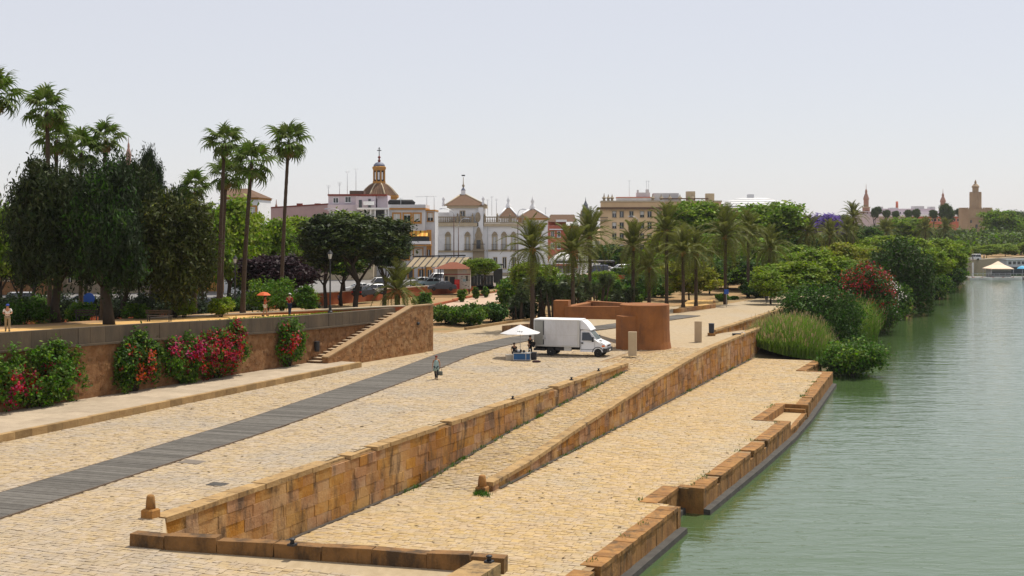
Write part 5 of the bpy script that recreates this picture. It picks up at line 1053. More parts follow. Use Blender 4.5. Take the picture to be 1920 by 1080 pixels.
# white palace
b = Bd('white_palace', 'white palace with stone balconies, balustrade and a hipped central tower', 'building', 900, 256)
b.box('wall', M_whitew, 815.2, 897, 424.5, None, 0, 14); b.box('wall', M_whitew, 906, 985, 424.5, None, .35, 14); b.box('portal_bay', M_whitew, 897.05, 905.95, 389, None, -.25, 10)
b.box('cornice', M_cream, 814, 895, 418, 424.4, -.5, 13.5); b.box('cornice', M_cream, 907, 983, 418.5, 424.4, -.15, 13.5)
b.box('string_course', M_cream, 815.5, 890, 469.5, 473, -.22, -.003); b.box('string_course', M_cream, 912, 984, 468, 471.5, .13, .347); b.box('plinth', M_cream, 816, 984, 511, None, -.12, -.004)
def balustrade(p0, p1, y0, y1, d):
    b.box('balustrade_rail', M_stone, p0, p1, y0, y0 + 2, d, d + .4); b.box('balustrade_base', M_stone, p0, p1, y1 - 2, y1, d, d + .4)
    n = int((p1 - p0) / 3.2)
    for i in range(n):
        x = b.X(p0 + (i + .5) * (p1 - p0) / n); B().lathe([(.06, b.Z(y1 - 2)), (.13, b.Z(y1 - 3.5)), (.06, b.Z(y0 + 3)), (.09, b.Z(y0 + 2))], 6, (x, d + .2)).obj('baluster', M_stone, b.o)
    for px in np.linspace(p0, p1, max(2, int((p1 - p0) / 22) + 1)):
        B().box(b.X(px) - .25, b.X(px) + .25, d - .06, d + .46, b.Z(y1), b.Z(y0 - 1)).obj('pedestal', M_stone, b.o); B().lathe([(.12, b.Z(y0 - 1)), (.2, b.Z(y0 - 3)), (.08, b.Z(y0 - 5)), (.03, b.Z(y0 - 7))], 8, (b.X(px), d + .2)).obj('urn', M_stone, b.o)
balustrade(820, 858, 406, 418, -.2); balustrade(864, 886, 406, 418, -.2); balustrade(909, 980, 406, 418, .1)
b.box('tower', M_whitew, 842, 909, 390, 418, .6, 9)
b.box('tower_side', M_whitew, 820, 841.8, 398, 418, 3, 9); b.box('tower_cornice', M_cream, 838, 913, 385.5, 389.9, .1, 9.5)
BB = B(); x0, x1, xa = b.X(819), b.X(913), b.X(867); z0, z1 = b.Z(385.4), b.Z(364)
BB.add([(b.X(834), -.2, z0), (x1, -.2, z0), (x1, 9.8, z0), (b.X(834), 9.8, z0), (xa - .5, 4.3, z1), (xa + .5, 4.3, z1), (xa + .5, 5.3, z1), (xa - .5, 5.3, z1)], [(0, 1, 5, 4), (1, 2, 6, 5), (2, 3, 7, 6), (3, 0, 4, 7), (4, 5, 6, 7), (3, 2, 1, 0)]); BB.obj('roof', M_tile, b.o)
for sx, sy in ((b.X(834), -.2), (x1, -.2)): B().tube([(sx, sy, z0 + .05), (xa + (-.5 if sx < xa else .5), 4.3, z1 + .05)], .14, 5).obj('hip_ridge', M_cream, b.o)
BB = B(); BB.box(xa - .45, xa + .45, 4.35, 5.25, z1 - .3, b.Z(356)); BB.obj('lantern', M_whitew, b.o)
B().lathe([(.65, b.Z(356)), (.62, b.Z(355)), (.12, b.Z(350))], 4, (xa, 4.8), ph=.5).obj('lantern_roof', mat('slate blue tile', (.16, .17, .22)), b.o)
B().lathe([(.14, b.Z(350)), (.3, b.Z(346.5)), (.1, b.Z(344)), (.05, b.Z(330))], 8, (xa, 4.8), True).obj('finial', M_stone, b.o); B().box(xa - .35, xa + .35, 4.77, 4.83, b.Z(328.5), b.Z(326)).obj('weather_vane', M_dark, b.o)
for px, d in ((829, 5), (906, .3)): B().lathe([(.32, b.Z(386)), (.3, b.Z(380)), (.16, b.Z(377)), (.34, b.Z(373)), (.1, b.Z(369)), (.04, b.Z(366))], 8, (b.X(px), d), True).obj('pinnacle', M_whitew, b.o)
b.window(863, 871, 396, 405, .6, M_cream, fw=.15); B().ball((b.X(896), -.3, b.Z(407)), (.55, .14, 1.0), 12, 8).obj('coat_of_arms', M_stone, b.o)
for px, d in ((840, 0), (876.5, 0), (927.5, .35), (945, .35), (963, .35)):
    w_ = b.window(px - 3.4, px + 3.4, 444, 467.5, d, M_cream, mat('pale curtain', (.42, .42, .40), rough=.8), fw=.2, rail=True, sill=False)
    x0, x1, xm = b.X(px - 6), b.X(px + 6), b.X(px); BB = B(); q = d - .26; vs = [(x0, q, b.Z(441.5)), (x1, q, b.Z(441.5)), (xm + .35, q, b.Z(436)), (xm, q, b.Z(434)), (xm - .35, q, b.Z(436))]
    BB.add(vs + [(x, d - .003, z) for x, y, z in vs], [(0, 1, 2, 3, 4), (9, 8, 7, 6, 5)] + [(i, i + 5, (i + 1) % 5 + 5, (i + 1) % 5) for i in range(5)]); BB.obj('pediment', M_stone, w_)
# carved portal
BB = B(); zt = lambda py: b.Z(py); xm = b.X(897.5)
pr = [(-1.15, 515), (-1.15, 470), (-.95, 456), (-.62, 446), (-.75, 440), (-.45, 434), (-.3, 428), (0, 425.5)]; pol = [(xm + x, zt(y)) for x, y in pr] + [(xm - x, zt(y)) for x, y in pr[-2::-1]]
BB.side(pol, -.75, -.26); BB.obj('portal', M_stone, b.o)
B().box(xm - .5, xm + .5, -.8, -.76, b.base(None), zt(490)).obj('door', M_dark, b.o); B().box(xm - 1.3, xm + 1.3, -1.5, -.76, zt(470), zt(468)).obj('portal_balcony', M_stone, b.o); B().box(xm - .4, xm + .4, -.79, -.755, zt(466), zt(450)).obj('portal_window', M_glass, b.o)
BB = B(); [BB.box(xm - 1.25 + i * .27, xm - 1.22 + i * .27, -1.46, -1.43, zt(468), zt(458)) for i in range(10)]; BB.box(xm - 1.28, xm + 1.28, -1.48, -1.41, zt(458), zt(457)); BB.obj('balcony_rail', M_dark, b.o)
for px in (832, 856, 880): b.window(px - 3, px + 3, 484, 503, 0, M_cream, fw=.16)
for px in (928.5, 946, 964): b.window(px - 2.7, px + 2.7, 483, 503, .35, M_cream, fw=.14)
for px in (888, 914): B().box(b.X(px) - .08, b.X(px) + .08, -.1, .0, 0, b.Z(420)).obj('drain_pipe', M_steel, b.o)
for i, (px, y0) in enumerate(((913, 372), (921, 366), (930, 371))): b.antenna(px, y0, 404, 8, 2, .35)
# ochre turreted houses right of the palace
def turret(px, w_, Y, lab, ye=409, ya=393, ochre=True, base=520):
    b = Bd('turret_house', lab, 'building', px, Y); h = w_ / 2
    b.box('wall', M_whitew, px - h, px + h, ye + 3, None, 0, 7); b.box('cornice', M_ochre, px - h - 2, px + h + 2, ye, ye + 2.95, -.4, 7.4)
    BB = B(); x0, x1 = b.X(px - h - 3), b.X(px + h + 3); z0, z1 = b.Z(ye) + .01, b.Z(ya)
    BB.add([(x0, -.6, z0), (x1, -.6, z0), (x1, 7.6, z0), (x0, 7.6, z0), (-.3, 3.2, z1), (.3, 3.2, z1), (.3, 3.8, z1), (-.3, 3.8, z1)], [(0, 1, 5, 4), (1, 2, 6, 5), (2, 3, 7, 6), (3, 0, 4, 7), (4, 5, 6, 7), (3, 2, 1, 0)]); BB.obj('roof', M_tile, b.o)
    for sx in (x0, x1): B().tube([(sx, -.6, z0 + .06), ((-.3 if sx < 0 else .3), 3.2, z1 + .06)], .16, 5).obj('hip_ridge', M_whitew, b.o)
    B().lathe([(.7, z1 - .4), (.55, z1 + .5), (.2, z1 + 1.0), (.4, z1 + 1.5), (.12, z1 + 2.1), (.04, z1 + 2.9)], 8, (0, 3.5), True).obj('finial', M_whitew, b.o)
    if ochre:
        b.box('pilaster', M_ochre, px - h + 1, px - h + 9, ye + 3.2, None, -.35, -.01); BB = B(); xa = b.X(px + h * .35); zc = b.Z(ye + 22)
        for k in range(11):
            a0, a1 = math.pi * k / 11, math.pi * (k + 1) / 11; BB.hexa([(xa + r * math.cos(a), y, zc + r * math.sin(a)) for y in (-.15, -.01) for r, a in ((.85, a0), (1.15, a0), (1.15, a1), (.85, a1))])
        BB.obj('arch_trim', M_ochre, b.o); b.window(px + h * .35 - 4, px + h * .35 + 4, ye + 22, ye + 34, 0, M_ochre, fw=.2, sill=False)
    return b
turret(999, 56, 262, 'white house with ochre trims and a pyramid tiled roof right of the palace', 409, 391)
turret(953, 30, 285, 'smaller pyramid-roofed turret rising behind the palace balustrade', 406, 388, False)
# salmon houses, far roofs
b = Bd('salmon_house', 'salmon red house with terraces and a low tiled roof behind the feather palms', 'house', 1060, 300); b.box('wall', M_salmon, 1029, 1084, 423, None, 0, 10); b.box('terrace_wall', M_salmon, 1029.2, 1062, 416, 422.9, 1.5, 9)
BB = B(); BB.hexa([(b.X(1026), -.5, b.Z(415.8)), (b.X(1082), -.5, b.Z(415.8)), (b.X(1082), 10, b.Z(415.8)), (b.X(1026), 10, b.Z(415.8)), (b.X(1034), 4, b.Z(402)), (b.X(1078), 4, b.Z(402)), (b.X(1078), 7, b.Z(402)), (b.X(1034), 7, b.Z(402))]); BB.obj('roof', M_tile, b.o)
b.box('awning', M_canv, 1042, 1062, 412, 416, -1.6, -.6); b.box('balcony_slab', M_whitew, 1030, 1060, 429, 431, -1.2, -.01)
for px in (1036, 1048, 1068, 1077): b.window(px - 2.5, px + 2.5, 434, 444, 0, M_whitew, fw=.1); b.window(px - 2.5, px + 2.5, 456, 466, 0, M_whitew, fw=.1)
b.antenna(1024, 388, 404, 5, 2, .3)
b = Bd('church_spire', 'dark slate church spire with small pinnacles between the palms', 'church', 1098, 420); 
B().lathe([(1.9, 0), (1.9, b.Z(406))], 8, ph=.5).obj('tower', M_cream, b.o); B().lathe([(2.3, b.Z(406)), (2.2, b.Z(404)), (1.6, b.Z(400)), (.75, b.Z(386)), (.85, b.Z(384)), (.5, b.Z(381)), (.12, b.Z(376)), (.05, b.Z(370))], 8, ph=.5).obj('spire', mat('slate spire', (.11, .12, .14), rough=.7), b.o)
for sx in (-1.5, 1.5): B().lathe([(.3, b.Z(406)), (.25, b.Z(398)), (.05, b.Z(393))], 6, (sx, -1.2)).obj('pinnacle', M_stone, b.o)
# yellow building
b = Bd('yellow_building', 'big cream yellow apartment building with a bracketed eave and roof terrace', 'building', 1240, 385, rz=R(-3))
b.box('wall', M_yellow, 1127, 1352, 392, None, 0, 18); b.box('eave', M_tile, 1120, 1358, 388.5, 391.95, -1.3, 19); b.box('attic', M_yellow, 1128, 1352, 379, 388.45, .4, 17.5); b.box('attic_cornice', M_cream, 1127, 1353, 376, 378.95, .1, 17.8)
for i in range(26): px = 1129 + i * 8.8; b.box('bracket', M_cream, px - .7, px + .7, 392, 394.5, -1.1, -.01)
rws = [(396.5, 407), (417.5, 428), (438, 448.5), (459, 469.5), (480, 490)]
for ri, (y0, y1) in enumerate(rws):
    for ci, px in enumerate((1152, 1166, 1184, 1204, 1218, 1236, 1252, 1268, 1284, 1300, 1316, 1332)):
        if px < 1230 or ri < 3: b.window(px - 3.3, px + 3.3, y0, y1, 0, M_stone, fw=.14, pr=.12, shutter=(.35, None, None, .6, None)[(ri * 3 + ci) % 5])
b.box('balcony_slab', M_stone, 1120, 1140, 413, 415, -1.5, -.01); BB = B(); [BB.box(b.X(1120.5) + i * .3, b.X(1120.5) + i * .3 + .05, -1.45, -1.38, b.Z(412.9), b.Z(408)) for i in range(11)]; BB.box(b.X(1120), b.X(1140), -1.5, -1.34, b.Z(408), b.Z(407)); BB.obj('balcony_rail', M_dark, b.o)
for px in (1133, 1141, 1148, 1224, 1240, 1256, 1275, 1298): B().lathe([(.4, b.Z(376)), (.38, b.Z(373)), (.7, b.Z(371)), (.2, b.Z(368)), (.06, b.Z(364 if px != 1133 else 362))], 6, (b.X(px), .6)).obj('urn', M_stone, b.o)
b.box('roof_house', M_greyw, 1158, 1226, 370, 375.95, 5, 14); b.box('roof_edge', M_salmon, 1157, 1227, 368.5, 369.95, 4.8, 14.2); b.box('lift_tower', M_greyw, 1196, 1221, 360, 368.4, 6, 12); b.box('chimney', M_greyw, 1196, 1199.5, 355, 359.95, 6, 7); b.box('chimney', M_greyw, 1213, 1219, 354, 359.95, 6, 8); b.box('roof_house', M_greyw, 1228, 1276, 361, 375.9, 7, 15); b.box('roof_edge', M_tile, 1240, 1330, 371, 373, 4, 6)
b.box('chimney_stack', M_cream, 1290, 1306, 358, 375.9, 5, 9); b.box('chimney_stack', M_cream, 1327, 1342, 362, 375.9, 5, 9)
for px, y0, y1 in ((1182, 336, 369), (1215, 337, 354), (1219, 337, 354)): b.antenna(px, y0, y1, 8, 2, .4)
# round white theatre roof
b = Bd('round_theatre', 'big round building with stepped white roof rings behind the largest tree', 'building', 1412, 500); r0 = b.X(1492)
B().lathe([(r0 * .93, 0), (r0 * .93, b.Z(391))], 40).obj('drum', M_cream, b.o)
for i, (q, y0, y1) in enumerate(((1.0, 391, 387.5), (.93, 387.4, 383.5), (.80, 383.4, 379), (.64, 378.9, 375), (.44, 374.9, 371.5))): B().lathe([(r0 * q, b.Z(y0)), (r0 * q, b.Z(y0 - .9)), (r0 * (q - .13), b.Z(y1))], 40).obj('roof_ring', mat('pale metal roof', (.56, .56, .55), rough=.6), b.o)
b.box('roof_vent', M_greyw, 1402, 1412, 364.5, 371.4, -2, 2)
# stone river tower (a plain medieval tower)
b = Bd('stone_tower', 'medieval stone river tower with two stepped upper stages and a small dome', 'tower', 1829, 720, z0=0); r0 = b.X(1859)
M_tower = mat('tower stone', (.40, .295, .195), (.34, .245, .16), .25, rough=.95, c3=(.27, .19, .12), s3=.12, k3=.5)
B().lathe([(r0, 0), (r0, b.Z(392)), ], 12, ph=.5).obj('lower_stage', M_tower, b.o); B().lathe([(r0 * 1.03, b.Z(410)), (r0 * 1.03, b.Z(408.5))], 12, ph=.5).obj('string_course', M_tower, b.o)
for k in range(36): a = 2 * math.pi * k / 36; B().box(r0 * .93, r0 * .985, -.5, .5, b.Z(392), b.Z(389.5)).obj('merlon', M_tower, b.o, rot=(0, 0, a))
B().lathe([(r0 * .36, b.Z(395)), (r0 * .36, b.Z(362))], 12, ph=.5).obj('middle_stage', M_tower, b.o)
for k in range(14): a = 2 * math.pi * k / 14; B().box(r0 * .30, r0 * .35, -.4, .4, b.Z(362), b.Z(360)).obj('merlon', M_tower, b.o, rot=(0, 0, a))
B().lathe([(r0 * .19, b.Z(362)), (r0 * .19, b.Z(352)), (r0 * .24, b.Z(351)), (r0 * .22, b.Z(349)), (r0 * .12, b.Z(345.5)), (.5, b.Z(344)), (.7, b.Z(342)), (.1, b.Z(337))], 12, sm=False).obj('lantern_stage', M_tower, b.o)
for i, px in enumerate((1812, 1826, 1841, 1852)): b.box('window', M_glass, px - 1.2, px + 1.2, 413, 418, -math.sqrt(max(1, r0 ** 2 - b.X(px) ** 2)) - .12, -math.sqrt(max(1, r0 ** 2 - b.X(px) ** 2)) + 1.4)
b.box('window', M_glass, 1838, 1843, 431, 438, -math.sqrt(r0 ** 2 - b.X(1840) ** 2) - .1, -10); b.box('window', M_glass, 1818, 1821, 421, 427, -r0 - .05, -10)
# long white building with red lower facade, left of the tower
b = Bd('long_white_building', 'long white building with lilac roofs and a red lower facade left of the tower', 'building', 1715, 850, z0=2)
b.box('wall', M_salmon, 1708, 1803, 406, None, 2, 24); b.box('wall', M_lilac, 1618, 1707.8, 402, None, 4, 24); b.box('upper_storey', M_lilac, 1620, 1800, 396, 401.9, 6, 22); b.box('roof_edge', M_whitew, 1640, 1804, 403, 405.9, 1, 20); b.box('attic', M_lilac, 1655, 1760, 391, 395.9, 9, 20); b.box('roof_edge', M_maroon, 1618, 1680, 398.5, 399.4, 5.6, 5.95)
for px in np.linspace(1714, 1798, 15): b.window(px - 1.4, px + 1.4, 410, 415, 2, M_greyw, fw=.12, sill=False, mull=False)
for px in np.linspace(1624, 1700, 12): b.window(px - 1.2, px + 1.2, 397.5, 400.5, 6, M_greyw, fw=.1, sill=False, mull=False)
for p0, p1, y0 in ((1722, 1742, 386), (1753, 1763, 387), (1655, 1664, 387), (1678, 1692, 389)): b.box('roof_house', M_greyw, p0, p1, y0, 395.9, 10, 16)
BB = B(); BB.tube([(b.X(1692), 12, b.Z(396)), (b.X(1692), 12, b.Z(377))], [1.0, .8], 8); BB.obj('brick_chimney', M_salmon, b.o)
M_brt = mat('pinkish brick tower', (.36, .20, .15), (.30, .17, .13), .3, rough=.95)
def spire(px, Y, ytop, ybase, w_, lab):
    b = Bd('baroque_tower', lab, 'tower', px, Y, z0=2); r = w_ / F * Y / 2; h = ybase - ytop; z = lambda u: b.Z(ytop + h * u)
    B().box(-r, r, -r, r, 0, z(.78)).obj('shaft', M_brt, b.o); B().box(-r * 1.15, r * 1.15, -r * 1.15, r * 1.15, z(.78), z(.75)).obj('cornice', M_cream, b.o); B().lathe([(r * .85, z(.75)), (r * .85, z(.52)), (r * 1.0, z(.5)), (r * .95, z(.46)), (r * .6, z(.36)), (r * .35, z(.3)), (r * .42, z(.26)), (r * .3, z(.2)), (.25, z(.16)), (.12, z(0))], 8, ph=.5).obj('belfry', M_brt, b.o)
    for s_ in (-1, 1): B().box(s_ * r * .3 - r * .14, s_ * r * .3 + r * .14, -r - .05, -r + .3, z(.98), z(.86)).obj('window', M_dark, b.o)
spire(1624, 1150, 345, 402, 11, 'slim brick tower with a bulbous top at the left end of the white building'); spire(1768, 1150, 354, 402, 11, 'slim brick tower seen over the palms left of the stone tower'); spire(241, 900, 255, 330, 11, 'tall bell tower tip showing over the dark trees at left')
spire(504, 700, 371, 400, 5, 'thin stone pinnacle over the green trees, left of two'); spire(518, 705, 374, 400, 5, 'thin stone pinnacle over the green trees, right of two')
# houses behind the left trees
b = Bd('ochre_house', 'white house with ochre trims and overhanging tiled roof behind the fan palms', 'house', 455, 190)
b.box('wall', M_whitew, 420, 484, 374, None, 0, 10); b.box('cornice', M_ochre, 418, 485, 370.5, 373.9, -.3, 10.3)
BB = B(); BB.hexa([(b.X(412), -.7, b.Z(370.4)), (b.X(487), -.7, b.Z(370.4)), (b.X(487), 11, b.Z(370.4)), (b.X(412), 11, b.Z(370.4)), (b.X(420), 4, b.Z(352)), (b.X(452), 4, b.Z(352)), (b.X(452), 6, b.Z(352)), (b.X(420), 6, b.Z(352))]); BB.obj('roof', M_tile, b.o)
for px in (440, 458, 474): b.window(px - 5, px + 5, 388, 408, 0, M_ochre, fw=.25, shutter=.5); b.window(px - 5, px + 5, 430, 448, 0, M_ochre, fw=.25); b.window(px - 5, px + 5, 470, 486, 0, M_ochre, fw=.2)
for i, (p0, p1, y0, Y, m, lab) in enumerate([(-60, 95, 500, 185, M_brick, 'brownish building with window rows behind the cars at far left'), (100, 300, 505, 190, M_stone, 'brownish grey building behind the dark terrace trees'), (300, 440, 490, 195, M_ochre, 'ochre house front behind the white parked van'), (560, 700, 480, 236, M_cream, 'pale shop front behind the white parked car')]):
    b = Bd('street_building', lab, 'building', (p0 + p1) / 2, Y, group='street fronts behind the trees'); b.box('wall', m, p0, p1, y0 - 70, None, 0, 9); b.box('cornice', M_cream, p0 - 2, p1 + 2, y0 - 73, y0 - 70.05, -.3, 9.2)
    for px in np.arange(p0 + 12, p1 - 6, 20):
        for y in (y0 - 55, y0 - 22, y0 + 8): b.window(px - 4, px + 4, y, y + 17, 0, M_cream, fw=.15)

# ------------------------------------------------------------------ concrete garden structure (plain pillar, beams and rounded block)
g = thing('concrete_structure', 'rust coloured concrete structure with a square pillar, low beams and a big rounded block', 'concrete structure', G(1208, 652), 0); L0 = Vector(g.location)
dc = Vector((XZ(1209, 500, 115).x, 115.2, 0)) - L0
BB = B(); n = 20; prof = [(2.42, -.1), (2.30, .6), (2.24, 1.6), (2.22, 3.85)]
BB.lathe([(r, z) for r, z in prof] + [(2.14, 3.9)], 28, (dc.x, dc.y), ph=.3); BB.obj('rounded_block', M_cortop, g)
def beam(name, p0, p1, w_, z0, z1, Z0=None, Z1=None):
    p0, p1 = Vector(p0), Vector(p1); d = (p1 - p0).normalized(); s = Vector((-d.y, d.x, 0)) * w_ / 2; Z0 = z0 if Z0 is None else Z0; Z1 = z1 if Z1 is None else Z1; u = Vector((0, 0, 1))
    return B().hexa([p - L0 for p in (p0 - s + u * z0, p1 - s + u * Z0, p1 + s + u * Z0, p0 + s + u * z0, p0 - s + u * z1, p1 - s + u * Z1, p1 + s + u * Z1, p0 + s + u * z1)]).obj(name, M_cortop, g)
xp = lambda px, Y: Vector(((px - 960) / F * Y, Y, 0))
B().box(-.72, .72, -.75, .75, -.1, 3.75).obj('pillar', M_cortop, g, xp(1054, 123.4) - L0, (0, 0, R(-12)))
beam('beam', xp(1067, 122.6), xp(1192, 113.6), 1.0, 2.05, 3.22, 2.6, 3.78)
beam('beam', xp(1106, 133.5), xp(1206, 117.2), .9, 2.2, 3.1, 2.7, 3.76)
beam('beam', xp(1056, 124.2), xp(1112, 133.2), .9, 2.1, 3.05, 2.2, 3.04)
beam('leg', xp(1161, 113.3), xp(1186, 113.8), 1.3, -.1, 2.95)
for px, py, w_, h, lab in ((1186, 667, .70, 2.02, 'upright beige stone slab beside the rounded rust block'), (1309, 641, .68, 1.95, 'upright beige stone slab standing alone left of the dark litter bin')):
    o = B().chbox(-w_ / 2, w_ / 2, -.17, .17, 0, h, .015).obj('stone_slab', mat('beige slab', (.50, .40, .26), (.44, .34, .22), .9, rough=.9), None, G(px, py), (0, 0, R(-9))); tag(o, lab, 'stone slab', 'beige stone slabs')
t = thing('litter_bin', 'dark round litter bin on a stone foot at the head of the short wall', 'litter bin', G(1334, 629)); B().box(-.35, .35, -.3, .3, -.05, .25).obj('stone_foot', M_edge, t); B().lathe([(.24, .25), (.27, .4), (.28, 1.12), (.3, 1.2), (.2, 1.22)], 12).obj('bucket', mat('dark blue grey metal', (.03, .035, .05), rough=.5), t)
t = thing('mooring_gear', 'low dark iron frame lying on the ramp head near the tall grass', 'iron frame', G(1381, 631, -.15)); B().box(-.4, .4, -.25, .25, 0, .32).obj('box_body', M_dark, t); BB = B(); BB.tube([(.4, -.2, 0), (.4, -.2, .42), (.8, -.2, .42), (.8, -.2, 0)], .035, 6); BB.obj('hoop', M_steel, t)
t = thing('road_sign', 'small blue sign on a thin post beside the river road', 'sign', G(1362, 576)); B().tube([(0, 0, 0), (0, 0, 2.4)], .035, 6).obj('post', M_steel, t); B().box(-.3, .3, -.05, -.036, 1.75, 2.4).obj('sign_plate', mat('sign blue', (.02, .08, .35), rough=.5), t)
# planter edges
for lab, P, h in (('low ochre stone planter edge around two close feather palms', [(1266, 587), (1342, 577), (1341, 568)], .5), ('low ochre planter edge beside the first feather palm trunk', [(945, 622), (1000, 617), (1004, 606)], .6), ('long kerb edging the planting bed behind the hedge', [(875, 618), (950, 606), (1040, 596)], .22)):
    pts = [G(*p) for p in P]; t = thing('planter_edge', lab, 'planter edge', pts[0]); 
    for a, c in zip(pts, pts[1:]):
        d = (c - a); k = max(1, int(d.length / 1.4)); dn = d.normalized(); s = Vector((-dn.y, dn.x, 0)) * .3
        for i in range(k):
            p0, p1 = a + d * (i / k) + dn * .01 - pts[0], a + d * ((i + 1) / k) - dn * .01 - pts[0]; u = Vector((0, 0, h + rb2.uniform(-.01, .01))); v = Vector((0, 0, -.1)); B().hexa([p0 + v, p1 + v, p1 + s + v, p0 + s + v, p0 + u, p1 + u, p1 + s + u, p0 + s + u]).obj('edge_stone', M_ashlar if h > .3 else M_kerb, t)
bb = B(); pp = [G(*p) + Vector((0, 0, .38)) for p in ((1268, 586), (1341, 577), (1338, 567), (1290, 568))]; bb.add(pp, [(0, 1, 2, 3)]); bb.obj('planter_soil', M_path, kind='structure')

# ------------------------------------------------------------------ truck
tr = thing('box_truck', 'white box truck with roof fairing parked on the cobbles by the vendor cart', 'truck', (Vector(G(1076, 668)) + Vector((0, .9, 0))), R(-17))
M_box = mat('worn white box panel', (.64, .64, .64), (.57, .57, .58), .6, rough=.45, spec=.4, c4=(.36, .33, .28), s4=1.2, k4=.4, c4lim=(.5, .7)); M_trw = mat('truck white', (.76, .77, .78), rough=.3, spec=.5); M_dirty = mat('faded grey door', (.27, .27, .245), (.23, .23, .21), 1, rough=.6); M_alu = mat('aluminium rail', (.55, .55, .53), rough=.45, metal=.5); M_plas = mat('dark bumper plastic', (.035, .037, .04), rough=.6)
HW = 1.05; x0, x1 = -3.15, .78
for x in (-1.9, -1.25, -.6, .05): B().box(x, x + .012, -HW - .006, -HW - .001, .93, 2.99).obj('panel_seam', M_alu, tr)
for z in (1.75,): B().box(x0 + .9, x1 - .17, -HW - .008, -HW - .001, z, z + .03).obj('rub_rail', M_alu, tr)
B().box(x0, x1, -HW, HW, .84, 3.0).obj('cargo_box', M_box, tr)
B().box(x0 - .02, x1 + .03, -HW - .02, HW + .02, 3.0, 3.07).obj('box_roof', mat('bright roof sheet', (.8, .79, .75), rough=.5), tr)
BB = B(); BB.box(x0 - .02, x1 + .02, -HW - .025, -HW - .003, .78, .92); BB.obj('side_rail', M_alu, tr)
B().box(x1 - .16, x1 + .02, -HW - .028, -HW - .003, .93, 2.99).obj('corner_post', M_alu, tr); B().box(x0 - .02, x0 + .03, -HW - .03, -HW - .003, .93, 2.99).obj('corner_post', M_alu, tr)
B().box(x0 + .06, x0 + .80, -HW - .075, -HW - .035, .93, 2.97).obj('rear_door', M_dirty, tr); B().box(x0 + .81, x0 + .86, -HW - .09, -HW - .003, .95, 2.95).obj('door_edge', M_plas, tr)
BB = B(); BB.box(x0 + .78, x0 + 1.02, -HW - .11, -HW - .004, 1.42, 1.52); BB.box(x0 + .80, x0 + .9, -HW - .12, -HW - .1, 1.38, 1.75); BB.obj('door_latch', M_steel, tr)
B().box(x0 + .1, 2.3, -.38, .38, .5, .78).obj('chassis', M_dark, tr)
B().box(x0 - .05, x0 + .95, -HW + .02, HW - .02, .42, .60).obj('tail_lift', M_dark, tr); B().box(x0 + .02, x0 + .14, -.8, -.5, .60, .83).obj('hanger', M_dark, tr)
B().box(-.55, .05, -.98, -.7, .45, .78).obj('tool_box', M_alu, tr); B().box(-1.3, -.6, -.95, -.3, .45, .78).obj('fuel_tank', M_dark, tr)
cx = x1 + .06
cab = [(cx, .42), (cx, 2.18), (cx + .42, 2.26), (cx + .72, 2.2), (cx + 1.42, 1.38), (cx + 2.12, 1.06), (cx + 2.2, .86), (cx + 2.2, .42)]
B().side(cab, -.99, .99, -.83, .83, 1.3).obj('cab', M_trw, tr)
fa = [(cx - .02, 2.27), (cx - .02, 2.98), (cx + .16, 2.98), (cx + .45, 2.75), (cx + .9, 2.21), (cx + .5, 2.27)]
B().side(fa, -.92, .92, -.86, .86, 2.3).obj('wind_deflector', M_trw, tr)
def sl_quad(name, m, pts, off, parent=tr, th=.012):
    pts = [Vector(p) for p in pts]; nrm = (pts[1] - pts[0]).cross(pts[2] - pts[0]).normalized() * off; a = [p + nrm for p in pts]; c = [p + nrm * (1 - th / abs(off) if off else 0) for p in pts]; n = len(pts)
    b = B(); b.add(a + c, [tuple(range(n)), tuple(range(2 * n - 1, n - 1, -1))] + [(i, i + n, (i + 1) % n + n, (i + 1) % n) for i in range(n)]); return b.obj(name, m, parent)
M_ws = mat('windscreen glass', (.16, .21, .22), rough=.08, spec=.9)
sl_quad('windshield', M_ws, [(cx + .79, -.72, 2.10), (cx + 1.37, -.80, 1.43), (cx + 1.37, .80, 1.43), (cx + .79, .72, 2.10)], .018)
def ys(z): return -(.99 if z <= 1.3 else .83)
sl_quad('side_window', M_glass, [(cx + .14, -.975, 1.36), (cx + 1.18, -.975, 1.36), (cx + .74, -.845, 2.02), (cx + .14, -.845, 2.02)], .02)
B().box(cx + .08, cx + 1.2, -.998, -.991, .6, .63).obj('door_line', M_plas, tr); B().box(cx + .1, cx + .26, -1.008, -.991, 1.08, 1.2).obj('door_handle', M_plas, tr); B().box(cx + .06, cx + .075, -.996, -.991, .5, 1.3).obj('door_gap', M_plas, tr); B().box(cx + 1.24, cx + 1.255, -.996, -.991, .7, 1.3).obj('door_gap', M_plas, tr)
for s in (-1, 1):
    BB = B(); BB.box(cx + 1.06, cx + 1.2, s * 1.2 - .1, s * 1.2 + .1, 1.28, 1.68); mi_ = BB.obj('mirror', M_plas, tr); B().tube([(cx + 1.12, s * .95, 1.4), (cx + 1.12, s * 1.14, 1.45)], .025, 6).obj('mirror_arm', M_plas, mi_)
    B().box(cx + 2.04, cx + 2.225, min(s * .62, s * .985), max(s * .62, s * .985), .84, .98).obj('headlight', mat('headlight glass', (.7, .72, .74), rough=.1, spec=.9), tr)
    B().box(cx + 1.86, cx + 2.10, min(s * .994, s * 1.0), max(s * .994, s * 1.006), .86, 1.0).obj('indicator_lamp', mat('orange lamp', (.85, .18, .02), rough=.3), tr)
B().box(cx + 2.19, cx + 2.235, -.55, .55, .86, .98).obj('grille', M_dark, tr); B().box(cx + 1.96, cx + 2.32, -1.0, 1.0, .40, .74).obj('bumper', M_plas, tr); B().box(cx + 2.321, cx + 2.33, -.26, .26, .5, .61).obj('number_plate', M_white, tr)
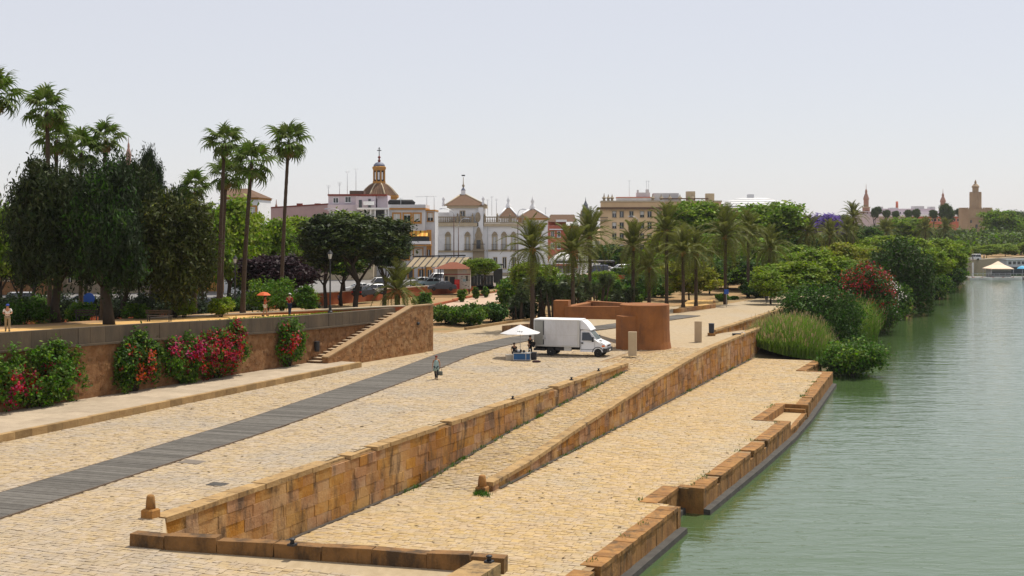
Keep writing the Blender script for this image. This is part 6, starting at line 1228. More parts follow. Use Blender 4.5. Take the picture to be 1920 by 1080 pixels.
B().box(cx + 1.5, cx + 1.75, -.5, -.2, 1.34, 1.36).obj('hood_vent', M_plas, tr)
for s in (-1, 1): sl_quad('wiper', M_plas, [(cx + 1.36, s * .1, 1.45), (cx + 1.36, s * .1 + .03, 1.45), (cx + 1.06, s * .45 + .03, 1.79), (cx + 1.06, s * .45, 1.79)], .03)
def wheel(parent, x, y, r, wd, side, rim=M_alu):
    w_ = thing('wheel', '', '', (x, y, r)); del w_['label'], w_['category']; w_.parent = parent
    a = R(90); B().lathe([(r * .62, -wd / 2), (r * .93, -wd / 2), (r, -wd / 2 + .04), (r, wd / 2 - .04), (r * .93, wd / 2), (r * .62, wd / 2)], 18, sm=False).obj('tyre', M_black, w_, rot=(a, 0, 0))
    b = B(); b.lathe([(r * .6, -wd / 2 + .03), (r * .6, wd / 2 - .02), (r * .3, wd / 2 - .06), (r * .12, wd / 2)], 10); b.obj('rim', rim, w_, rot=(R(90) if side < 0 else R(-90), 0, 0)); return w_
for x, y, sd_ in ((cx + 1.52, -.86, -1), (cx + 1.52, .86, 1), (-1.72, -.83, -1), (-1.72, .83, 1)): wheel(tr, x, y, .36, .26 if x > 0 else .34, sd_)
for x, w_ in ((cx + 1.52, .47),): 
    BB = B(); pts = [(x + w_ * math.cos(a), -.995, .36 + w_ * math.sin(a)) for a in np.linspace(R(0), R(180), 11)]; BB.tube(pts, .03, 5); BB.obj('wheel_arch', M_plas, tr)
B().box(-2.25, -1.2, -1.0, -.62, .76, .8).obj('mudguard', M_dark, tr)

# ------------------------------------------------------------------ people (skin-grown bodies)
SKINQ = []
def skin(name, verts, edges, radii, m, parent, sub=1, root=0):
    me = bpy.data.meshes.new(name); me.from_pydata(verts, edges, []); me.materials.append(m); o = ob(name, me, parent)
    md = o.modifiers.new('skin', 'SKIN'); md.use_smooth_shade = True; md.branch_smoothing = .4
    for i, sv in enumerate(me.skin_vertices[0].data): r = radii[i]; sv.radius = r if isinstance(r, tuple) else (r, r); sv.use_root = (i == root)
    s = o.modifiers.new('sub', 'SUBSURF'); s.levels = s.render_levels = sub; SKINQ.append(o); return o
def flush_skin():
    dg = bpy.context.evaluated_depsgraph_get()
    for o in SKINQ:
        me = bpy.data.meshes.new_from_object(o.evaluated_get(dg)); me.name = o.name; o.modifiers.clear(); o.data = me
M_skin = mat('tanned skin', (.42, .22, .13), (.38, .19, .11), 3, rough=.55); M_eye = mat('eye', (.02, .015, .01), rough=.2)
def cl(name, c): return mat(name, c, tuple(x * .8 for x in c), 3, rough=.9)
def person(label, loc, rz, top=None, bottom=None, hair=(.03, .02, .015), stride=.14, arms=None, dress=False, cap=None, H=1.7, sit=False, lean=0.0, shoes=(.03, .03, .03), group=None, detail=True, shorts=False, longhair=False, sleeve=.55):
    p = thing('person', label, 'person', loc, rz, group); k = H / 1.7; S = lambda *v: tuple(c * k for c in v)
    zp = .95 if not sit else .50; ly = lambda z: -lean * max(0, z - zp)
    J = dict(pelvis=S(0, 0, zp), waist=S(0, ly(zp + .14), zp + .14), chest=S(0, ly(zp + .36), zp + .36), neck=S(0, ly(zp + .51) - .01, zp + .53), head=S(0, ly(zp + .62) - .03, zp + .645), top=S(0, ly(zp + .7) - .02, zp + .73))
    for s, n in ((-1, 'l'), (1, 'r')):
        J['sh' + n] = S(s * .185, ly(zp + .46), zp + .46); st_ = stride * s
        A = (arms or {}).get(n)
        e, w_ = A if A else ((s * .245, .03 + st_ * .35, zp + .20), (s * .25, -.02 + st_ * .9, zp - .05))
        J['el' + n] = S(*e); J['wr' + n] = S(*w_)
        J['hip' + n] = S(s * .09, 0, zp - .06)
        if sit: J['kn' + n] = S(s * .12, -.44, zp - .0); J['an' + n] = S(s * .12, -.46, .09); J['to' + n] = S(s * .13, -.62, .04)
        else: J['kn' + n] = S(s * .10, -st_ * .75 - .03, .50); J['an' + n] = S(s * .10, -st_ * 1.3 + (.06 if st_ < 0 else 0), .09); J['to' + n] = S(s * .12, -st_ * 1.3 - .15 + (.04 if st_ < 0 else 0), .035)
    V = []; E = []; Rr = []; ix = {}
    def v(n, r, par=None, co=None):
        ix[n] = len(V); V.append(co if co is not None else J[n]); Rr.append(tuple(x * k for x in r) if isinstance(r, tuple) else r * k)
        if par is not None: E.append((ix[par], ix[n]))
    v('pelvis', (.15, .11)); v('waist', (.13, .10), 'pelvis'); v('chest', (.155, .115), 'waist'); v('neck', .056, 'chest'); v('head', (.082, .098), 'neck'); v('top', (.07, .08), 'head')
    for s, n in ((-1, 'l'), (1, 'r')):
        v('sh' + n, .062, 'chest'); v('el' + n, .043, 'sh' + n); v('wr' + n, .028, 'el' + n); d = (Vector(J['wr' + n]) - Vector(J['el' + n])).normalized(); q = Vector((0, -1, 0)) if abs(d.z) > .6 else Vector((0, 0, 1)); q = (q - d * q.dot(d)).normalized()
        pm = Vector(J['wr' + n]) + d * .075 * k; v('pa' + n, (.035, .02), 'wr' + n, tuple(pm))
        if detail:
            for fi, (o_, ln) in enumerate(((-.030, .066), (-.010, .078), (.011, .073), (.030, .056))):
                b0 = pm + q * o_ * k + d * .02 * k; side_ = d.cross(q); b1 = b0 + (d + side_ * .25) * ln * .55 * k; b2 = b1 + (d * .7 + side_ * .6) * ln * .5 * k
                v(f'f{n}{fi}', .009, 'pa' + n, tuple(b0)); v(f'g{n}{fi}', .0085, f'f{n}{fi}', tuple(b1)); v(f'h{n}{fi}', .007, f'g{n}{fi}', tuple(b2))
            b0 = Vector(J['wr' + n]) + d * .03 * k - q * .035 * k; v('th' + n, .010, 'wr' + n, tuple(b0)); v('tj' + n, .009, 'th' + n, tuple(b0 + (d - q * .7) * .04 * k))
        v('hip' + n, .088, 'pelvis'); v('kn' + n, .058, 'hip' + n); v('an' + n, .040, 'kn' + n); v('to' + n, (.04, .028), 'an' + n)
    if detail: hd = Vector(J['head']); v('nose', .016, 'head', tuple(hd + Vector((0, -.108, -.005)) * k)); [v('ear' + str(s), .016, 'head', tuple(hd + Vector((s * .088, .01, 0)) * k)) for s in (-1, 1)]
    skin('body', V, E, Rr, M_skin, p)
    hd = Vector(J['head'])
    if detail:
        for s in (-1, 1): B().ball(tuple(hd + Vector((s * .034, -.09, .022)) * k), .012 * k, 6, 4).obj('eye', M_eye, p)
        B().box(-.024 * k, .024 * k, -.004, .004, -.004, .004).obj('mouth', mat('lips', (.3, .08, .06), rough=.5), p, tuple(hd + Vector((0, -.097, -.052)) * k))
    def sub(names, edges, rad, mname, m, sub_=1): return skin(mname, [J[n] for n in names], [(names.index(a), names.index(b)) for a, b in edges], [tuple(x * k for x in r) if isinstance(r, tuple) else r * k for r in rad], m, p, sub_)
    if top:
        J['uel'], J['uer'] = [tuple(Vector(J['sh' + n]).lerp(Vector(J['el' + n]), sleeve * 1.4 if sleeve < .7 else 1)) for n in 'lr']; J['low'] = S(0, 0, zp - .05)
        sub(['low', 'waist', 'chest', 'shl', 'shr', 'uel', 'uer'], [('low', 'waist'), ('waist', 'chest'), ('chest', 'shl'), ('chest', 'shr'), ('shl', 'uel'), ('shr', 'uer')], [(.168, .128), (.155, .122), (.172, .13), .076, .076, .064, .064], 'shirt', top)
    if dress is not False:
        zt, zb = zp + .46, .62; B().lathe([(.13 * k, (zt) * k), (.175 * k, (zp + .34) * k), (.155 * k, (zp + .14) * k), (.20 * k, (zp - .05) * k), (.235 * k, zb * k), (.225 * k, zb * k)], 14, sm=True, sy=.78).obj('tunic', dress, p)
    if bottom:
        if shorts: J['kl'], J['kr'] = [tuple(Vector(J['hip' + n]).lerp(Vector(J['kn' + n]), .6)) for n in 'lr']; nm = ['pelvis', 'hipl', 'hipr', 'kl', 'kr']; sub(nm, [('pelvis', 'hipl'), ('pelvis', 'hipr'), ('hipl', 'kl'), ('hipr', 'kr')], [(.165, .125), .105, .105, .098, .098], 'shorts', bottom)
        else: sub(['pelvis', 'hipl', 'hipr', 'knl', 'knr', 'anl', 'anr'], [('pelvis', 'hipl'), ('pelvis', 'hipr'), ('hipl', 'knl'), ('hipr', 'knr'), ('knl', 'anl'), ('knr', 'anr')], [(.165, .125), .104, .104, .078, .078, .062, .062], 'trousers', bottom)
    for n in 'lr':
        a, t_ = Vector(J['an' + n]), Vector(J['to' + n]); B().tube([tuple(a + Vector((0, .06, -.045)) * k), tuple(a.lerp(t_, .5) + Vector((0, 0, -.01))), tuple(t_)], [.05 * k, .052 * k, .035 * k], 8).obj('shoe', cl('shoe ' + str(shoes), shoes), p)
    hm = cl('hair ' + str(hair), hair); b = B(); b.ball(tuple(hd + Vector((0, .022, .045)) * k), (.105 * k, .118 * k, .10 * k), 12, 8)
    if longhair: b.ball(tuple(hd + Vector((0, .07, -.05)) * k), (.095 * k, .07 * k, .14 * k), 10, 6)
    b.obj('hair', hm, p)
    if cap is not None: b = B(); b.ball(tuple(hd + Vector((0, .008, .075)) * k), (.112 * k, .122 * k, .085 * k), 12, 6); b.box(-.07 * k, .07 * k, hd.y - .22 * k, hd.y - .08 * k, hd.z + .045 * k, hd.z + .06 * k); b.obj('cap', cl('cap ' + str(cap), cap), p)
    return p, J
C_teal = cl('pale teal cloth', (.30, .42, .40)); C_dark = cl('charcoal cloth', (.025, .025, .028)); C_black = cl('black cloth', (.015, .014, .015)); C_red = cl('dark red cloth', (.30, .02, .02)); C_navy = cl('navy cloth', (.02, .03, .07)); C_wht = cl('white cloth', (.72, .70, .66)); C_kha = cl('khaki cloth', (.30, .24, .15)); C_orr = cl('orange red cloth', (.50, .09, .03)); C_blue = cl('blue cloth', (.05, .12, .30)); C_grn = cl('green cloth', (.05, .22, .10))
wl = G(818, 711.5)
pw_, J = person('woman walking towards the viewer in a pale teal tunic, with reddish hair and a bag', wl, R(-8), dress=C_teal, bottom=C_dark, hair=(.16, .03, .02), stride=.16, H=1.68, shoes=(.25, .2, .15))
bg_ = thing('handbag', 'grey handbag carried by the walking woman', 'bag', wl + Vector((.29, -.05, .46)), R(-8)); B().chbox(-.16, .16, -.07, .07, -.16, .14, .05).obj('bag_body', cl('grey bag', (.13, .14, .12)), bg_); BB = B(); BB.tube([(-.1, 0, .13), (-.07, 0, .36), (.0, 0, .44), (.07, 0, .36), (.1, 0, .13)], .012, 5); BB.obj('strap', C_dark, bg_)
# vendor cart, umbrella and the people beside it
M_cblue = mat('blue cart panel', (.02, .10, .26), (.016, .08, .2), 2, rough=.5); ct = thing('vendor_cart', 'blue street vendor cart with silver frame under the white umbrella', 'cart', G(979, 677) + Vector((0, .35, 0)), R(-4))
B().box(-.68, .68, -.36, .36, .08, .60).obj('panel_body', M_cblue, ct)
for z in (.06, .60): BB = B(); BB.box(-.72, .72, -.4, .4, z, z + .055); BB.obj('frame_rail', M_steel, ct)
for x in (-.705, .3, .67): B().box(x, x + .05, -.405, -.362, .116, .598).obj('frame_post', M_steel, ct)
for x in (-.55, .55): B().lathe([(.05, -.02), (.05, .02)], 10).obj('caster', M_black, ct, (x, -.2, .05), (R(90), 0, 0))
B().box(-.7, -.05, -.36, .3, .656, .70).obj('tray', M_dark, ct)
BB = B(); BB.tube([(.35, -.3, .655), (.35, -.3, .95), (.7, -.3, .95), (.7, -.3, .655)], .02, 6); BB.obj('guard_rail', M_steel, ct)
for i, (x, z, r_, m) in enumerate(((-.5, .70, .1, M_dark), (-.3, .70, .12, M_steel), (-.1, .70, .09, M_dark), (.15, .656, .12, M_dark))): o = B().lathe([(r_, z), (r_ * 1.05, z + .14), (r_ * .6, z + .2)], 10).obj('vendor_pot', m, None, Vector(ct.location) + Vector((x, .05, 0))); tag(o, ['small dark pot on the cart, leftmost', 'steel pot on the cart tray', 'small dark pot right of the steel pot on the cart', 'dark pot at the right half of the cart'][i], 'pot', 'pots on the vendor cart')
o = B().chbox(-.34, .34, -.28, .28, 0, .48, .03).obj('cool_box', mat('beige box', (.42, .38, .31), rough=.7), None, G(956, 676) + Vector((0, .3, 0)), (0, 0, .1)); tag(o, 'pale box on the ground at the left end of the vendor cart', 'box')
o = B().chbox(-.27, .27, -.3, .3, 0, .62, .03).obj('cool_box', M_dark, None, G(1000, 675) + Vector((0, .3, 0)), (0, 0, -.1)); tag(o, 'black box on the ground at the right end of the vendor cart', 'box')
o = B().ball((0, 0, .07), (.36, .2, .11), 12, 6).obj('backpack', cl('dark backpack', (.05, .02, .02)), None, G(1006, 679.5)); tag(o, 'dark bag lying on the cobbles in front of the vendor cart', 'bag')
um = thing('umbrella', 'big white square market umbrella over the vendor cart', 'umbrella', G(975.5, 671) + Vector((0, .3, 0)), R(20)); zu = 2.05; ru = 1.78; n = 6
B().tube([(0, 0, 0), (0, 0, 2.75)], .026, 8).obj('pole', M_steel, um); B().lathe([(.25, 0), (.25, .06), (.06, .1)], 12).obj('base', M_ledge, um)
for i in range(n):
    a0, a1 = 2 * math.pi * i / n, 2 * math.pi * (i + 1) / n; am = (a0 + a1) / 2; vs = [(0, 0, zu + .68)]
    for f in (.34, .67, 1.0):
        z = zu + .68 * (1 - f) ** 1.12
        vs += [(ru * f * math.cos(a0), ru * f * math.sin(a0), z), (ru * f * .93 * math.cos(am) * .94, ru * f * .93 * math.sin(am) * .94, z + .02 * f - (.06 if f == 1 else 0)), (ru * f * math.cos(a1), ru * f * math.sin(a1), z)]
    fs = [(0, 1, 2), (0, 2, 3)] + [(1 + 3 * j + c, 4 + 3 * j + c, 5 + 3 * j + c, 2 + 3 * j + c) for j in (0, 1) for c in (0, 1)]
    BB = B(); BB.add(vs, fs, True); BB.add([(x, y, z - .012) for x, y, z in vs], [f[::-1] for f in fs], True); BB.obj('canopy_panel', mat('white umbrella cloth', (.74, .73, .72), rough=.8, transl=.25), um)
    B().tube([(0, 0, zu + .62), (ru * .97 * math.cos(a0), ru * .97 * math.sin(a0), zu - .03)], .012, 4).obj('rib', M_steel, um)
mk_ = B()
for i, x in enumerate((-.22, -.07, .1)): mk_.box(x, x + .07, -.004, .004, 0, .12 + .03 * (i % 2)); mk_.box(x + .02, x + .12, -.004, .004, .05, .075)
mk_.obj('printed_mark', M_dark, um, (-.44, -1.16, zu + .17), (R(-58), 0, R(-20)))
person('vendor in black standing between the cart and the truck', G(994, 669) + Vector((0, .6, 0)), R(55), top=C_black, bottom=C_black, stride=.05, H=1.72, arms={'r': ((.26, -.1, 1.16), (.18, -.34, 1.1))}); 
o = B().chbox(-.17, .17, -.08, .08, -.22, .22, .05).obj('shoulder_bag', C_black, None, G(997, 669) + Vector((.12, .45, 1.0)), (0, .3, .4)); tag(o, 'black shoulder bag at the hip of the standing vendor', 'bag')
person('seated vendor in dark clothes behind the left end of the cart', G(964, 672) + Vector((0, .75, 0)), R(15), top=C_dark, bottom=C_black, sit=True, H=1.62)
o = B().box(-.2, .2, -.2, .2, 0, .40).obj('stool', M_dark, None, G(964, 672) + Vector((0, .8, 0))); tag(o, 'low dark stool under the seated vendor', 'stool')
# people on the terrace
def onland(px, Y): x = (px - 960) / F * Y; return Vector((x, Y, land(x, Y)))
person('man in a dark red shirt and white cap walking away on the terrace', onland(543, 103), R(165), top=C_red, bottom=C_navy, cap=(.7, .68, .65), stride=.10, H=1.76, arms={'l': ((-.28, -.02, 1.16), (-.12, -.25, 1.08)), 'r': ((.28, -.02, 1.16), (.14, -.25, 1.1))})
p, J = person('woman in an orange red top and white shorts under an orange parasol', onland(497, 102), R(100), top=C_orr, bottom=C_wht, shorts=True, hair=(.05, .025, .015), H=1.62, stride=.12, arms={'r': ((.24, -.12, 1.15), (.10, -.30, 1.28))})
pa = thing('parasol', 'orange parasol held by the woman on the terrace', 'parasol', onland(494.5, 101.8) + Vector((0, 0, 1.28)), .2); B().tube([(0, 0, -.12), (0, 0, .62)], .012, 6).obj('shaft', M_dark, pa)
for i in range(8):
    a0, a1 = math.pi * i / 4, math.pi * (i + 1) / 4; BB = B(); q = [(0, 0, .66)] + [(r_ * math.cos(a), r_ * math.sin(a), z) for r_, z in ((.3, .6), (.56, .40)) for a in (a0, a1)]; fs = [(0, 1, 2), (1, 3, 4, 2)]; BB.add(q, fs); BB.add([(x, y, z - .01) for x, y, z in q], [f[::-1] for f in fs]); BB.obj('canopy_panel', mat('orange parasol cloth', (.72, .16, .05), rough=.7, transl=.3), pa)
person('man in a white shirt and blue cap standing behind the parapet at far left', onland(14, 81.5), R(25), top=C_wht, bottom=C_kha, cap=(.04, .07, .3), stride=.03, H=1.72, arms={'l': ((-.26, -.08, 1.16), (-.1, -.32, 1.12)), 'r': ((.26, -.08, 1.16), (.1, -.32, 1.12))}, lean=.12)
person('woman in blue with a red bag beyond the low terrace wall', onland(636, 176), R(150), top=C_blue, bottom=C_navy, H=1.65)
person('person in dark red walking behind the ball bush on the lawn', onland(374, 140), R(60), top=C_red, bottom=C_dark, H=1.68)
for i, (px, Y, tp, bt, rz, lab) in enumerate([(1080, 222, C_red, C_navy, 20, 'red shirt under the pergola, leftmost of the group'), (1087, 224, C_grn, C_dark, 80, 'green shirt under the pergola'), (1096, 221, C_blue, C_navy, -40, 'blue shirt under the pergola'), (1105, 226, C_orr, C_dark, 10, 'orange top under the pergola'), (1112, 223, C_wht, C_dark, 120, 'white shirt under the pergola'), (1137, 220, C_red, C_blue, 40, 'red shirt at the right end of the pergola'), (1144, 222, C_dark, C_red, -90, 'dark shirt and red trousers right of the pergola'), (1150, 221, C_navy, C_wht, 60, 'navy shirt beside the white car')]):
    person('person in ' + lab, onland(px, Y), R(rz), top=tp, bottom=bt, detail=False, group='people waiting by the pergola', H=1.6 + .03 * i)
for i, (px, Y, tp, lab) in enumerate([(1806, 392, C_wht, 'white shirt on the far promenade, left of the blue one'), (1824, 400, C_blue, 'blue shirt on the far promenade'), (1834, 410, C_red, 'red shirt on the far promenade'), (1845, 415, C_wht, 'white shirt on the far promenade under the lime trees')]): person('person in ' + lab, ((px - 960) / F * Y, Y, -.09), i, top=tp, bottom=C_dark, detail=False, group='people on the far promenade')
# cyclist
cyl = G(1438, 568); cy = thing('bicycle', 'dark bicycle ridden along the river road', 'bicycle', cyl, R(-110)); M_bike = mat('bike frame', (.06, .06, .07), rough=.4)
for x in (-.52, .52):
    w_ = thing('wheel', '', '', (x, 0, .34)); del w_['label'], w_['category']; w_.parent = cy; BB = B(); pts = [(.33 * math.cos(a), 0, .33 * math.sin(a)) for a in np.linspace(0, 2 * math.pi, 21)]; BB.tube(pts, .022, 5, caps=False); BB.obj('tyre', M_black, w_); BB = B(); [BB.tube([(0, 0, 0), (.32 * math.cos(a), 0, .32 * math.sin(a))], .004, 3) for a in np.linspace(0, 2 * math.pi, 13)]; o = BB.obj('spokes', M_steel, w_); o['kind'] = 'stuff'
BB = B(); [BB.tube(q, .02, 6) for q in ([(-.52, 0, .34), (-.1, 0, .32), (.38, 0, .84), (-.2, 0, .82), (-.52, 0, .34)], [(-.1, 0, .32), (-.22, 0, .92)], [(.52, 0, .34), (.36, 0, .95)])]; BB.obj('frame', M_bike, cy); B().box(-.36, -.1, -.07, .07, .92, .97).obj('saddle', M_black, cy); BB = B(); BB.tube([(.3, -.28, 1.02), (.38, 0, .96), (.3, .28, 1.02)], .015, 6); BB.obj('handlebar', M_bike, cy)
person('cyclist in an orange top with white cap riding towards the viewer', cyl + Vector((0, .12, .42)), R(-20), top=C_orr, bottom=C_navy, cap=(.7, .7, .7), sit=True, lean=.3, H=1.66, arms={'l': ((-.24, -.28, .76), (-.24, -.52, .62)), 'r': ((.24, -.28, .76), (.24, -.52, .62))}, detail=False)

# ------------------------------------------------------------------ cars
def car(px, py, col, label, rz, kind='hatch', z=.9, group='cars on the street', Y=None):
    loc = G(px, py, z) if Y is None else Vector(((px - 960) / F * Y, Y, z)); c = thing('parked_car', label, 'car', loc, R(rz), group); m = mat('car paint ' + str(col), col, rough=.28, spec=.6); W = .88
    if kind == 'van': lo = [(-2.2, .28), (-2.25, 1.05), (1.35, 1.1), (2.05, .92), (2.2, .55), (2.2, .28)]; gh = (-2.2, 1.42, -2.1, .72, 1.07, 1.88)
    elif kind == 'sedan': lo = [(-2.2, .3), (-2.25, .85), (-1.5, .95), (.95, .95), (2.0, .78), (2.2, .55), (2.2, .28)]; gh = (-1.65, 1.05, -.95, .3, .94, 1.42)
    else: lo = [(-1.95, .3), (-2.0, .9), (1.0, .97), (1.85, .8), (2.02, .55), (2.02, .28)]; gh = (-1.93, 1.12, -1.45, .35, .93, 1.47)
    B().side(lo, -W, W, -W + .05, W - .05, .7).obj('body', m, c)
    a, b_, ta, tb, z0, z1 = gh; B().frus(a, b_, -W + .07, W - .07, z0, ta, tb, -W + .22, W - .22, z1).obj('windows', M_glass, c)
    B().frus(ta - .06, tb + .06, -W + .2, W - .2, z1 - .02, ta, tb - .05, -W + .28, W - .28, z1 + .05).obj('roof', m, c)
    for s in (-1, 1):
        for u, v in (((a, s * (W - .07), z0), (ta, s * (W - .22), z1)), ((b_, s * (W - .07), z0), (tb, s * (W - .22), z1)), (((a + b_) / 2 - .1, s * (W - .065), z0), ((ta + tb) / 2 - .1, s * (W - .215), z1))): B().tube([u, v], .045, 5).obj('pillar', m, c)
        fx = lo[-1][0]; B().box(fx - .22, fx + .015, min(s * .5, s * .84), max(s * .5, s * .84), .58, .72).obj('headlight', MATS['headlight glass'], c); rx_ = lo[1][0]
        B().box(rx_ - .02, rx_ + .1, min(s * .6, s * .85), max(s * .6, s * .85), .62, .84).obj('taillight', mat('red lamp', (.5, .02, .02), rough=.3), c)
        B().box(b_ - .25, b_ - .1, min(s * .86, s * 1.0), max(s * .86, s * 1.0), z0 + .02, z0 + .14).obj('mirror', m, c)
    B().box(lo[-1][0] - .04, lo[-1][0] + .03, -.7, .7, .32, .5).obj('bumper', M_plas, c); B().box(lo[-1][0] + .031, lo[-1][0] + .04, -.25, .25, .4, .5).obj('number_plate', M_white, c)
    for x in (-1.3, 1.3):
        for s in (-1, 1): wheel(c, x, s * (W - .1), .31, .2, s)
    return c
car(697, 552, (.75, .76, .77), 'white hatchback on the street right of the park lantern', 205, 'hatch')
car(672, 549, (.55, .57, .58), 'silver car between the umbrella pine trunks', 200, 'sedan'); car(684, 556, (.02, .02, .022), 'black car beside the umbrella pine trunk', 60, 'hatch'); car(713, 543, (.42, .42, .42), 'silver van behind the low feather palm', 200, 'van')
car(790, 536, (.6, .62, .64), 'silver saloon left of the kiosk, half hidden by palm fronds', 195, 'sedan'); car(806, 538, (.22, .32, .36), 'blue-grey car beside the silver saloon near the kiosk', 200, 'sedan'); car(821, 533, (.74, .75, .76), 'white van under the kiosk canopy', 200, 'van'); car(829, 545, (.03, .035, .045), 'black saloon parked in front of the kiosk', 185, 'sedan')
car(1163, 506, (.74, .75, .75), 'white car on the street in front of the yellow building', 195, 'hatch', Y=280); car(1120, 506, (.05, .06, .12), 'dark blue van behind the pergola crowd', 180, 'van', Y=262)
car(68, 565, (.50, .02, .02), 'red car with white roof behind the hedge at far left', 190, 'hatch', Y=150); car(30, 562, (.45, .46, .48), 'grey car left of the red car at far left', 195, 'van', Y=156); car(100, 560, (.7, .71, .72), 'white car right of the red car between the trunks', 200, 'sedan', Y=160); car(180, 566, (.7, .71, .73), 'white car seen left of the thick trunk under the blue sign', 185, 'hatch', Y=150); car(150, 560, (.30, .34, .38), 'grey-blue car behind the clipped bush', 190, 'sedan', Y=158)
car(352, 560, (.74, .74, .74), 'white delivery van behind the ball bushes', 185, 'van', Y=156); car(376, 566, (.72, .72, .73), 'white car behind the left ball bush', 170, 'hatch', Y=152); car(404, 566, (.04, .045, .05), 'dark car behind the right ball bush', 185, 'sedan', Y=154); car(448, 560, (.65, .65, .66), 'pale car behind the leaning palm trunk', 200, 'hatch', Y=160); car(478, 562, (.10, .11, .13), 'dark grey car behind the tall round bush', 190, 'hatch', Y=163)
car(1825, 0, (.7, .7, .7), 'white van on the far promenade behind the pontoons', 170, 'van', z=-.09, Y=405)
# street lamps
def street_light(px, Y, ytop, tip_px, tip_py, label, z=.9):
    x = (px - 960) / F * Y; t = thing('street_light', label, 'street light', (x, Y, z), 0, 'tall curved street lights'); zt = CAMH - (ytop - HY) / F * Y - z; dx = (tip_px - px) / F * Y; dz = (ytop - tip_py) / F * Y
    B().tube([(0, 0, -.1), (0, 0, zt * .5), (0, 0, zt)], [.11, .085, .065], 8).obj('pole', mat('rusty lamp post', (.10, .05, .04), rough=.6), t)
    B().tube([(0, 0, zt)] + [(dx * (1 - math.cos(a)), 0, zt + dz * math.sin(a)) for a in np.linspace(.2, math.pi / 2, 7)], .05, 6).obj('arm', M_steel, t)
    B().hexa([(dx - .1, -.14, zt + dz - .1), (dx + (.7 if dx > 0 else -.7), -.14, zt + dz - .14), (dx + (.7 if dx > 0 else -.7), .14, zt + dz - .14), (dx - .1, .14, zt + dz - .1), (dx - .1, -.08, zt + dz + .08), (dx + (.6 if dx > 0 else -.6), -.08, zt + dz + .0), (dx + (.6 if dx > 0 else -.6), .08, zt + dz), (dx - .1, .08, zt + dz + .08)]).obj('lamp_head', M_steel, t)
for a in [(851, 218, 403, 831, 391, 'curved street light in front of the white palace, arm to the left'), (859.5, 222, 428, 873, 409, 'curved street light in front of the white palace, arm to the right'), (971, 240, 402, 980, 392, 'street light beside the palace balustrade'), (441, 160, 398, 412, 381, 'curved street light between the fan palm trunks'), (645, 200, 405, 616, 391, 'curved street light rising from the trees under the white penthouse'), (585, 200, 421, 601, 405, 'curved street light left of the penthouse, arm to the right'), (1198, 290, 418, 1183, 405, 'curved street light before the yellow facade'), (1247, 300, 390, 1243, 376, 'street light at the right corner of the yellow building'), (1362, 300, 398, 1358, 388, 'street light between the two large round trees')]: street_light(*a)
def lantern(px, Y, ytop, label, z=None):
    x = (px - 960) / F * Y; z = land(x, Y) if z is None else z; t = thing('park_lantern', label, 'street lamp', (x, Y, z), 0, 'old style park lanterns'); h = CAMH - (ytop - HY) / F * Y - z; b0 = h - .78
    B().lathe([(.2, -.1), (.2, .25), (.13, .32), (.11, .7), (.07, .8), (.055, b0 - .15), (.09, b0 - .1), (.04, b0)], 10).obj('post', M_dark, t)
    B().lathe([(.12, b0 + .02), (.2, b0 + .42)], 6, ph=.5).obj('lantern_glass', M_glow, t); BB = B(); [BB.tube([(.125 * math.cos(a), .125 * math.sin(a), b0), (.205 * math.cos(a), .205 * math.sin(a), b0 + .43)], .014, 4) for a in np.linspace(0, 2 * math.pi, 7)[:-1] + math.pi / 6]; BB.obj('lantern_frame', M_dark, t)
    B().lathe([(.24, b0 + .43), (.2, b0 + .5), (.09, b0 + .66), (.05, b0 + .7), (.02, b0 + .78)], 8).obj('lantern_cap', M_dark, t)
lantern(619, 105, 468, 'old park lantern on the terrace right of the upright bush'); lantern(441, 118, 478, 'old park lantern behind the leaning palm trunk'); lantern(94, 104, 478, 'old park lantern between the two left trunks')
t = thing('road_sign', 'round blue sign on a red post left of the thick trunk', 'sign', onland(172, 120)); hh = CAMH - (560 - HY) / F * 120 - t.location.z; B().tube([(0, 0, -.1), (0, 0, hh + .3)], .05, 6).obj('post', C_red, t); B().lathe([(.55, -.02), (.55, .02)], 16).obj('sign_plate', MATS['sign blue'], t, (-.25, -.06, hh), (R(90), 0, 0))
# benches
def bench(px, Y, rz, lab):
    t = thing('park_bench', lab, 'bench', onland(px, Y), rz, 'benches on the terrace'); M_wd = mat('dark bench wood', (.05, .035, .025), rough=.7)
    for y in (-.16, 0, .16): B().box(-.95, .95, y - .06, y + .06, .42, .46).obj('seat_slat', M_wd, t)
    for z in (.6, .76): B().box(-.95, .95, .2, .24, z, z + .11).obj('back_slat', M_wd, t)
    for x in (-.8, .8): BB = B(); BB.box(x - .03, x + .03, -.2, .26, .36, .419); BB.box(x - .03, x + .03, -.2, -.14, 0, .36); BB.box(x - .03, x + .03, .2, .199 + .06, 0, .36); BB.box(x - .028, x + .028, .241, .28, .36, .9); BB.obj('leg', M_dark, t)
bench(299, 93, R(175), 'dark park bench on the lawn left of the ball bush'); bench(165, 95, R(170), 'dark park bench behind the clipped bush at left')
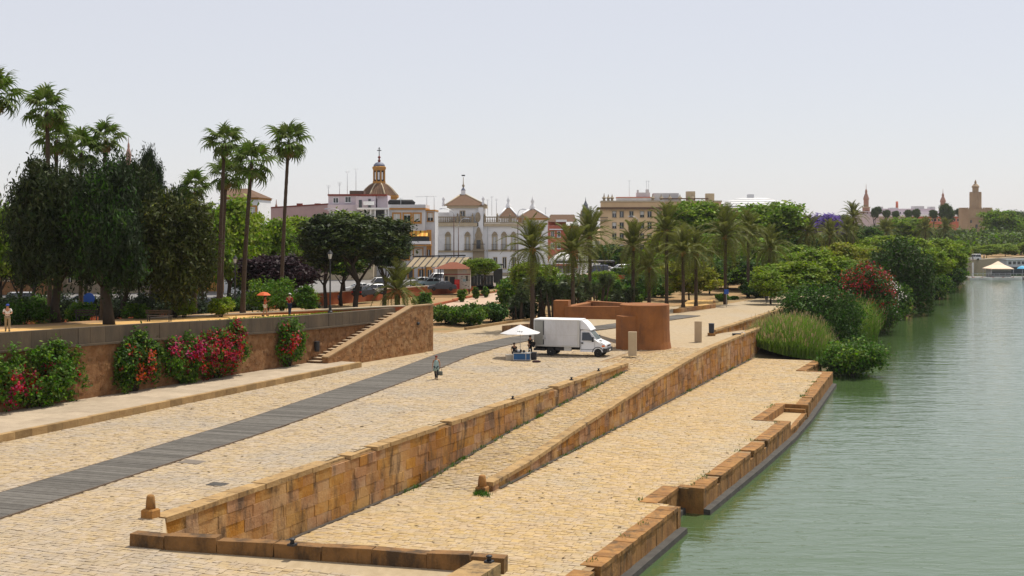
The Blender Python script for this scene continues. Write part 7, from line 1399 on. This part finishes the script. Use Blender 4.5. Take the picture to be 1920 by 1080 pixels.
# kiosk, canopy, hoarding, pergola
b = Bd('kiosk', 'small white kiosk with a tiled hip roof and graffiti on its side', 'kiosk', 855, 203); M_kw = mat('kiosk wall', (.62, .60, .55), (.5, .48, .43), 1.5, rough=.9)
B().box(b.X(832), b.X(858), 0, 3.2, 0, b.Z(504)).obj('wall', mat('kiosk wall with painted shade', (.40, .33, .24), rough=.9), b.o); B().box(b.X(858), b.X(882), -.05, 3.2, 0, b.Z(504)).obj('side_wall', M_kw, b.o); BB = B(); x0, x1 = b.X(813), b.X(886)  # left face coloured darker than the side wall to paint in its shade
BB.add([(x0, -1.0, b.Z(504)), (x1, -1.0, b.Z(504)), (x1, 4, b.Z(504)), (x0, 4, b.Z(504)), (b.X(843), 1.4, b.Z(492)), (b.X(856), 1.4, b.Z(492))], [(0, 1, 5, 4), (1, 2, 5), (2, 3, 4, 5), (3, 0, 4), (3, 2, 1, 0)]); BB.obj('roof', mat('red kiosk tiles', (.22, .075, .04), (.17, .06, .035), 4, rough=.95), b.o)
b.box('red_stripe', C_red, 832, 882, 513.5, 515, -.075, -.052); b.box('doorway', M_dark, 843, 853, 519, None, -.02, .02); b.box('window', M_glass, 834, 840, 518, 530, -.02, .02); b.box('side_window', M_glass, 874, 877, 517, 527, -.08, -.052); b.box('vent', M_steel, 868, 875, 505, 511, -.12, -.052); b.box('poster', mat('pale blue poster', (.3, .45, .5), rough=.7), 868, 874, 523, 528, -.075, -.053)
gr = B(); rg = random.Random(3)
for i in range(26): px, py = rg.uniform(859.5, 880), rg.uniform(516.5, 537); gr.box(b.X(px), b.X(px + rg.uniform(.4, 1.8)), -.071, -.053, b.Z(py + rg.uniform(.3, 1.6)), b.Z(py))
gr.obj('graffiti', M_dark, b.o)
t = b.o; o = b.box('post', M_dark, 825.5, 827, 503, None, -.6, -.45)
o = thing('vending_machine', 'red drinks machine standing in front of the kiosk', 'vending machine', (b.o.location.x + b.X(857.5), b.Y - .75, .9)); B().box(-.4, .4, -.35, .35, 0, 1.5).obj('cabinet', mat('red cabinet', (.45, .02, .02), rough=.4), o); B().box(-.36, .36, -.37, -.352, .8, 1.4).obj('front_panel', mat('red panel', (.6, .05, .04), rough=.3), o)
b = Bd('shade_canopy', 'tilted slatted shade canopy on posts left of the kiosk', 'canopy', 815, 210)
for i, px in enumerate(np.linspace(764, 858, 9)):
    w_ = b.X(px + 9.5) - b.X(px); x = b.X(px); B().hexa([(x, -2.5, b.Z(500)), (x + w_, -2.5, b.Z(500)), (x + w_ + 1.0, 2.5, b.Z(484)), (x + 1.0, 2.5, b.Z(484)), (x, -2.5, b.Z(500) + .08), (x + w_, -2.5, b.Z(500) + .08), (x + w_ + 1.0, 2.5, b.Z(484) + .08), (x + 1.0, 2.5, b.Z(484) + .08)]).obj('shade_panel', mat('tan shade cloth', (.30, .24, .15), (.25, .19, .12), 1, rough=.9), b.o)
    B().hexa([(x - .08, -2.6, b.Z(500) + .09), (x + .04, -2.6, b.Z(500) + .09), (x + 1.04, 2.6, b.Z(484) + .09), (x + .92, 2.6, b.Z(484) + .09), (x - .08, -2.6, b.Z(500) + .2), (x + .04, -2.6, b.Z(500) + .2), (x + 1.04, 2.6, b.Z(484) + .2), (x + .92, 2.6, b.Z(484) + .2)]).obj('rafter', M_dark, b.o)
for px, y in ((772, -2), (800, -2), (838, -2), (790, 2), (820, 2), (860, 2)): B().tube([(b.X(px), y, 0), (b.X(px), y, b.Z(499 if y < 0 else 485))], .09, 6).obj('post', M_dark, b.o)
B().hexa([(b.X(772), 2.5, b.Z(484) + .1), (b.X(872), 2.5, b.Z(482) + .1), (b.X(872), 2.8, b.Z(482) + .1), (b.X(772), 2.8, b.Z(484) + .1), (b.X(772), 2.5, b.Z(484) + .32), (b.X(872), 2.5, b.Z(482) + .32), (b.X(872), 2.8, b.Z(482) + .32), (b.X(772), 2.8, b.Z(484) + .32)]).obj('fascia', M_dark, b.o)
b = Bd('site_hoarding', 'dark green hoarding and cabin between the kiosk and the palms', 'hoarding', 912, 212); M_hd = mat('dark hoarding', (.022, .027, .028), rough=.7)
for i in range(7): b.box('panel', M_hd, 883 + i * 6, 888.8 + i * 6, 516, None, 0, .12)
b.box('cabin', M_hd, 925.2, 942, 505, None, .2, 2.5); b.box('cabin_roof', M_dark, 924, 944, 495, 497.5, -.4, 2.6)
for px in (926, 940): b.box('post', M_dark, px - .5, px + .5, 497.6, 504.9, 0, .1)
t = thing('road_sign', 'white inverted triangle yield sign beside the dark cabin', 'sign', ((948 - 960) / F * 206, 206, .9)); zt = CAMH - (522 - HY) / F * 206 - .9; B().tube([(0, .03, 0), (0, .03, zt - .05)], .035, 6).obj('post', M_steel, t); BB = B(); BB.side([(-.5, zt), (.5, zt), (0, zt - .95)], -.02, .0); BB.obj('sign_plate', C_red, t); BB = B(); BB.side([(-.36, zt - .07), (.36, zt - .07), (0, zt - .77)], -.032, -.022); BB.obj('sign_face', M_white, t)
t = thing('notice_board', 'small white notice on the hoarding', 'sign', ((927.5 - 960) / F * 205, 205, .9)); B().box(-.2, .2, -.03, .03, .35, .85).obj('plate', M_white, t); B().box(-.03, .03, -.02, .02, 0, .35).obj('post', M_steel, t)
b = Bd('pergola', 'dark flat roofed pergola shading a crowd between the feather palms', 'pergola', 1095, 232)
b.box('roof', M_dark, 1040, 1152, 489, 492.5, -2, 4); b.box('roof_edge', mat('pale fascia', (.5, .5, .48), rough=.6), 1085, 1140, 487.3, 488.95, -2.1, -1.9); b.box('side_roof', M_dark, 1012, 1039.5, 496, 498, -2, 3); b.box('low_wall', M_redwall, 1080, 1152, 519, None, -3.2, -2.8)
for px in (1042, 1062, 1085, 1108, 1130, 1150): b.box('post', M_dark, px - .7, px + .7, 492.55, None, -1.6, -1.45)
for i in range(4): b.box('glass_screen', mat('grey glass screen', (.16, .17, .18), rough=.15), 1036 + i * 9, 1044.4 + i * 9, 498, 512, -.6, -.55)
o = B().lathe([(3.0, .9 + 2.6), (2.6, 4.4), (1.6, 5.2), (.3, 5.7)], 14).obj('canopy_top', M_canv, None, ((1056 - 960) / F * 250, 250, 0)); t = thing('white_tent', 'white dome tent behind the pergola', 'tent', ((1056 - 960) / F * 250, 250, .9)); o.parent = t; o.location = (0, 0, -.9)
for a in range(6): B().tube([(2.9 * math.cos(a * 1.047), 2.9 * math.sin(a * 1.047), 0), (2.9 * math.cos(a * 1.047), 2.9 * math.sin(a * 1.047), 2.7)], .05, 5).obj('pole', M_steel, t)
b = Bd('street_wall', 'terracotta pier and wall piece behind the yuccas', 'wall', 1030, 214, z0=0.0); b.box('pier', M_redwall, 1024, 1034, 513, None, 0, 1.0); b.box('wall_panel', M_redwall, 1034.1, 1150, 527, None, .2, .6); b.box('wall_panel', M_redwall, 1150.1, 1182, 516, None, .2, .6); b.box('coping', M_pink, 1034.1, 1150, 525.5, 526.95, .1, .7)
BB = thing('balustrade_fence', 'white lattice fence beside the parked white car', 'fence', ((1170 - 960) / F * 216, 216, .9))
for i in range(14): x = (i - 7) * .5; B().box(x, x + .09, 0, .08, 0, 1.0).obj('post', M_white, BB); B().box(x + .1, x + .49, .01, .06, .45 + .3 * (i % 2), .55 + .3 * (i % 2)).obj('lattice', M_white, BB)
for z in (.1, .95): B().box(-3.5, 3.6, -.03, -.002, z, z + .09).obj('rail', M_white, BB)
# ------------------------------------------------------------------ far landing stage and boats
zw = ZW; po = thing('landing_stage', 'floating landing stage with a cream tent at the far right of the river', 'pontoon', ((1868 - 960) / F * 358, 358, zw)); X = lambda px: (px - 1868) / F * 358
B().box(X(1812), X(1960), -3, 4, -.2, .55).obj('deck', mat('grey deck', (.22, .21, .20), rough=.9), po)
for px in np.linspace(1815, 1950, 14): B().tube([(X(px), -2.9, .55), (X(px), -2.9, 1.6)], .05, 5).obj('rail_post', M_steel, po)
B().box(X(1815), X(1950), -2.94, -2.86, 1.55, 1.63).obj('hand_rail', M_steel, po); B().box(X(1856), X(1892), -1.5, 3, .56, 2.6).obj('cabin', mat('grey cabin', (.30, .32, .31), rough=.8), po); B().box(X(1856.5), X(1891.5), -1.56, -1.51, 1.3, 2.2).obj('cabin_window', M_glass, po)
B().lathe([(4.6, 2.75), (4.5, 2.95), (2.0, 3.9), (.2, 4.9)], 4, (X(1873), .6), ph=.5).obj('tent_roof', mat('cream tent cloth', (.78, .62, .45), rough=.8), po)
for sx in (-3.1, 3.1):
    for sy in (-2.5, 3.6): B().tube([(X(1873) + sx, sy, .55), (X(1873) + sx, sy, 2.85)], .07, 5).obj('tent_pole', M_steel, po)
B().hexa([(X(1822), 4, .4), (X(1824), 4, .4), (X(1850), 34, 3.9), (X(1846), 34, 3.9), (X(1822), 4, .6), (X(1824), 4, .6), (X(1850), 34, 4.1), (X(1846), 34, 4.1)]).obj('gangway', M_steel, po); B().box(X(1817), X(1819), -2.7, -2.2, .56, 4.6).obj('mooring_pile', M_white, po)
o = B().lathe([(1.5, 2.4), (.9, 2.9), (.1, 3.2)], 10).obj('canopy', mat('light blue cloth', (.10, .40, .62), rough=.7), None, (0, 0, 0)); t = thing('umbrella', 'light blue sunshade on the landing stage at the right edge', 'umbrella', ((1917 - 960) / F * 356, 356, zw + .55)); o.parent = t; B().tube([(0, 0, 0), (0, 0, 2.6)], .05, 6).obj('pole', M_steel, t)
def boat(px, Y, rz, lab, L=4.2, col=M_white):
    t = thing('boat', lab, 'boat', ((px - 960) / F * Y, Y, zw), R(rz), 'small boats at the landing stage'); n = 8; vs = []; 
    for i in range(n + 1):
        u = i / n; w_ = .8 * (1 - max(0, (u - .45) / .55) ** 2) + .02; x = (u - .5) * L; vs += [(x, -w_, .62 + .12 * u), (x, -w_ * .7, -.12), (x, w_ * .7, -.12), (x, w_, .62 + .12 * u)]
    fs = [(4 * i + a, 4 * i + a + 1, 4 * i + a + 5, 4 * i + a + 4) for i in range(n) for a in range(3)] + [(0, 3, 2, 1), (4 * n, 4 * n + 1, 4 * n + 2, 4 * n + 3)]; BB = B(); BB.add(vs, fs); BB.obj('hull', col, t)
    BB = B(); BB.add([(x * .92, y * .86, .48) for x, y, z in vs if z > .3], [(2 * i, 2 * i + 1, 2 * i + 3, 2 * i + 2) for i in range(n)]); BB.obj('inner_deck', mat('boat deck', (.35, .30, .25), rough=.8), t)
    for x in (-.9, .2): B().box(x, x + .35, -.6, .6, .5, .72).obj('bench_seat', C_red if x < 0 else M_white, t)
for a in ((1830, 352, 5, 'small white boat at the left end of the landing stage'), (1846, 352, -4, 'small white boat second from the left at the landing stage'), (1866, 353, 3, 'small white boat moored under the cream tent'), (1885, 353, 0, 'small white boat right of the cream tent'), (1903, 353, 4, 'small white boat nearest the right edge of the picture')): boat(*a)
t = thing('houseboat', 'dark moored vessel behind the landing stage at the right edge', 'boat', ((1915 - 960) / F * 395, 395, zw), R(10)); B().hexa([(-9, -2.2, -.2), (9, -2.2, -.2), (9, 2.2, -.2), (-9, 2.2, -.2), (-9.6, -2.5, 2.2), (9.6, -2.5, 2.2), (9.6, 2.5, 2.2), (-9.6, 2.5, 2.2)]).obj('hull', mat('dark hull', (.06, .07, .08), rough=.6), t); B().box(-6, 7, -1.9, 1.9, 2.21, 4.4).obj('cabin', M_greyw, t); [B().box(-5.5 + i * 1.5, -4.5 + i * 1.5, -1.95, -1.91, 3.0, 3.9).obj('window', M_glass, t) for i in range(8)]; B().box(-6.4, 7.4, -2.2, 2.2, 4.41, 4.6).obj('cabin_roof', M_steel, t)
flush_skin()
haze_box()
